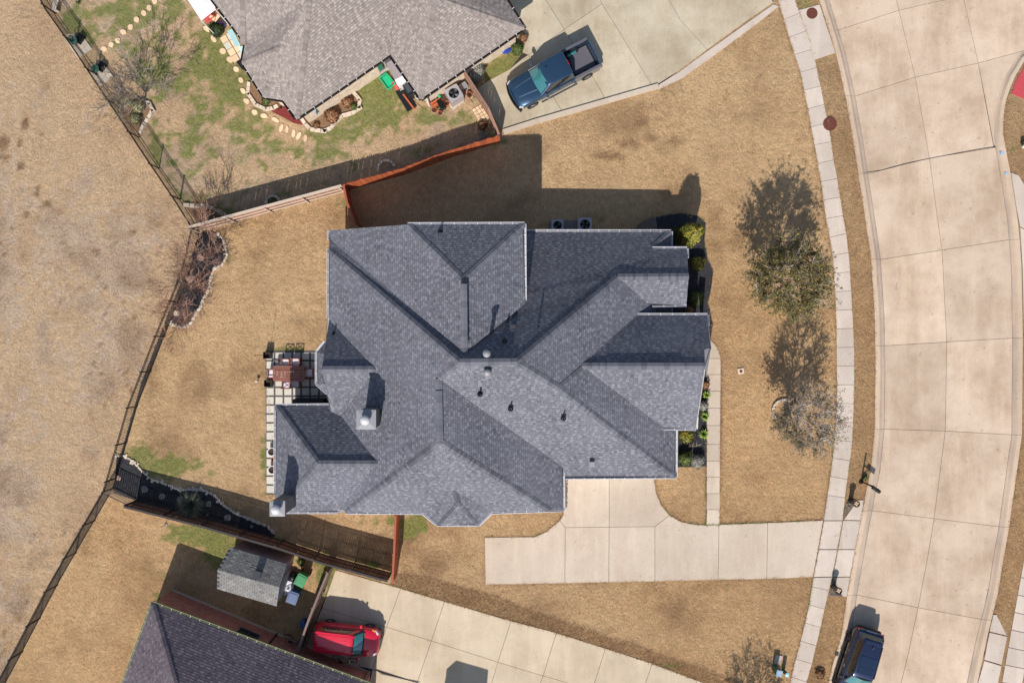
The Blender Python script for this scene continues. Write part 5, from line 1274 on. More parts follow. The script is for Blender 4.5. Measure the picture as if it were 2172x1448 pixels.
stone_ring(1630, 602, .85, 1.9, 4.4, 9, 'curved brick ring under the green street tree')
stone_ring(1662, 872, .72, 1.3, 4.6, 9, 'curved brick ring under the thin street tree')
t = bed([(392, 435), (440, 436), (470, 449), (486, 462), (430, 488)], 'shaded corner bed with curved block edging behind the fence corner', M['brownmulch'], [(392, 435), (415, 437), (440, 437), (462, 446), (485, 461)], None, .17, blocky=True)
bed([(252, 228), (300, 216), (322, 222), (324, 240), (308, 262), (294, 288)], 'triangular raised bed with block edging by the iron fence', M['brownmulch'], [(252, 227), (280, 220), (300, 216), (318, 220), (325, 234), (316, 252), (306, 266), (296, 286)], None, .15, blocky=True)

# ------------------------------------------------------------ trees and shrubs
def grow(mb, p, d, L, r, depth, tips, spread, rng, up=.25, n=4, kids_=(2, 3), rmin=.0075):
    pts = [p]; rs = [r]; q = p.copy(); dd = d.copy(); seg = 3
    for i in range(seg):
        dd = (dd + Vector((rng.uniform(-1, 1), rng.uniform(-1, 1), rng.uniform(-.3, 1) * up)) * .22).normalized()
        q = q + dd * (L / seg); pts.append(q.copy()); rs.append(max(rmin, r * (1 - .18 * (i + 1))))
        if depth <= 2: tips.append((q.copy(), dd.copy(), depth))
    mb.tube(pts, rs, n, rng.random(), cap=False)
    if depth <= 0: return
    for k in range(rng.randint(*kids_) + (1 if depth == 3 else 0)):
        ax = Vector((rng.uniform(-1, 1), rng.uniform(-1, 1), rng.uniform(-.6, .9) * (.5 + up))).normalized()
        nd = (dd + ax * spread).normalized(); src = pts[rng.choice((1, 2, 3, 3))]
        grow(mb, src, nd, L * rng.uniform(.55, .85), rs[-1] * .68, depth - 1, tips, spread, rng, up, 3, kids_, rmin)
def leafcloud(mb, tips, n, size, jit, rng, flat=.5):
    for _ in range(n):
        p, d, _k = rng.choice(tips); c = p + Vector((rng.gauss(0, jit), rng.gauss(0, jit), rng.gauss(0, jit * .7)))
        if c.z < .05: continue
        a = Vector((rng.uniform(-1, 1), rng.uniform(-1, 1), rng.uniform(-1, 1) * flat)).normalized(); b = a.cross(Vector((rng.uniform(-1, 1), rng.uniform(-1, 1), rng.uniform(.2, 1)))).normalized()
        s_ = size * rng.uniform(.6, 1.4)
        mb.add([c - a * s_, c + b * s_ * .45, c + a * s_, c - b * s_ * .45], [(0, 1, 2, 3)], rng.random())
def tree(px, py, label, limbs=6, trunkh=1.1, L=1.6, r=.075, depth=3, leaves=0, leafmat_=None, barkmat=None, lsize=.05, jit=.12, spread=.75, seed=1, tilt=.75, name='street_tree', cat='tree', group=None, up=.3, kids_=(2, 3), jscale=1.0):
    rng = random.Random(seed); b = P(px, py); t = thing(name, label, cat, (b.x, b.y, 0), group)
    tr = MB(); top = Vector((b.x, b.y, trunkh)); tr.tube([(b.x, b.y, -.1), (b.x + .02, b.y, trunkh * .5), top], [r * 1.35, r * 1.05, r], 8)
    tr.build('trunk', barkmat or M['bark'], t, smooth=True)
    br = MB(); tips = []
    for k in range(limbs):
        a = 2 * math.pi * k / limbs + rng.uniform(-.3, .3); tl = tilt * rng.uniform(.35, 1.15)
        grow(br, top.copy(), Vector((math.cos(a) * tl, math.sin(a) * tl, 1)).normalized(), L * rng.uniform(.8, 1.15), r * .62, depth, tips, spread, rng, up, 4, kids_, .014 if cat == 'tree' else .009)
    br.build('branches', barkmat or M['bark'], t)
    if leaves:
        lf = MB(); leafcloud(lf, tips, leaves, lsize, jit, rng); lf.build('crown', leafmat_, t)
    return t
ST = 'trees along the sidewalk'
def crown_tree(px, py, label, R_, zc, rz_, ntwig, nleaf, lmat, bmat, lsize, seed, bare_top=0.0, name='street_tree'):
    """a young oak: limbs spread to an uneven crown, branches and twigs join the nearest wood"""
    rng = random.Random(seed); b = P(px, py); t = thing(name, label, 'tree', (b.x, b.y, 0), ST); B = Vector((b.x, b.y, 0))
    tr = MB(); tr.tube([B + Vector((0, 0, -.1)), B + Vector((.03, .02, .7)), B + Vector((0, .03, 1.3)), B + Vector((.04, 0, 2.4))], [.12, .095, .085, .05], 8); tr.build('trunk', bmat, t, smooth=True)
    lob = [rng.uniform(.68, 1.12) for _ in range(9)]
    def env(a, ct):
        k = (a / (2 * math.pi) * 9) % 9; i = int(k); f = k - i; l_ = lob[i % 9] * (1 - f) + lob[(i + 1) % 9] * f
        sn = math.sqrt(max(0, 1 - ct * ct)); return Vector((math.cos(a) * sn * R_ * l_, math.sin(a) * sn * R_ * l_, ct * rz_))
    wood = MB(); pts = []
    def strand(p0, p1, r0, r1, bow, n, sides=3):
        out = []; m = Vector((rng.uniform(-1, 1), rng.uniform(-1, 1), rng.uniform(-.2, 1))) * bow
        for i in range(n + 1): u = i / n; out.append(p0.lerp(p1, u) + m * math.sin(math.pi * u) + Vector((rng.uniform(-1, 1), rng.uniform(-1, 1), rng.uniform(-1, 1))) * bow * .25 * (0 < i < n))
        wood.tube(out, [r0 + (r1 - r0) * i / n for i in range(n + 1)], sides, rng.random(), cap=False); return out
    core = [B + Vector((0, .03, z)) for z in (1.1, 1.4, 1.8, 2.2)]
    for k in range(11):
        a = 2 * math.pi * k / 11 * 2.6 + rng.uniform(-.2, .2); e = B + Vector((0, 0, zc)) + env(a, rng.uniform(-.35, .85)) * rng.uniform(.6, .8)
        pts += strand(rng.choice(core), e, .045, .02, .12, 7, 5)
    def near(q): arr = np.array([tuple(v) for v in pts]); d = ((arr - np.array(q)) ** 2).sum(1) + np.maximum(arr[:, 2] - q[2] + .1, 0) * 3; return pts[int(d.argmin())]
    l2 = []
    for k in range(110):
        a = rng.uniform(0, 6.283); e = B + Vector((0, 0, zc)) + env(a, rng.uniform(-.75, 1)) * rng.uniform(.45, .95); l2.append((near(e), e))
    for p0, e in l2: pts += strand(p0, e, .018, .011, .07, 5)
    l3 = []
    for k in range(ntwig):
        a = rng.uniform(0, 6.283); e = B + Vector((0, 0, zc)) + env(a, rng.uniform(-.85, 1)) * rng.uniform(.5, 1.0) ** .6 * rng.choice((.85, .95, 1.05, 1.2, 1.3)); l3.append((near(e), e))
    tips = []
    for p0, e in l3:
        o_ = strand(p0, e, .010, .007, .04, 3); d = (e - p0).normalized()
        top = (e.z - B.z - zc) / rz_
        if rng.random() < 1 - bare_top * max(0, min(1, .55 + top * .8 + (e.y - B.y) / R_ * .5)): tips += [(q, d, 0) for q in o_[1:]]
    wood.build('branches', bmat, t)
    lf = MB(); leafcloud(lf, tips, nleaf, lsize, .055, rng); lf.build('crown', lmat, t)
    return t
crown_tree(1633, 602, 'bushy olive green street tree beside the sidewalk, the fuller of the two', 2.55, 3.95, 2.1, 1250, 30000, M['lf_street'], M['barklight'], .052, 11, .3)
crown_tree(1665, 872, 'thin street tree with grey bare branches and sparse leaves overhanging the sidewalk', 2.3, 3.6, 1.9, 1250, 11500, M['lf_thin'], M['barklight'], .048, 12, .75)
crown_tree(1575, 1592, 'street tree by the lower driveway seen only by its shadow', 2.4, 3.8, 1.9, 800, 6500, M['lf_thin'], M['barklight'], .05, 13, .5)
tree(306, 214, 'bare leafless tree in the raised triangular bed by the iron fence', 8, .5, 1.5, .06, 4, 900, M['lf_thin'], M['twiggrey'], .03, spread=.8, seed=5, tilt=.8, name='bare_tree', up=.35)
BR = 'bare shrubs in the yards'
tree(461, 441, 'small bare multi stemmed shrub behind the pale fence corner', 9, .15, .95, .02, 3, 200, M['lf_thin'], M['twig'], .03, spread=.6, seed=8, tilt=.8, name='bare_shrub', cat='shrub', group=BR, up=.3, kids_=(2, 3))
tree(452, 541, 'tallest bare reddish shrub at the top of the corner mulch bed', 9, .4, 1.45, .035, 4, 600, M['lf_brown'], M['barkred'], .022, .08, .6, 41, .9, name='bare_shrub', cat='shrub', group=BR, up=.3)
tree(424, 607, 'bare reddish shrub in the middle of the corner mulch bed', 9, .3, 1.3, .03, 4, 500, M['lf_brown'], M['barkred'], .028, .08, .65, 42, .95, name='bare_shrub', cat='shrub', group=BR, up=.2)
tree(396, 677, 'smallest bare reddish shrub at the lower tip of the corner mulch bed', 8, .25, 1.1, .028, 4, 400, M['lf_brown'], M['barkred'], .028, .07, .65, 43, .95, name='bare_shrub', cat='shrub', group=BR, up=.2)
tree(262, 228, 'yellowish half bare shrub beside the bare tree', 6, .1, .6, .02, 2, 700, M['lf_straw'], M['twig'], .04, .12, .8, 44, 1.0, name='bare_shrub', cat='shrub', group=BR)
def bush(px, py, r, h, n, mat, label, lsize=.05, core=None, seed=0, name='round_shrub', cat='shrub', squash=1.0, group='shrubs around the houses', cone=0.0):
    rng = random.Random(seed or int(px * 13 + py)); p = P(px, py); t = thing(name, label, cat, (p.x, p.y, 0), group)
    st = MB()
    for k in range(5): a = k * 1.3; st.tube([(p.x, p.y, -.05), (p.x + math.cos(a) * r * .5, p.y + math.sin(a) * r * .5, h * .55)], [.02, .01], 4)
    st.build('stem', M['bark'], t)
    lf = MB()
    for _ in range(n):
        a = rng.uniform(0, 2 * math.pi); ct = rng.uniform(-.55, 1); sn = math.sqrt(max(0, 1 - ct * ct)); rad = rng.uniform(.55, 1.0) ** .5 * (1 + .1 * math.sin(a * 3 + seed) + .07 * math.sin(a * 7 + ct * 5))
        if cone: rad *= 1 - cone * max(0, ct * .5 + .5) ** 1.2 * .8; sn = max(sn, .35 * rng.random()); 
        c = Vector((p.x + math.cos(a) * sn * r * rad, p.y + math.sin(a) * sn * r * rad, h * .5 + ct * h * .5 * rad)); nrm = Vector((math.cos(a) * sn, math.sin(a) * sn, ct))
        u = nrm.cross(Vector((rng.uniform(-1, 1), rng.uniform(-1, 1), rng.uniform(-1, 1)))).normalized(); v = (nrm.cross(u) + nrm * rng.uniform(-.5, .9)).normalized(); s_ = lsize * rng.uniform(.6, 1.3)
        if c.z < .02: continue
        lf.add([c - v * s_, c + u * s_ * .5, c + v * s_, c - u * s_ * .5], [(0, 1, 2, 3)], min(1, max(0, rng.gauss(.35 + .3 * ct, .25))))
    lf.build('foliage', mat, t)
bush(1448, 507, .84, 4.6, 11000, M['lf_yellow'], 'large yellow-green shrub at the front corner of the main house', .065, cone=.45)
bush(1434, 500, .55, 1.1, 2000, M['lf_dark'], 'dark shaded shrub tucked left of the large yellow-green shrub', .06)
bush(1477, 560, .50, .85, 3000, M['lf_yellow'], 'round yellow-green clipped shrub, upper of the pair in the front bed', .035)
bush(1474, 633, .52, .75, 3000, M['lf_green'], 'round dark green clipped shrub, lower of the pair in the front bed', .033)
bush(1461, 656, .35, .35, 300, M['lf_brown'], 'small dead purple brown plant below the round green shrub', .05)
bush(1453, 922, .5, .7, 1700, M['lf_yellow'], 'golden yellow shrub under the front gutter by the path bed', .055)
bush(1451, 970, .48, .7, 1500, M['lf_green'], 'loose green and yellow shrub beside the grey round shrub', .09)
bush(1476, 976, .47, .7, 3200, M['lf_grey'], 'silvery grey round shrub with pink tint beside the front path', .04)
bush(1489, 859, .34, .6, 1800, M['lf_grey'], 'silvery grey shrub squeezed between the roof edge and the front path', .04)
bush(1494, 815, .28, .5, 500, M['lf_brown'], 'small brownish shrub at the top of the path bed', .06)
bush(1008, 158, .68, 1.0, 4200, M['lf_grey'], 'pale grey shrub outside the brown fence of the taupe house', .05)
bush(1097, 108, .42, .6, 2000, M['lf_green'], 'round green shrub by the hose reel', .035)
bush(1111, 84, .28, .5, 900, M['lf_brown'], 'rusty brown potted shrub at the corner of the taupe house', .04)
bush(706, 247, .5, .45, 900, M['lf_brown'], 'heap of dead brown stems in the wavy bed', .09)
bush(738, 218, .38, .4, 700, M['lf_brown'], 'dry brown plant at the upper end of the wavy bed', .08)
bush(752, 228, .22, .3, 400, M['lf_green'], 'small bright green plant in the wavy bed', .06)
bush(672, 268, .2, .3, 300, M['lf_brown'], 'small dry plant at the lower end of the wavy bed', .08)
bush(566, 216, .3, .35, 500, M['lf_green'], 'low green plant in the small curved bed', .06)
bush(1024, 268, .3, .4, 300, M['lf_brown'], 'dry tangled plant by the brown fence in the side yard', .09)
bush(462, 66, .5, .4, 1500, M['lf_dark'], 'dark blackish creeping shrub beside the square pavers', .05)
bush(296, 228, .45, .5, 900, M['lf_straw'], 'pale yellow-green plant in the raised triangular bed', .07)
bush(290, 252, .4, .4, 600, M['lf_straw'], 'yellowish plant at the lower tip of the raised triangular bed', .07)
bush(167, 8, .1, .3, 60, M['lf_green'], 'tiny green tuft in the neighbour lawn near the fence', .05)
bush(577, 427, .2, .3, 300, M['lf_green'], 'small green plant inside the half ring of pale blocks', .05)
bush(640, 1190, .25, .35, 500, M['lf_green'], 'green weeds behind the black bag and the shed', .05)
bush(1833, 1012, .18, .25, 200, M['lf_green'], 'small green plant at the foot of the mailbox post', .05)
bush(1738, 1427, .33, .25, 260, M['lf_brown'], 'clump of dead leaves in the grass strip by the lower sidewalk', .06)
def tuft(px, py, r, n, mat, label, h=.5, w_=.012, name='spiky_plant', group='grass like plants in the beds', seed=3):
    rng = random.Random(seed + int(px)); p = P(px, py); t = thing(name, label, 'plant', (p.x, p.y, 0), group); m = MB()
    for _ in range(n):
        a = rng.uniform(0, 6.283); l = r * rng.uniform(.5, 1.1); hh = h * rng.uniform(.5, 1.2); d = Vector((math.cos(a), math.sin(a), 0)); s_ = Vector((-d.y, d.x, 0)) * w_
        b = Vector((p.x, p.y, 0)) + d * .03; m1_ = b + d * l * .55 + Vector((0, 0, hh)); e_ = b + d * l + Vector((0, 0, hh * rng.uniform(.5, 1.0)))
        m.add([b - s_, b + s_, m1_ + s_, m1_ - s_, e_], [(0, 1, 2, 3), (3, 2, 4)], rng.random())
    m.build('blades', mat, t, kind='stuff'); MB().lathe((p.x, p.y, 0), [(.07, 0), (.05, .1), (0, .12)], 8).build('crown_base', M['soil'], t)
tuft(411, 1068, 1.0, 700, M['lf_pale'], 'large grey-green ornamental grass spraying out over the dark fence bed', .75, .007, 'ornamental_grass')
tuft(1491, 919, .34, 90, M['lf_spiky'], 'bright green spiky plant beside the bare twigs and the path', .35, .022)
tuft(1493, 882, .32, 80, M['lf_spiky'], 'bright green spiky plant just below the silvery path shrub', .35, .022)
tuft(1497, 836, .28, 60, M['lf_spiky'], 'green spiky plant above the silvery path shrub', .35, .022)
tree(1468, 945, 'bare pale twigs of a small dead shrub in the path bed', 4, .1, .5, .02, 1, 0, None, M['stone'], seed=3, name='bare_shrub', cat='shrub', group=BR, tilt=1.0)

# ------------------------------------------------------------ vehicles
def wheel_part(t, x, y, r, wd, rim, side):
    tyre = MB(); n = 26; prof = [(r * .62, -wd / 2), (r * .93, -wd / 2), (r, -wd * .36), (r, wd * .36), (r * .93, wd / 2), (r * .62, wd / 2), (r * .62, -wd / 2)]
    vs = []; fs = []
    for rr, o in prof:
        for k in range(n): a = 2 * math.pi * k / n; vs.append((x + rr * math.cos(a), y + o, r + rr * math.sin(a)))
    for i in range(len(prof) - 1):
        for k in range(n): fs.append((i * n + k, i * n + (k + 1) % n, (i + 1) * n + (k + 1) % n, (i + 1) * n + k))
    w_ = tyre.add(vs, fs).build('wheel', M['rubber'], t, smooth=False, local=True)
    m = MB(); yo = y + side * wd * .42
    for rr0, rr1 in ((.55, .63),):
        vs = []; fs = []
        for rr in (rr0 * r, rr1 * r):
            for k in range(n): a = 2 * math.pi * k / n; vs.append((x + rr * math.cos(a), yo, r + rr * math.sin(a)))
        for k in range(n): fs.append((k, (k + 1) % n, n + (k + 1) % n, n + k))
        m.add(vs, fs)
    for k in range(5):
        a = 2 * math.pi * k / 5 + .3
        for da in (-.12, .12): m.bar((x + math.cos(a) * .08 * r, yo, r + math.sin(a) * .08 * r), (x + math.cos(a + da) * .58 * r, yo, r + math.sin(a + da) * .58 * r), .03, .045)
    m.box((x, yo, r), (.14, .03, .14)); m.build('rim', rim, w_, local=True)
def loft(stations, closed_ends=True, tint=.5):
    """stations: (x, [(y, z)...]) half section from the sill up and over to the centre line; mirrored"""
    m = MB(); rows = []
    for x, half in stations:
        row = [(x, y, z) for y, z in half] + [(x, -y, z) for y, z in half[::-1] if abs(y) > 1e-6]
        rows.append(row)
    n = len(rows[0]); vs = [v for r_ in rows for v in r_]; fs = []
    for i in range(len(rows) - 1):
        for k in range(n - 1): fs.append((i * n + k, (i + 1) * n + k, (i + 1) * n + k + 1, i * n + k + 1))
    if closed_ends: fs.append(tuple(range(n))); fs.append(tuple(range((len(rows) - 1) * n, len(rows) * n))[::-1])
    return m.add(vs, fs, tint)
def smoothed(o, lv=1):
    b = o.modifiers.new('bevel', 'BEVEL'); b.width = .03; b.segments = 2; b.limit_method = 'ANGLE'; b.angle_limit = math.radians(35)
    for p in o.data.polygons: p.use_smooth = True
    e = o.modifiers.new('split', 'EDGE_SPLIT'); e.split_angle = math.radians(50)
def body_section(w_, zb, zbelt, zc, crown=.0, tuck=.08):
    """half section: sill, flank, shoulder, bonnet edge, centre"""
    return [(w_ - tuck, zb), (w_, zb + .22), (w_ + .005, (zb + zbelt) / 2), (w_ - .01, zbelt - .08), (w_ - .06, zbelt), (w_ * .62, zc - crown * .4), (w_ * .3, zc), (0, zc)]
def quadpanel(m, pts, th=.02, tint=.5):
    a, b, c, d = [Vector(p) for p in pts]; n = (b - a).cross(d - a).normalized() * th
    m.add([a, b, c, d, a + n, b + n, c + n, d + n], [(3, 2, 1, 0), (4, 5, 6, 7), (0, 1, 5, 4), (1, 2, 6, 5), (2, 3, 7, 6), (3, 0, 4, 7)], tint)
def cabin(t, bot, top, paint, glass, ws, roofz, pillars=.07, sideglass=None):
    """bot/top: plan rings (x, y) of half cabin from the front centre corner to the rear; windscreen, side and rear glass between pillars"""
    bz_ = bot['z']; (fx, fy), (rx, ry) = bot['f'], bot['r']; (tfx, tfy), (trx, try_) = top['f'], top['r']
    B = [(fx, fy, bz_), (fx, -fy, bz_), (rx, -ry, bz_), (rx, ry, bz_)]; T = [(tfx, tfy, roofz), (tfx, -tfy, roofz), (trx, -try_, roofz), (trx, try_, roofz)]
    fill = MB(); fill.add(B + T, [(0, 1, 5, 4), (1, 2, 6, 5), (2, 3, 7, 6), (3, 0, 4, 7)]); core = fill.build('pillars', paint, t, local=True)
    def face(i, j, mat, nm, u0, u1, v0, v1, off, bow=0.0, tint=.5):
        b0, b1, t0, t1 = Vector(B[i]), Vector(B[j]), Vector(T[i]), Vector(T[j]); nrm = (b1 - b0).cross(t0 - b0).normalized()
        cen = sum((Vector(v) for v in B + T), Vector()) / 8
        if ((b0 + t1) / 2 - cen).dot(nrm) < 0: nrm = -nrm
        def pt(u, v): return b0.lerp(b1, u).lerp(t0.lerp(t1, u), v) + nrm * (off + bow * (1 - (2 * u - 1) ** 2))
        n = 8; vs = []; fs = []
        for k in range(n + 1):
            u = u0 + (u1 - u0) * k / n; vs += [pt(u, v0), pt(u, v1)]
        for k in range(n): fs.append((2 * k, 2 * k + 2, 2 * k + 3, 2 * k + 1))
        o = MB().add(vs, fs, tint).build(nm, mat, t, local=True)
        for p in o.data.polygons: p.use_smooth = True
        return o
    return B, T, face

def pickup():
    c = P(1172, 169); fr = Vector((-171, -90, 0)).normalized(); rz = math.atan2(fr.y, fr.x)
    t = thing('pickup_truck', 'dark blue crew cab pickup with an open bed on the upper driveway', 'pickup', (c.x, c.y, .02), None, rz)
    pa = M['truck']
    # lower body with bonnet (front is +x)
    st = [(2.90, .62, .42, .80, .86), (2.80, .86, .38, .92, 1.02), (2.55, .96, .36, 1.02, 1.13), (2.0, 1.0, .36, 1.08, 1.20), (1.35, 1.0, .36, 1.12, 1.24), (1.2, 1.0, .36, 1.14, 1.22), (.4, 1.0, .36, 1.16, 1.20), (-.98, 1.0, .36, 1.18, 1.18)]
    b = loft([(x, body_section(w_, zb, ze, zc, .06)) for x, w_, zb, ze, zc in st]).build('body', pa, t, local=True); smoothed(b)
    # bonnet ridges and grille
    for y in (-.34, .34):
        m = MB(); m.add([(2.6, y * .9 - .05, 1.12), (2.6, y * .9 + .05, 1.12), (1.4, y * 1.25 + .07, 1.25), (1.4, y * 1.25 - .07, 1.25), (2.6, y * .9, 1.155), (1.4, y * 1.25, 1.285)], [(0, 4, 5, 3), (4, 1, 2, 5), (0, 1, 4), (3, 5, 2)]); m.build('bonnet_ridge', pa, t, local=True)
    m = MB()
    for k in range(9): a0 = -.8 + k * .2; m.bar((2.93 - .13 * (a0 / .8) ** 2, a0, .9), (2.93 - .13 * ((a0 + .2) / .8) ** 2, a0 + .2, .9), .06, .10) if a0 < .79 else None
    m.build('grille_trim', M['chrome'], t, local=True)
    m = MB()
    for k in range(10): a0 = -1.0 + k * .2; m.bar((2.98 - .20 * a0 * a0, a0, .52), (2.98 - .20 * (a0 + .2) ** 2, a0 + .2, .52), .16, .26)
    m.build('front_bumper', M['blackmetal'], t, local=True)
    for y in (-.8, .8): MB().box((2.70, y, .86), (.28, .24, .16), -.5 * y).build('headlight', M['lamp'], t, local=True, bev=.02)
    # cab
    B, T, face = cabin(t, {'z': 1.17, 'f': (1.30, .90), 'r': (-1.02, .90)}, {'f': (.62, .70), 'r': (-.92, .74)}, pa, M['glass'], 0, 1.86)
    face(0, 1, M['glass'], 'windscreen', .05, .95, .04, .93, .012, .16)
    for (i, j) in ((1, 2), (3, 0)):
        if i == 1: face(i, j, M['glassdk'], 'side_window', .10, .52, .10, .90, .01); face(i, j, M['glassdk'], 'side_window', .56, .93, .10, .90, .01)
        else: face(i, j, M['glassdk'], 'side_window', .07, .44, .10, .90, .01); face(i, j, M['glassdk'], 'side_window', .48, .90, .10, .90, .01)
    face(2, 3, M['glassdk'], 'rear_window', .08, .92, .25, .9, .01)
    st = []
    for x, w_, z in ((.76, .60, 1.80), (.66, .70, 1.86), (.45, .73, 1.90), (-.2, .75, 1.925), (-.8, .75, 1.91), (-.93, .73, 1.885), (-.97, .68, 1.84)): st.append((x + (.10 if x > .5 else 0), [(w_ + .015, z - .06), (w_, z - .01), (w_ * .9, z), (w_ * .5, z + .015), (0, z + .02)]))
    r_ = loft(st).build('cab_roof', pa, t, local=True); smoothed(r_)
    for k in range(5):
        y = -.5 + k * .25; MB().bar((.25 if abs(y) > .3 else .05, y, 1.937 - abs(y) * .02), (-.86, y, 1.925 - abs(y) * .02), .035, .022).build('roof_rib', pa, t, local=True)
    MB().box((-.97, 0, 1.83), (.05, .34, .06)).build('brake_light', M['taillamp'], t, local=True)
    MB().box((.38, -.36, 1.95), (.14, .04, .05)).build('antenna', M['black'], t, local=True)
    for s_ in (-1, 1):
        MB().bar((1.32, s_ * .88, 1.17), (.64, s_ * .71, 1.87), .05, .05).bar((.64, s_ * .735, 1.86), (-.9, s_ * .76, 1.86), .03, .04).build('pillar_trim', M['chrome'], t, local=True)
        MB().box((1.02, s_ * 1.12, 1.28), (.14, .30, .22)).bar((1.06, s_ * .92, 1.2), (1.04, s_ * 1.06, 1.26), .05, .05).build('mirror', M['chrome'], t, local=True, bev=.02)
        for x in (.25, -.75): MB().bar((x, s_ * 1.025, 1.0), (x - .22, s_ * 1.025, 1.0), .03, .04).build('door_handle', M['chrome'], t, local=True)
        MB().bar((1.35, s_ * 1.06, .36), (-1.2, s_ * 1.06, .36), .10, .06).build('running_board', M['alloy_dark'], t, local=True)
        MB().bar((1.30, s_ * .965, 1.155), (-1.0, s_ * .965, 1.185), .03, .03).build('window_trim', M['chrome'], t, local=True)
    # open bed
    m = MB()
    for s_ in (-1, 1): m.box((-1.93, s_ * .93, .80), (1.86, .13, .84))
    m.box((-1.04, 0, .80), (.10, 1.74, .80)); m.box((-2.84, 0, .82), (.09, 1.9, .78)); bo = m.build('bed_side', pa, t, local=True, bev=.025)
    MB().box((-1.95, 0, .58), (1.80, 1.72, .06)).build('bed_floor', M['black'], t, local=True)
    MB().prism([(-1.28, .30), (-1.30, .62), (-1.62, .66), (-1.66, .78), (-2.74, .78), (-2.74, -.76), (-1.5, -.76), (-1.42, -.3)], .62, .66).build('bed_mat', M['bedliner'], t, local=True)
    m = MB()
    for k in range(9): m.box((-2.80, -.8 + k * .2, 1.17), (.05, .09, .10))
    m.build('tailgate_clips', M['black'], t, local=True)
    m = MB()
    for s_ in (-1, 1): m.box((-1.95, s_ * .93, 1.235), (1.8, .15, .03))
    m.build('bed_rail_cap', M['bedliner'], t, local=True)
    for s_ in (-1, 1): MB().lathe((-2.02, s_ * .0 + s_ * .80, .6), [(.0, .26), (.16, .24), (.22, .0)], 14).build('wheel_arch', M['black'], t, local=True)
    MB().tube([(-1.35, -.66, .8), (-1.95, -.66, .8)], .10, 12).build('tool_roll', M['glass'], t, local=True)
    m = MB().box((-2.99, 0, .52), (.2, 1.86, .2)); m.build('rear_bumper', M['chrome'], t, local=True, bev=.03)
    for s_ in (-1, 1): MB().box((-2.86, s_ * .93, .95), (.1, .12, .4)).build('tail_light', M['taillamp'], t, local=True)
    for x in (1.95, -1.95):
        for s_ in (-1, 1): wheel_part(t, x, s_ * .90, .40, .28, M['alloy'], s_)
pickup()

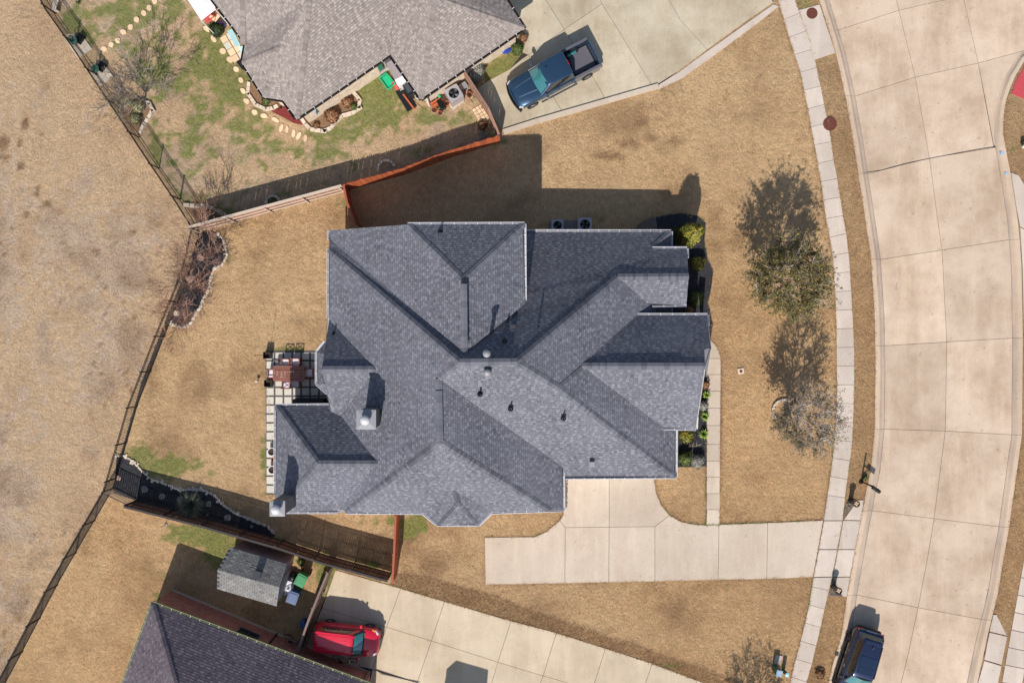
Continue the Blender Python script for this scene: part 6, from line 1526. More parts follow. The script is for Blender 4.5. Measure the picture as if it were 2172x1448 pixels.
def boxy_suv():
    c = P(742, 1346); fr = Vector((87, -10, 0)).normalized(); rz = math.atan2(fr.y, fr.x)
    t = thing('red_car', 'bright red boxy hatchback parked beside the brick wall on the tan driveway', 'car', (c.x, c.y, .02), None, rz)
    pa = M['suvred']
    st = [(2.06, .52, .32, .62, .70), (1.98, .74, .28, .74, .84), (1.75, .84, .26, .86, .97), (1.3, .89, .26, .94, 1.03), (.95, .90, .26, .98, 1.05), (.5, .90, .26, 1.0, 1.02), (-1.2, .90, .26, 1.04, 1.04), (-1.85, .88, .28, 1.04, 1.04), (-2.02, .80, .36, .98, 1.0)]
    b = loft([(x, body_section(w_, zb, ze, zc, .08)) for x, w_, zb, ze, zc in st]).build('body', pa, t, local=True); smoothed(b)
    B, T, face = cabin(t, {'z': 1.0, 'f': (1.02, .80), 'r': (-1.96, .80)}, {'f': (.42, .64), 'r': (-1.86, .66)}, pa, M['glass'], 0, 1.55)
    face(0, 1, M['black'], 'windscreen_frame', .01, .99, .0, .97, .008, .11); face(0, 1, M['glass'], 'windscreen', .07, .93, .10, .90, .014, .12)
    for (i, j) in ((1, 2), (3, 0)):
        if i == 1: rs = ((.16, .42), (.45, .70), (.72, .88))
        else: rs = ((.12, .28), (.30, .55), (.58, .84))
        for u0, u1 in rs: face(i, j, M['glassdk'], 'side_window', u0, u1, .16, .86, .01)
    face(2, 3, M['glassdk'], 'rear_window', .1, .9, .2, .85, .01)
    st = []
    for x, w_, z in ((.62, .50, 1.48), (.50, .61, 1.56), (.25, .65, 1.60), (-.6, .67, 1.63), (-1.6, .67, 1.615), (-1.88, .65, 1.58), (-1.97, .58, 1.52)): st.append((x, [(w_ + .02, z - .07), (w_, z - .015), (w_ * .9, z), (w_ * .5, z + .012), (0, z + .018)]))
    smoothed(loft(st).build('roof', pa, t, local=True))
    for k in range(5): y = -.42 + k * .21; MB().bar((.12, y, 1.622), (-1.7, y, 1.640 - abs(y) * .02), .05, .02).build('roof_rib', pa, t, local=True)
    for s_ in (-1, 1):
        MB().bar((.2, s_ * .62, 1.635), (-1.7, s_ * .62, 1.65), .03, .03).build('roof_rail', pa, t, local=True)
        MB().box((.82, s_ * 1.02, 1.02), (.14, .22, .16)).build('mirror', pa, t, local=True, bev=.03)
        MB().box((1.80, s_ * .68, .80), (.34, .14, .15), -.75 * s_).build('headlight', M['lamp'], t, local=True, bev=.03)
        MB().box((1.62, s_ * .80, .86), (.22, .09, .10), -.35 * s_).build('indicator', M['amber'], t, local=True, bev=.02)
        MB().box((-2.0, s_ * .74, .95), (.08, .14, .5)).build('tail_light', M['taillamp'], t, local=True)
        for x in (.35, -.6): MB().bar((x, s_ * .925, .86), (x - .2, s_ * .925, .86), .03, .04).build('door_handle', pa, t, local=True)
        MB().bar((1.0, s_ * .78, 1.02), (.45, s_ * .65, 1.56), .06, .05).build('pillar_trim', M['black'], t, local=True)
    MB().bar((1.06, -.66, 1.045), (1.06, .66, 1.045), .12, .03).build('cowl', M['black'], t, local=True)
    m = MB()
    for y0, y1 in ((-.55, -.02), (.05, .58)): m.bar((1.03, y0, 1.09), (.99, y1, 1.11), .03, .02)
    m.build('wipers', M['black'], t, local=True)
    m = MB()
    for k in range(8): a0 = -.8 + k * .2; m.bar((2.10 - .28 * a0 * a0, a0, .42), (2.10 - .28 * (a0 + .2) ** 2, a0 + .2, .42), .12, .3)
    m.build('front_bumper', M['black'], t, local=True)
    MB().box((-2.05, 0, .5), (.12, 1.6, .26)).build('rear_bumper', M['black'], t, local=True, bev=.03)
    # black tassel hanging inside the windscreen
    MB().tube([(.86, .22, 1.24), (.84, .02, 1.27), (.80, -.06, 1.29), (.84, -.12, 1.27), (.78, -.2, 1.32)], .012, 5).build('dash_ornament', M['black'], t, local=True)
    for x in (1.28, -1.28):
        for s_ in (-1, 1): wheel_part(t, x, s_ * .80, .33, .22, M['alloy'], s_)
boxy_suv()

def blue_suv():
    c = P(1812, 1402); fr = Vector((-.305, -.952, 0)); rz = math.atan2(fr.y, fr.x)
    t = thing('blue_suv', 'dark blue suv with a glass sunroof parked on the street', 'car', (c.x, c.y, RZ), None, rz)
    pa = M['suvblue']
    st = [(2.36, .60, .34, .68, .74), (2.28, .82, .30, .80, .88), (2.0, .92, .28, .92, 1.02), (1.4, .965, .27, 1.0, 1.08), (1.0, .97, .27, 1.03, 1.09), (.5, .97, .27, 1.05, 1.07), (-1.4, .97, .27, 1.10, 1.08), (-2.05, .94, .30, 1.08, 1.06), (-2.28, .86, .36, 1.02, 1.0), (-2.38, .70, .42, .86, .9)]
    smoothed(loft([(x, body_section(w_, zb, ze, zc, .08)) for x, w_, zb, ze, zc in st]).build('body', pa, t, local=True))
    B, T, face = cabin(t, {'z': 1.05, 'f': (1.12, .86), 'r': (-2.16, .82)}, {'f': (.42, .66), 'r': (-1.72, .62)}, pa, M['glass'], 0, 1.58)
    face(0, 1, M['black'], 'windscreen_frame', .01, .99, .0, .99, .008, .11); face(0, 1, M['glass'], 'windscreen', .05, .95, .09, .93, .014, .12)
    for (i, j) in ((1, 2), (3, 0)):
        rs = ((.12, .40), (.42, .68), (.70, .90)) if i == 1 else ((.10, .30), (.32, .58), (.60, .88))
        for u0, u1 in rs: face(i, j, M['glassdk'], 'side_window', u0, u1, .08, .9, .01)
    face(2, 3, M['glassdk'], 'rear_window', .08, .92, .12, .88, .01)
    st = []
    for x, w_, z in ((.60, .56, 1.53), (.48, .64, 1.60), (.2, .67, 1.64), (-.6, .67, 1.66), (-1.5, .62, 1.63), (-1.9, .60, 1.58), (-2.02, .56, 1.54)): st.append((x, [(w_ + .02, z - .07), (w_, z - .015), (w_ * .9, z), (w_ * .5, z + .012), (0, z + .018)]))
    smoothed(loft(st).build('roof', pa, t, local=True))
    MB().box((-.02, 0, 1.672), (.42, .98, .02)).build('sunroof', M['glassblue'], t, local=True, bev=.008); MB().box((-.60, 0, 1.68), (.66, .98, .02)).build('sunroof', M['glassblue'], t, local=True, bev=.008)
    MB().bar((-1.45, 0, 1.66), (-1.62, 0, 1.71), .04, .06).build('antenna', M['black'], t, local=True)
    for s_ in (-1, 1):
        MB().bar((.3, s_ * .655, 1.665), (-1.75, s_ * .60, 1.64), .04, .04).build('roof_rail', M['black'], t, local=True)
        MB().box((.86, s_ * 1.08, 1.10), (.15, .22, .17)).build('mirror', M['black'], t, local=True, bev=.03)
        MB().box((2.12, s_ * .72, .84), (.34, .18, .12), -.6 * s_).build('headlight', M['lamp'], t, local=True, bev=.03)
        MB().box((-2.28, s_ * .72, .93), (.12, .26, .1), .5 * s_).build('tail_light', M['taillamp'], t, local=True, bev=.02)
        for x in (.30, -.70): MB().bar((x, s_ * .99, .92), (x - .2, s_ * .99, .94), .03, .04).build('door_handle', M['chrome'], t, local=True)
        MB().bar((.9, s_ * .885, 1.07), (-2.0, s_ * .845, 1.11), .02, .025).build('window_trim', M['chrome'], t, local=True)
        MB().bar((1.8, s_ * .985, .34), (-1.9, s_ * .985, .34), .06, .12).build('sill_cladding', M['black'], t, local=True)
    MB().bar((-1.75, -.5, 1.60), (-1.75, .5, 1.60), .30, .04).build('rear_spoiler', pa, t, local=True)
    MB().box((-2.36, 0, .60), (.16, 1.5, .3)).box((-2.40, 0, .84), (.05, .52, .12)).build('rear_bumper', M['black'], t, local=True, bev=.04)
    MB().bar((-2.33, -.35, 1.0), (-2.33, .35, 1.0), .05, .03).build('chrome_strip', M['chrome'], t, local=True)
    for x in (1.42, -1.42):
        for s_ in (-1, 1): wheel_part(t, x, s_ * .87, .36, .24, M['alloy_dark'], s_)
blue_suv()

# ------------------------------------------------------------ garden shed, bins, bags
def quad3(m, pts, tint=.5): m.add(pts, [tuple(range(len(pts)))], tint)
c = P(530, 1215); t = thing('garden_shed', 'small garden shed with grey shingle gable roof behind the brick house', 'shed', (c.x, c.y, 0))
ez, rz_ = 2.05, 2.75
sA, sB = P(487, 1160, ez), P(609, 1196, ez)          # north eave
rA, rB = P(461, 1208, rz_), P(593, 1245, rz_)         # ridge
tA, tB = P(460, 1248, ez), P(587, 1285, ez)           # south eave
sroof = MB()
up = Vector((0, 0, .04))
for a, b, c2, d2_ in ((sA, sB, rB, rA), (rA, rB, tB, tA)): sroof.add([a, b, c2, d2_, a - up, b - up, c2 - up, d2_ - up], [(0, 1, 2, 3), (7, 6, 5, 4), (0, 4, 5, 1), (1, 5, 6, 2), (2, 6, 7, 3), (3, 7, 4, 0)])
sr = sroof.build('roof', M['deck'], t)
def sheet_shingles(a, b, c2, d2_, parent, mat, rows, tabs):
    cache = []
    for r_ in range(rows):
        for k in range(tabs):
            v0, v1 = r_ / rows, (r_ + 1) / rows; u0, u1 = k / tabs + (.5 / tabs if r_ % 2 else 0), (k + 1) / tabs + (.5 / tabs if r_ % 2 else 0)
            u1 = min(u1, 1.0); u0 = u0 + .003; u1 = u1 - .003
            if u1 <= u0: continue
            L0 = lambda u, v: a.lerp(b, u).lerp(d2_.lerp(c2, u), v)
            th = random.choice((.008, .012, .016)); q0, q1, q2_, q3 = L0(u0, v0), L0(u1, v0), L0(u1, v1), L0(u0, v1); z = Vector((0, 0, th)); z1_ = Vector((0, 0, .005))
            m = MB().add([q0 + z, q1 + z, q2_ + z1_, q3 + z1_, q0, q1], [(0, 1, 2, 3), (4, 5, 1, 0), (0, 3, 4), (1, 5, 2)], min(1, max(0, random.gauss(.5, .25))))
            m.build('shingle', mat, parent)
WL[sr] = WL[t]
sheet_shingles(sA, sB, rB, rA, sr, M['sh_shed'], 11, 13); sheet_shingles(tA, tB, rB, rA, sr, M['sh_shed'], 9, 13)
# walls set in from the eaves
cm = (sA + sB + tA + tB) / 4
def ins(p, k=.94): q = cm + (p - cm) * k; return Vector((q.x, q.y, 0))
n0, n1, t0_, t1_ = ins(sA), ins(sB), ins(tA), ins(tB); r0_, r1_ = ins((sA + tA) / 2), ins((sB + tB) / 2)
r0_ = (n0 + t0_) / 2 ; r1_ = (n1 + t1_) / 2
Z = lambda p, z: Vector((p.x, p.y, z))
for pts in ([Z(n0, 0), Z(n1, 0), Z(n1, ez), Z(n0, ez)], [Z(t0_, 0), Z(t1_, 0), Z(t1_, ez), Z(t0_, ez)], [Z(n1, 0), Z(t1_, 0), Z(t1_, ez), Z(r1_, rz_ - .08), Z(n1, ez)], [Z(n0, 0), Z(t0_, 0), Z(t0_, ez), Z(r0_, rz_ - .08), Z(n0, ez)]):
    m = MB(); quad3(m, pts); m.build('wall', M['siding'], t)
for f_ in (.25, .5, .75):
    p = n0.lerp(n1, f_); MB().box((p.x, p.y + .02, ez / 2), (.05, .03, ez), -.28).build('batten', M['siding'], t)
MB().box(((n1.x + t1_.x) / 2 + .02, (n1.y + t1_.y) / 2, 1.0), (.05, .9, 1.9), math.atan2((n1 - t1_).y, (n1 - t1_).x) - math.pi / 2).build('door', M['siding'], t)
vp = P(548, 1216, 2.62); MB().box((vp.x, vp.y, vp.z + .12), (.42, .42, .22), -.3).build('roof_vent', M['deck'], t)
ov = P(592, 1246, rz_); 
def bin_(px, py, rz, body, lid, label, h=1.05):
    p = P(px, py); t = thing('wheelie_bin', label, 'wheelie bin', (p.x, p.y, 0), 'wheelie bins by the garden shed', rz)
    b = MB(); b.add([(-.24, -.26, .05), (.24, -.26, .05), (.24, .26, .05), (-.24, .26, .05), (-.31, -.36, h - .06), (.31, -.36, h - .06), (.31, .36, h - .06), (-.31, .36, h - .06)], [(3, 2, 1, 0), (0, 1, 5, 4), (1, 2, 6, 5), (2, 3, 7, 6), (3, 0, 4, 7)])
    b.build('body', body, t, local=True, bev=.02)
    l = MB(); l.box((0, 0, h - .03), (.68, .78, .05)); l.box((0, 0, h + .005), (.56, .62, .04), taper=.9)
    for s_ in (-1, 1): l.bar((s_ * .30, .1, h + .01), (s_ * .30, .36, h + .01), .05, .05)
    l.build('lid', lid, t, local=True, bev=.015)
    MB().tube([(-.22, .42, h - .08), (.22, .42, h - .08)], .022, 8).build('handle', body, t, local=True)
    for s_ in (-1, 1): MB().tube([(s_ * .27 - .03, .28, .12), (s_ * .27 + .03, .28, .12)], .12, 14).build('wheel', M['rubber'], t, local=True)
bin_(647, 1220, -.48, M['green_bin'], M['green_bin'], 'green wheelie bin standing beside the garden shed'); bin_(630, 1256, -.35, M['blue_bin'], M['blue_lid'], 'blue wheelie bin with faded grey blue lid')
def bagm(px, py, r, mat, label, h=.4, sx=1.0, rz=0.0):
    p = P(px, py); rr = random.Random(int(px + py * 3)); m = MB(); n = 14; prof = [(.75, 0), (1, .3), (.9, .62), (.5, .85), (.12, .95), (.18, 1.1)]; vs = []; fs = []
    for rad, z in prof:
        for k in range(n): a = 2 * math.pi * k / n; q = rad * r * rr.uniform(.82, 1.12); vs.append((math.cos(a) * q * sx, math.sin(a) * q, z * h * rr.uniform(.9, 1.1)))
    for i in range(len(prof) - 1):
        for k in range(n): fs.append((i * n + k, i * n + (k + 1) % n, (i + 1) * n + (k + 1) % n, (i + 1) * n + k))
    fs.append(tuple((len(prof) - 1) * n + k for k in range(n)))
    o = m.add(vs, fs).build('rubbish_bag', mat); o.location = (p.x, p.y, 0); o.rotation_euler = (0, 0, rz); tag(o, label, 'rubbish bag', 'bags beside the garden shed')
bagm(621, 1221, .34, M['black'], 'shiny black bag between the shed and the green bin', .5); bagm(615, 1229, .27, M['bag'], 'crumpled white bag, upper of the two against the shed', .35, 1.3, .5); bagm(613, 1247, .33, M['bag'], 'long pale bag, lower of the two against the shed', .4, 1.4, .8)
# clutter by the brick wall
def bicycle(px, py, rz, label):
    p = P(px, py); t = thing('bicycle', label, 'bicycle', (p.x, p.y, 0), 'bicycles leaning near the brick house', rz)
    for x in (-.5, .5):
        pts = [(x + .31 * math.cos(a), 0, .33 + .31 * math.sin(a)) for a in np.linspace(0, 2 * math.pi, 20)]; MB().tube(pts, .02, 6, cap=False).build('wheel', M['rubber'], t, local=True)
    MB().tube([(-.5, 0, .33), (-.15, 0, .8), (.38, 0, .82), (.5, 0, .33)], .018, 6).tube([(-.15, 0, .8), (-.05, 0, .3), (.38, 0, .78)], .018, 6).build('frame', M['blackmetal'], t, local=True)
    MB().tube([(.3, -.26, .98), (.4, -.1, 1.0), (.4, .1, 1.0), (.3, .26, .98)], .016, 6).build('handlebar', M['chrome'], t, local=True)
    MB().box((-.2, 0, .9), (.26, .13, .06)).build('saddle', M['black'], t, local=True)
bicycle(630, 1352, -.4, 'dark bicycle with chrome handlebar in the shade by the narrow fence')
bicycle(735, 1392, -.2, 'dark bicycle parked between the red car and the brick wall')
p = P(648, 1318); MB().box((p.x, p.y, .3), (.35, .5, .6), .4).build('crate', M['blue_bin'], bev=.03)
tag(bpy.data.objects['crate'], 'blue plastic crate against the narrow grey fence', 'crate')
p = P(688, 1246); o = MB().lathe((p.x, p.y, 0), [(.1, 0), (.15, .3), (.16, .35)], 14).build('watering_pot', M['tubgreen']); tag(o, 'small turquoise pot at the foot of the narrow fence', 'pot')
p = P(352, 1112); t = thing('sprinkler_stake', 'thin pale stake in the grass below the dark fence', 'stake', (p.x, p.y, 0)); MB().tube([(p.x, p.y, 0), (p.x + .02, p.y, .8)], .02, 6).build('pole', M['galv'], t); MB().box((p.x, p.y, .02), (.2, .1, .04)).build('base', M['galv'], t)
p = P(50, 1133)
o = MB().bar(P(30, 1155, .06), P(52, 1132, .06), .12, .1).build('drain_pipe', M['white'])
bpy.data.objects.remove(o)

# ------------------------------------------------------------ air conditioners
def ac(px, py, sz, h, rz, label, group, blades=4, pad=True, hub='galv'):
    p = P(px, py); t = thing('air_conditioner', label, 'air conditioner', (p.x, p.y, .06), group, rz); r = sz * .36
    # cabinet: four louvred walls and a top plate with a round opening
    b = MB(); hs = sz / 2
    for k in range(4):
        a = k * math.pi / 2; ca, sa = math.cos(a), math.sin(a)
        b.box((ca * (hs - .02), sa * (hs - .02), h / 2), (.04, sz - .06, h - .02), a)
    b.build('cabinet', M['acbody'], t, local=True)
    n = 32; top = MB(); vs = []
    for k in range(n):
        a = 2 * math.pi * k / n; ca, sa = math.cos(a), math.sin(a); s_ = min(hs / max(abs(ca), 1e-6), hs / max(abs(sa), 1e-6)); s_ = min(s_, hs * 1.32)
        vs += [(ca * r, sa * r, h + .03), (ca * s_, sa * s_, h + .02), (ca * s_, sa * s_, h - .05), (ca * r, sa * r, h - .08)]
    fs = []
    for k in range(n):
        j = (k + 1) % n
        for q_ in range(3): fs.append((4 * k + q_, 4 * k + q_ + 1, 4 * j + q_ + 1, 4 * j + q_))
        fs.append((4 * k + 3, 4 * k, 4 * j, 4 * j + 3))
    top.add(vs, fs).build('top_plate', M['acbody'], t, local=True)
    MB().cyl((0, 0), r + .02, h - .34, h - .32, 24).build('fan_well', M['dark'], t, local=True)
    f = MB()
    for k in range(blades):
        a = 2 * math.pi * k / blades + .6; w0 = .42 if blades == 4 else .62
        pts = [(math.cos(a) * .05, math.sin(a) * .05, h - .10), (math.cos(a + w0) * r * .9, math.sin(a + w0) * r * .9, h - .08), (math.cos(a) * r * .96, math.sin(a) * r * .96, h - .12), (math.cos(a - w0) * r * .9, math.sin(a - w0) * r * .9, h - .17)]
        f.add(pts, [(0, 1, 2, 3), (3, 2, 1, 0)])
    f.build('fan', M['alloy_dark'], t, local=True)
    MB().cyl((0, 0), r * .16, h - .16, h - .05, 14).build('fan_hub', M['black'], t, local=True)
    g = MB()
    for rr in (.35, .6, .85):
        g.tube([(math.cos(x) * r * rr, math.sin(x) * r * rr, h + .02) for x in np.linspace(0, 2 * math.pi, 25)], .004, 4, cap=False)
    for k in range(8): a = k * math.pi / 4; g.bar((math.cos(a) * r * .2, math.sin(a) * r * .2, h + .02), (math.cos(a) * r, math.sin(a) * r, h + .02), .008, .008)
    g.build('fan_guard', M['black'], t, local=True)
    return t
o = MB().prism(G2([(1165, 468), (1253, 468), (1253, 500), (1165, 500)]), -.05, .08).build('equipment_pad', M['greystone']); tag(o, 'concrete pad under the two air conditioners by the north wall', 'concrete pad')
ac(1181, 482, .76, .72, 0, 'smaller grey air conditioner with two blade fan, left one on the shared pad', 'air conditioners on the shared pad', 2)
ac(1238, 481, .88, .88, 0, 'larger grey air conditioner with four blade fan, right one on the shared pad', 'air conditioners on the shared pad', 4)
o = MB().prism(G2([(946, 200), (966, 188), (985, 216), (960, 234), (955, 228)]), -.05, .05).build('equipment_pad', M['drive']); tag(o, 'pale concrete pad under the side yard air conditioner', 'concrete pad')
ac(965, 208, .92, .9, .54, 'grey air conditioner in the cluttered side yard of the taupe house', None, 4)

# ------------------------------------------------------------ patio furniture
def chair(px, py, rz, label, first=[None]):
    p = P(px, py)
    if first[0] is None:
        t = thing('patio_chair', label, 'chair', (p.x, p.y, .02), 'red teak chairs around the patio table', rz)
        m = MB()
        for x in (-.25, .25): m.bar((x, .26, .64), (x, -.26, .64), .06, .03)
        m.build('armrest', M['teak'], t, local=True)
        for x in (-.25, .25):
            for y in (-.24, .24): MB().box((x, y, .32 if y > 0 else .45), (.045, .045, .62 if y > 0 else .88)).build('leg', M['teak'], t, local=True)
        s_ = MB().box((0, 0, .40), (.5, .5, .03)).build('seat', M['teak'], t, local=True)
        MB().box((0, .0, .455), (.45, .46, .07)).build('cushion', M['cushion'], t, local=True, bev=.02)
        b = MB(); b.bar((-.25, -.25, .88), (.25, -.25, .88), .035, .05).bar((-.25, -.25, .5), (.25, -.25, .5), .03, .04).bar((-.24, -.25, .52), (.24, -.25, .87), .025, .03).bar((-.24, -.252, .87), (.24, -.252, .52), .025, .03); b.build('backrest', M['teak'], t, local=True)
        first[0] = t
    else:
        t = copy_tree(first[0]); t.location = (p.x, p.y, .02); t.rotation_euler = (0, 0, rz); t['label'] = label
for k, (x, y, r_, l_) in enumerate(((611, 769, math.pi, 'chair on the house-lawn side of the table, left of the two facing the grass edge'), (632, 768, math.pi, 'chair above the table, right of the two with its back to the grass'), (613, 814, 0, 'chair below the table in sunlight with its crossed back showing'), (632, 812, 0, 'chair below the table fully in the roof shadow'), (582, 791, -math.pi / 2, 'chair at the lawn end of the table'), (662, 790, math.pi / 2, 'chair at the house end of the table in shadow'))): chair(x, y, r_, l_)
p = P(620, 791); t = thing('patio_table', 'long red teak slatted table on the paver patio', 'table', (p.x, p.y, .02))
for k in range(8):
    MB().box((p.x - .5, p.y - .385 + k * .11, .745 + random.uniform(0, .006)), (.92, .088, .03)).build('plank', M['teak'], t); MB().box((p.x + .47, p.y - .385 + k * .11, .742 + random.uniform(0, .006)), (.92, .088, .03)).build('plank', M['teak'], t)
MB().bar((p.x - .98, p.y - .46, .73), (p.x + .96, p.y - .46, .73), .06, .06).bar((p.x - .98, p.y + .46, .73), (p.x + .96, p.y + .46, .73), .06, .06).bar((p.x - .99, p.y - .4, .732), (p.x - .99, p.y + .4, .732), .06, .06).bar((p.x + .96, p.y - .4, .732), (p.x + .96, p.y + .4, .732), .06, .06).bar((p.x - .03, p.y - .4, .728), (p.x - .03, p.y + .4, .728), .06, .05).build('frame', M['teak'], t)
for x in (-.85, .85):
    for y in (-.36, .36): MB().box((p.x + x, p.y + y, .37), (.07, .07, .7)).build('leg', M['teak'], t)
def planter(px, py, label):
    p = P(px, py); t = thing('planter', label, 'planter', (p.x, p.y, .02), 'black square planters at the patio edge'); s_ = .20
    m = MB()
    for k in range(4): a = k * math.pi / 2; m.box((p.x + math.cos(a) * s_, p.y + math.sin(a) * s_, .3), (.03, .4, .56), a)
    m.build('box', M['black'], t); MB().box((p.x, p.y, .2), (.36, .36, .3)).build('soil', M['soil'], t)
planter(571, 753, 'black square planter at the top corner of the patio holding the pole'); planter(573, 812, 'black square planter on the patio edge below the lawn end chair')
p = P(571, 752); t = thing('light_pole', 'thin dark leaning pole rising from the corner planter', 'pole', (p.x, p.y, .3)); MB().tube([(p.x, p.y, .3), (p.x - .02, p.y, 1.4), (p.x - .03, p.y - .0, 2.7)], .014, 6).build('pole', M['iron'], t); MB().tube([(p.x - .03, p.y, 2.7), (p.x - .03, p.y, 2.78)], .03, 6).build('hook', M['iron'], t)
p = P(661, 853); t = thing('storage_bench', 'long black covered bench under the roof edge on the patio', 'bench', (p.x, p.y, .02))
m = MB(); m.box((p.x, p.y, .45), (2.1, .62, .8), taper=.93); m.build('body', M['black'], t, bev=.12); MB().box((p.x, p.y, .87), (1.98, .56, .06)).build('lid', M['black'], t, bev=.03)
for x in (-.45, .5): MB().tube([(p.x + x - .18, p.y + .3, .7), (p.x + x - .1, p.y + .42, .72), (p.x + x + .1, p.y + .42, .72), (p.x + x + .18, p.y + .3, .7)], .015, 6).build('handle', M['blackmetal'], t)
def pot(px, py, r, h, mat, label, soil=True, group='round pots'):
    p = P(px, py); t = thing('plant_pot', label, 'pot', (p.x, p.y, .02), group)
    MB().lathe((p.x, p.y, .02), [(r * .7, 0), (r * .95, h * .9), (r, h), (r * .86, h), (r * .8, h * .7)], 20).build('pot', M[mat], t, smooth=False)
    MB().cyl((p.x, p.y), r * .84, h * .6, h * .8, 18).build('soil', M['soil'], t)
pot(580, 956, .27, .4, 'white', 'white round pot on the narrow paver strip, upper of the two'); pot(581, 994, .27, .4, 'white', 'white round pot on the narrow paver strip, lower of the two'); pot(583, 973, .16, .28, 'terra', 'small terracotta pot between the two white pots')
p = P(547, 808); t = thing('garden_light', 'small pale garden light in the lawn beside the patio', 'garden light', (p.x, p.y, 0)); MB().cyl((p.x, p.y), .03, 0, .25, 8).build('stem', M['black'], t); MB().lathe((p.x, p.y, .25), [(.1, 0), (.09, .06), (0, .1)], 14).build('cap', M['stone'], t)
p = P(2168, 303); t = thing('garden_light', 'black and white garden light at the right edge across the street', 'garden light', (p.x, p.y, 0)); MB().lathe((p.x, p.y, 0), [(.1, 0), (.14, .3), (.0, .42)], 14).build('globe', M['black'], t); p = P(2171, 311); MB().lathe((p.x, p.y, 0), [(.12, 0), (.12, .2), (0, .3)], 14).build('base', M['white'], t)

# ------------------------------------------------------------ street furniture
p = P(1827, 1021); t = thing('mailbox', 'black mailbox on a post with its box towards the street', 'mailbox', (p.x, p.y, 0)); b_ = P(1847, 1030, 1.1)
MB().cyl((p.x, p.y), .16, -.02, .06, 16, .12).tube([(p.x, p.y, 0), (p.x, p.y, 1.65)], .05, 8).lathe((p.x, p.y, 1.65), [(.07, 0), (.05, .08), (0, .12)], 10).build('post', M['iron'], t)
d = (Vector((b_.x, b_.y, 0)) - Vector((p.x, p.y, 0))); d.normalize(); e_ = Vector((p.x, p.y, 0)) + d * .80
MB().bar((p.x, p.y, .98), (e_.x, e_.y, .98), .06, .08).tube([(p.x, p.y, .55), (p.x + d.x * .45, p.y + d.y * .45, .96)], .02, 6).build('bracket', M['iron'], t)
m = MB(); n = 8; A0 = Vector((p.x, p.y, 0)) + d * .26; A1_ = Vector((p.x, p.y, 0)) + d * .80; y_ = Vector((-d.y, d.x, 0)); vs = []
prof = [(-.11, 1.02), (-.11, 1.14)] + [(-.11 * math.cos(a), 1.14 + .09 * math.sin(a)) for a in np.linspace(.4, math.pi - .4, 5)] + [(.11, 1.14), (.11, 1.02)]
for A_ in (A0, A1_): vs += [A_ + y_ * a + Vector((0, 0, z)) for a, z in prof]
k = len(prof); m.add(vs, [(i, i + 1, k + i + 1, k + i) for i in range(k - 1)] + [tuple(range(k)), tuple(range(k, 2 * k))[::-1], (k - 1, 0, k, 2 * k - 1)])
m.build('box', M['blackmetal'], t); MB().bar(A0 + d * .3 + y_ * .12 + Vector((0, 0, 1.12)), A0 + d * .42 + y_ * .12 + Vector((0, 0, 1.12)), .015, .05).build('flag', M['red'], t)
def column_planter(px, py, label):
    p = P(px, py); t = thing('column_planter', label, 'planter', (p.x, p.y, 0), 'tall black planters flanking the driveway'); r = .2
    MB().lathe((p.x, p.y, 0), [(.19, 0), (.16, .06), (.15, .5), (.17, .78), (.215, .84), (.215, .9), (.18, .9), (.17, .8)], 24).build('pot', M['black'], t)
    s_ = MB().cyl((p.x, p.y), .175, .7, .84, 20).build('soil', M['brownmulch'], t)
    for q_ in range(4):
        a = q_ * 1.5 + .3; MB().box((p.x + math.cos(a) * .085, p.y + math.sin(a) * .085, .86), (.10, .07, .05), a).build('pebble', M['flag'], t)
column_planter(1804, 1062, 'tall round black planter in the gravel wedge above the driveway'); column_planter(1767, 1243, 'tall round black planter in the gravel wedge below the driveway')
p = P(1643, 1415); t = thing('utility_cabinet', 'grey blue utility cabinet standing in the lower lawn', 'utility cabinet', (p.x, p.y, 0)); MB().box((p.x, p.y, .42), (.34, .34, .86), -.2).build('cabinet', M['utilgreen'], t, bev=.02); MB().box((p.x, p.y, .88), (.38, .40, .06), -.2).build('lid', M['utilgrey'], t, bev=.015)
p = P(1661, 1420); t = thing('utility_pedestal', 'round green utility pedestal with pale cap beside the cabinet', 'utility pedestal', (p.x, p.y, 0)); MB().cyl((p.x, p.y), .12, 0, .72, 18).build('body', M['utilgreen'], t); MB().lathe((p.x, p.y, .72), [(.135, 0), (.13, .05), (0, .08)], 18).build('cap', M['aqua'], t)
o = MB().prism(G2([(1646, 1388), (1660, 1390), (1655, 1408), (1642, 1406)]), -.03, .05).build('concrete_pad', M['walk']); tag(o, 'small pale concrete pad above the utility cabinet', 'concrete pad')

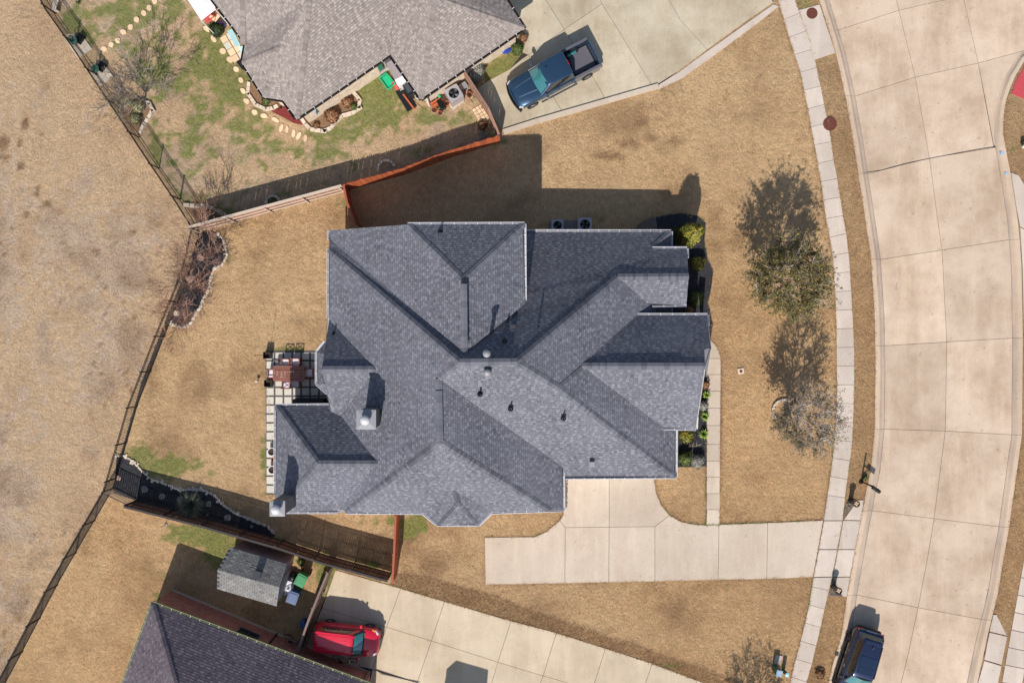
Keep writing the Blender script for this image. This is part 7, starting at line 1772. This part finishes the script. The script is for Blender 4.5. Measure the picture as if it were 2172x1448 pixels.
# ------------------------------------------------------------ things around the taupe house
t = thing('shade_canopy', 'white fabric shade canopy at the top edge beside the taupe house', 'canopy', (*P(425, 10)[:2], 0)); zc = 2.3
cc = [P(396, -4, zc), P(380, -40, zc), P(447, -60, zc), P(457, 21, zc), P(427, 44, zc)]; ap_ = P(421, -2, zc + .32)
m = MB(); m.add(cc + [ap_], [(i, (i + 1) % 5, 5) for i in range(5)]); m.build('fabric', M['canopy'], t)
for q_ in (cc[4], cc[3], cc[0]): MB().tube([(q_.x, q_.y, 0), (q_.x, q_.y, zc)], .03, 8).build('pole', M['white'], t)
def simple_chair(px, py, rz, mat, label, name='garden_chair', sc_=1.0):
    p = P(px, py); t = thing(name, label, 'chair', (p.x, p.y, 0), 'garden chairs of the taupe house', rz)
    MB().box((0, 0, .42), (.5 * sc_, .5 * sc_, .05)).build('seat', mat, t, local=True, bev=.015); MB().box((0, -.27 * sc_, .72), (.5 * sc_, .05, .55), M=Matrix.Rotation(-.35, 3, 'X')).build('backrest', mat, t, local=True, bev=.01)
    for x in (-.22, .22):
        for y in (-.22, .22): MB().box((x * sc_, y * sc_, .21), (.04, .04, .4)).build('leg', M['iron'], t, local=True)
        MB().bar((x * 1.15 * sc_, -.25, .62), (x * 1.15 * sc_, .25, .62), .05, .03).build('armrest', mat, t, local=True)
simple_chair(447, 42, 2.2, M['redcloth'], 'red cushioned garden chair under the edge of the white canopy', sc_=1.3); simple_chair(458, 28, .8, M['teak'], 'brown wicker chair beside the red cushioned chair')
p = P(461, 42); t = thing('side_table', 'small wooden side table next to the red cushioned chair', 'table', (p.x, p.y, 0)); MB().box((p.x, p.y, .45), (.5, .5, .04), .9).build('tabletop', M['flag'], t)
for a in range(4): MB().box((p.x + math.cos(a * 1.57 + .1) * .28, p.y + math.sin(a * 1.57 + .1) * .28, .22), (.04, .04, .43)).build('leg', M['wood_dark'], t)
pot(471, 46, .24, .3, 'purple', 'purple rimmed round tub by the gutter of the taupe house'); pot(475, 53, .2, .2, 'blue', 'blue round tub just below the purple tub')
o = MB().bar(P(487, 64, 1.9), P(505, 98, 1.9), .32, .03).build('awning_sheet', M['aqua']); tag(o, 'long pale aqua sheet hung along the west gutter', 'sheet')
m = MB(); m.add([P(505, 101, 1.5), P(519, 96, 1.9), P(516, 112, 1.2), P(512, 112, 1.1)], [(0, 1, 2, 3), (3, 2, 1, 0)]); o = m.build('shade_cloth', M['aqua']); tag(o, 'small triangular pale aqua cloth at the roof corner', 'cloth')
o = MB().prism(G2([(501, 132), (513, 123), (520, 150), (514, 148)]), 0, .03).build('rubber_mat', M['black']); tag(o, 'dark mat on the ground at the roof corner', 'mat')
# cabinet, barbecue and bench on the south side
t = thing('garden_cabinet', 'long lilac grey topped storage cabinet against the notch wall of the taupe house', 'cabinet', (*P(838, 150)[:2], 0))
A_, B_ = P(825, 124, 1.1), P(853, 178, 1.1); d = (B_ - A_); d.normalize()
MB().bar(A_ + d * .0 - Vector((0, 0, .5)), B_ - Vector((0, 0, .5)), .55, 1.0).build('body', M['white'], t); MB().bar(A_.lerp(B_, -.02) + Vector((0, 0, .03)), A_.lerp(B_, .76) + Vector((0, 0, .03)), .62, .05).build('lid', M['siding'], t); MB().bar(A_.lerp(B_, .77) + Vector((0, 0, .03)), B_ + Vector((0, 0, .03)), .6, .04).build('tray', M['canopy'], t)
p = P(822, 174); t = thing('plastic_sled', 'turquoise plastic tub lying on the grass', 'tub', (p.x, p.y, 0), None, -.9)
m = MB(); pr = [(-.45, -.26), (.45, -.3), (.45, .3), (-.45, .26)]
m.box((0, 0, .05), (.8, .5, .05))
for a, b in ((0, 1), (1, 2), (2, 3), (3, 0)): m.bar((*pr[a], .14), (*pr[b], .14), .06, .16)
m.build('shell', M['tubgreen'], t, local=True, bev=.02)
t = thing('barbecue', 'dark grey barbecue with rounded lid beside the cabinet', 'barbecue', (*P(872, 195)[:2], 0))
A_, B_ = P(864, 183, 0), P(880, 209, 0); d = (B_ - A_).normalized(); n = Vector((-d.y, d.x, 0)); mid = (A_ + B_) / 2
MB().bar(A_ + Vector((0, 0, .45)), B_ + Vector((0, 0, .45)), .6, .8).build('body', M['black'], t, bev=.03)
ln = MB(); L = (B_ - A_).length * .62; vs = []
for e_ in (-L / 2, L / 2): vs += [mid + d * e_ + n * (.24 * math.cos(a)) + Vector((0, 0, .86 + .22 * math.sin(a))) for a in np.linspace(0, math.pi, 9)]
ln.add(vs, [(i, i + 1, 10 + i, 9 + i) for i in range(8)] + [tuple(range(9)), tuple(range(9, 18))[::-1]]).build('lid', M['alloy_dark'], t)
MB().bar(mid - d * .3 - n * .27 + Vector((0, 0, .98)), mid + d * .3 - n * .27 + Vector((0, 0, .98)), .03, .03).build('handle', M['chrome'], t); o = MB().bar(A_.lerp(B_, -.1) - n * .5 + Vector((0, 0, .02)), B_ + d * .5 - n * .5 + Vector((0, 0, .02)), .7, .03).build('rubber_mat', M['black']); tag(o, 'black rubber mat in front of the barbecue', 'mat')
def beam(a, b, mat, label, w_=.1, h=.09, name='timber', cat='timber', z=.06): o = MB().bar(P(*a, z), P(*b, z), w_, h).build(name, M[mat], bev=.01); tag(o, label, cat)
beam((855, 200), (879, 232), 'terra', 'reddish timber edging in the grass below the barbecue'); beam((835, 172), (848, 188), 'redcloth', 'pink paving strip between the cabinet and the grass', .45, .05)
beam((843, 184), (898, 230), 'black', 'thin black pole lying across the mat by the barbecue', .035, .035, 'pole', 'pole', .5); beam((1020, 215), (1026, 182), 'galv', 'thin pale pole leaning outside the brown fence', .045, .045, 'pole', 'pole', .9)
beam((986, 196), (1004, 218), 'black', 'thin dark tool leaning in the side yard', .04, .04, 'garden_tool', 'garden tool', .4)
for k, (x, y, r_, h_, mt, l_) in enumerate(((853, 187, .17, .3, 'yellow', 'pale yellow pot beside the cabinet tray'), (861, 186, .15, .3, 'white', 'white ringed pot between the yellow pot and the barbecue'), (865, 178, .13, .35, 'red', 'red pot under the gutter by the barbecue'), (889, 208, .22, .5, 'white', 'white tub at the roof corner above the barbecue'),
        (913, 205, .17, .3, 'terra', 'terracotta pot leftmost of the heap by the cream wall'), (926, 200, .22, .3, 'terra', 'large terracotta pot at the top of the heap by the cream wall'), (918, 213, .2, .18, 'white', 'white rimmed round dish in the pot heap'), (928, 207, .17, .22, 'white', 'white bowl beside the green scoop in the pot heap'), (949, 222, .16, .3, 'terra', 'terracotta pot nearest the side yard air conditioner'),
        (922, 235, .19, .2, 'terra', 'tipped terracotta pot in the grass below the heap'), (934, 241, .15, .12, 'redcloth', 'flat pinkish dish in the grass below the heap'), (988, 190, .16, .3, 'galv', 'shiny metal pot by the brown fence'), (996, 203, .19, .2, 'redcloth', 'pink bucket by the brown fence'))): pot(x, y, r_, h_, mt, l_, group='pots around the taupe house')
for k, (x, y, rz) in enumerate(((925, 219, .5), (930, 223, .5))): p = P(x, y); o = MB().box((p.x, p.y, .25), (.75, .12, .4), .55 + k * .02).build('wooden_shelf', M['terra']); tag(o, ('upper' if not k else 'lower') + ' terracotta coloured plank shelf in the pot heap', 'shelf', 'plank shelves in the pot heap')
p = P(937, 226); o = MB().box((p.x, p.y, .3), (.34, .62, .5), .55).build('storage_bin', M['blackmetal'], bev=.03); tag(o, 'dark blue grey storage bin in the pot heap', 'storage bin')
p = P(930, 203); o = MB().bar(P(925, 199, .5), P(934, 207, .5), .14, .06).build('scoop', M['tubgreen'], bev=.02); tag(o, 'bright green scoop lying over the white bowl', 'scoop')
p = P(984, 188); t = thing('wire_cart', 'white wire cart by the brown fence', 'cart', (p.x, p.y, 0)); MB().box((p.x, p.y, .5), (.5, .4, .04), .6).build('tray', M['galv'], t)
for a in range(4): MB().box((p.x + math.cos(a * 1.57 + 1.2) * .26, p.y + math.sin(a * 1.57 + 1.2) * .26, .25), (.03, .03, .5)).build('leg', M['white'], t)
# hose reel
p = P(1072, 106); t = thing('hose_reel', 'coiled blue garden hose against the cream brick wall', 'hose', (p.x, p.y, 0))
for k in range(5):
    r = .34 - k * .045; MB().tube([(p.x + math.cos(a) * r, p.y + math.sin(a) * r * .85, .12 + k * .05) for a in np.linspace(0, 2 * math.pi, 22)], .025, 6, cap=False).build('coil', M['blue'], t)
# benches and pots along the iron fence
for k, (x, y, col) in enumerate(((163, 92, 'iron'), (209, 151, 'iron'))):
    p = P(x + 8, y + 8); t = thing('paved_seat_pad', ('upper' if not k else 'lower') + ' pale paved square beside the iron fence', 'paving', (p.x, p.y, 0), 'paved squares beside the iron fence')
    d = Vector((.58, -.81, 0)); n = Vector((.81, .58, 0))
    for i in range(3):
        for j in range(3): q_ = p + d * (i - 1) * .36 + n * (j - 1) * .36; MB().box((q_.x, q_.y, .02), (.34, .34, .06), math.atan2(d.y, d.x)).build('paver', M['stone'], t)
    p = P(x, y); t = thing('garden_chair', ('upper round green metal chair' if not k else 'lower green metal chair') + ' on its paved square by the iron fence', 'chair', (p.x, p.y, 0), 'metal chairs by the iron fence')
    MB().cyl((p.x, p.y), .26, .42, .45, 18).build('seat', M['utilgreen'], t); MB().tube([(p.x + math.cos(a) * .29, p.y + math.sin(a) * .29, .72) for a in np.linspace(.2, 5, 16)], .018, 6).build('backrest', M['aqua' if not k else 'iron'], t)
    for a in range(4): MB().tube([(p.x + math.cos(a * 1.57) * .24, p.y + math.sin(a * 1.57) * .24, 0), (p.x + math.cos(a * 1.57) * .22, p.y + math.sin(a * 1.57) * .22, .72)], .015, 5).build('leg', M['iron'], t)
    p = P(x + 9, y - 7); o = MB().box((p.x, p.y, .15), (.4, .6, .28), -.6).build('cushion_box', M['blackmetal'], bev=.03); tag(o, ('upper' if not k else 'lower') + ' dark grey box behind the metal chair', 'box', 'boxes by the iron fence')
t = thing('garden_bench', 'pinkish wooden bench at the top end of the iron fence', 'bench', (*P(113, 12)[:2], 0)); A_, B_ = P(120, -6, .45), P(112, 22, .45)
for k in (-1, 0, 1): MB().bar(A_ + Vector((k * .13, 0, 0)), B_ + Vector((k * .13, 0, 0)), .11, .04).build('slat', M['wood_pale'], t)
for q_ in (A_.lerp(B_, .1), A_.lerp(B_, .9)): MB().box((q_.x, q_.y, .21), (.36, .06, .42)).build('leg', M['wood_pale'], t)
# statue behind the fence corner
p = P(450, 461); t = thing('garden_statue', 'small pale stone bird statue on a slab in the shaded corner bed', 'statue', (p.x, p.y, 0)); MB().box((p.x, p.y, .1), (.5, .35, .16), .5).build('plinth', M['greystone'], t)
MB().lathe((p.x, p.y, .18), [(.1, 0), (.16, .12), (.13, .26), (.06, .34), (.08, .42), (0, .48)], 14).build('figure', M['greystone'], t); MB().bar((p.x - .05, p.y, .34), (p.x - .36, p.y + .05, .3), .16, .06).build('wing', M['greystone'], t)
# green wheelie strip: valve box dots on the street are left to the concrete

# ------------------------------------------------------------ last pieces of the houses
gx0, gy0 = plan(*ZF(c1_)); gx1, _g = plan(*ZF(c2_))
wy = gy0 + .42
for k, (a, b) in enumerate(((gx0 + .9, gx0 + 5.6),)):
    gd_ = MB().box(((a + b) / 2, wy - .03, 1.1), (b - a, .05, 2.2)).build('garage_door', M['white'], house)
    for r_ in range(4):
        for c_ in range(4): MB().box((a + (b - a) * (c_ + .5) / 4, wy - .065, .28 + r_ * .54), ((b - a) / 4 - .14, .02, .42)).build('door_panel', M['white'], gd_)
rp = MB(); tp = [Vector((p.x, p.y, gz_ - .02)) for p in gp]; ce_ = sum(tp, Vector()) / len(tp) + Vector((0, 0, 1.1)); o_ = [ce_ + (q - ce_) * 1.03 for q in tp]
rp.add([Vector((q.x, q.y, gz_ - .02)) for q in o_] + [ce_], [(i, (i + 1) % 5, 5) for i in range(5)], .5); rp.build('garage_roof', M['sh_plum'], h3)
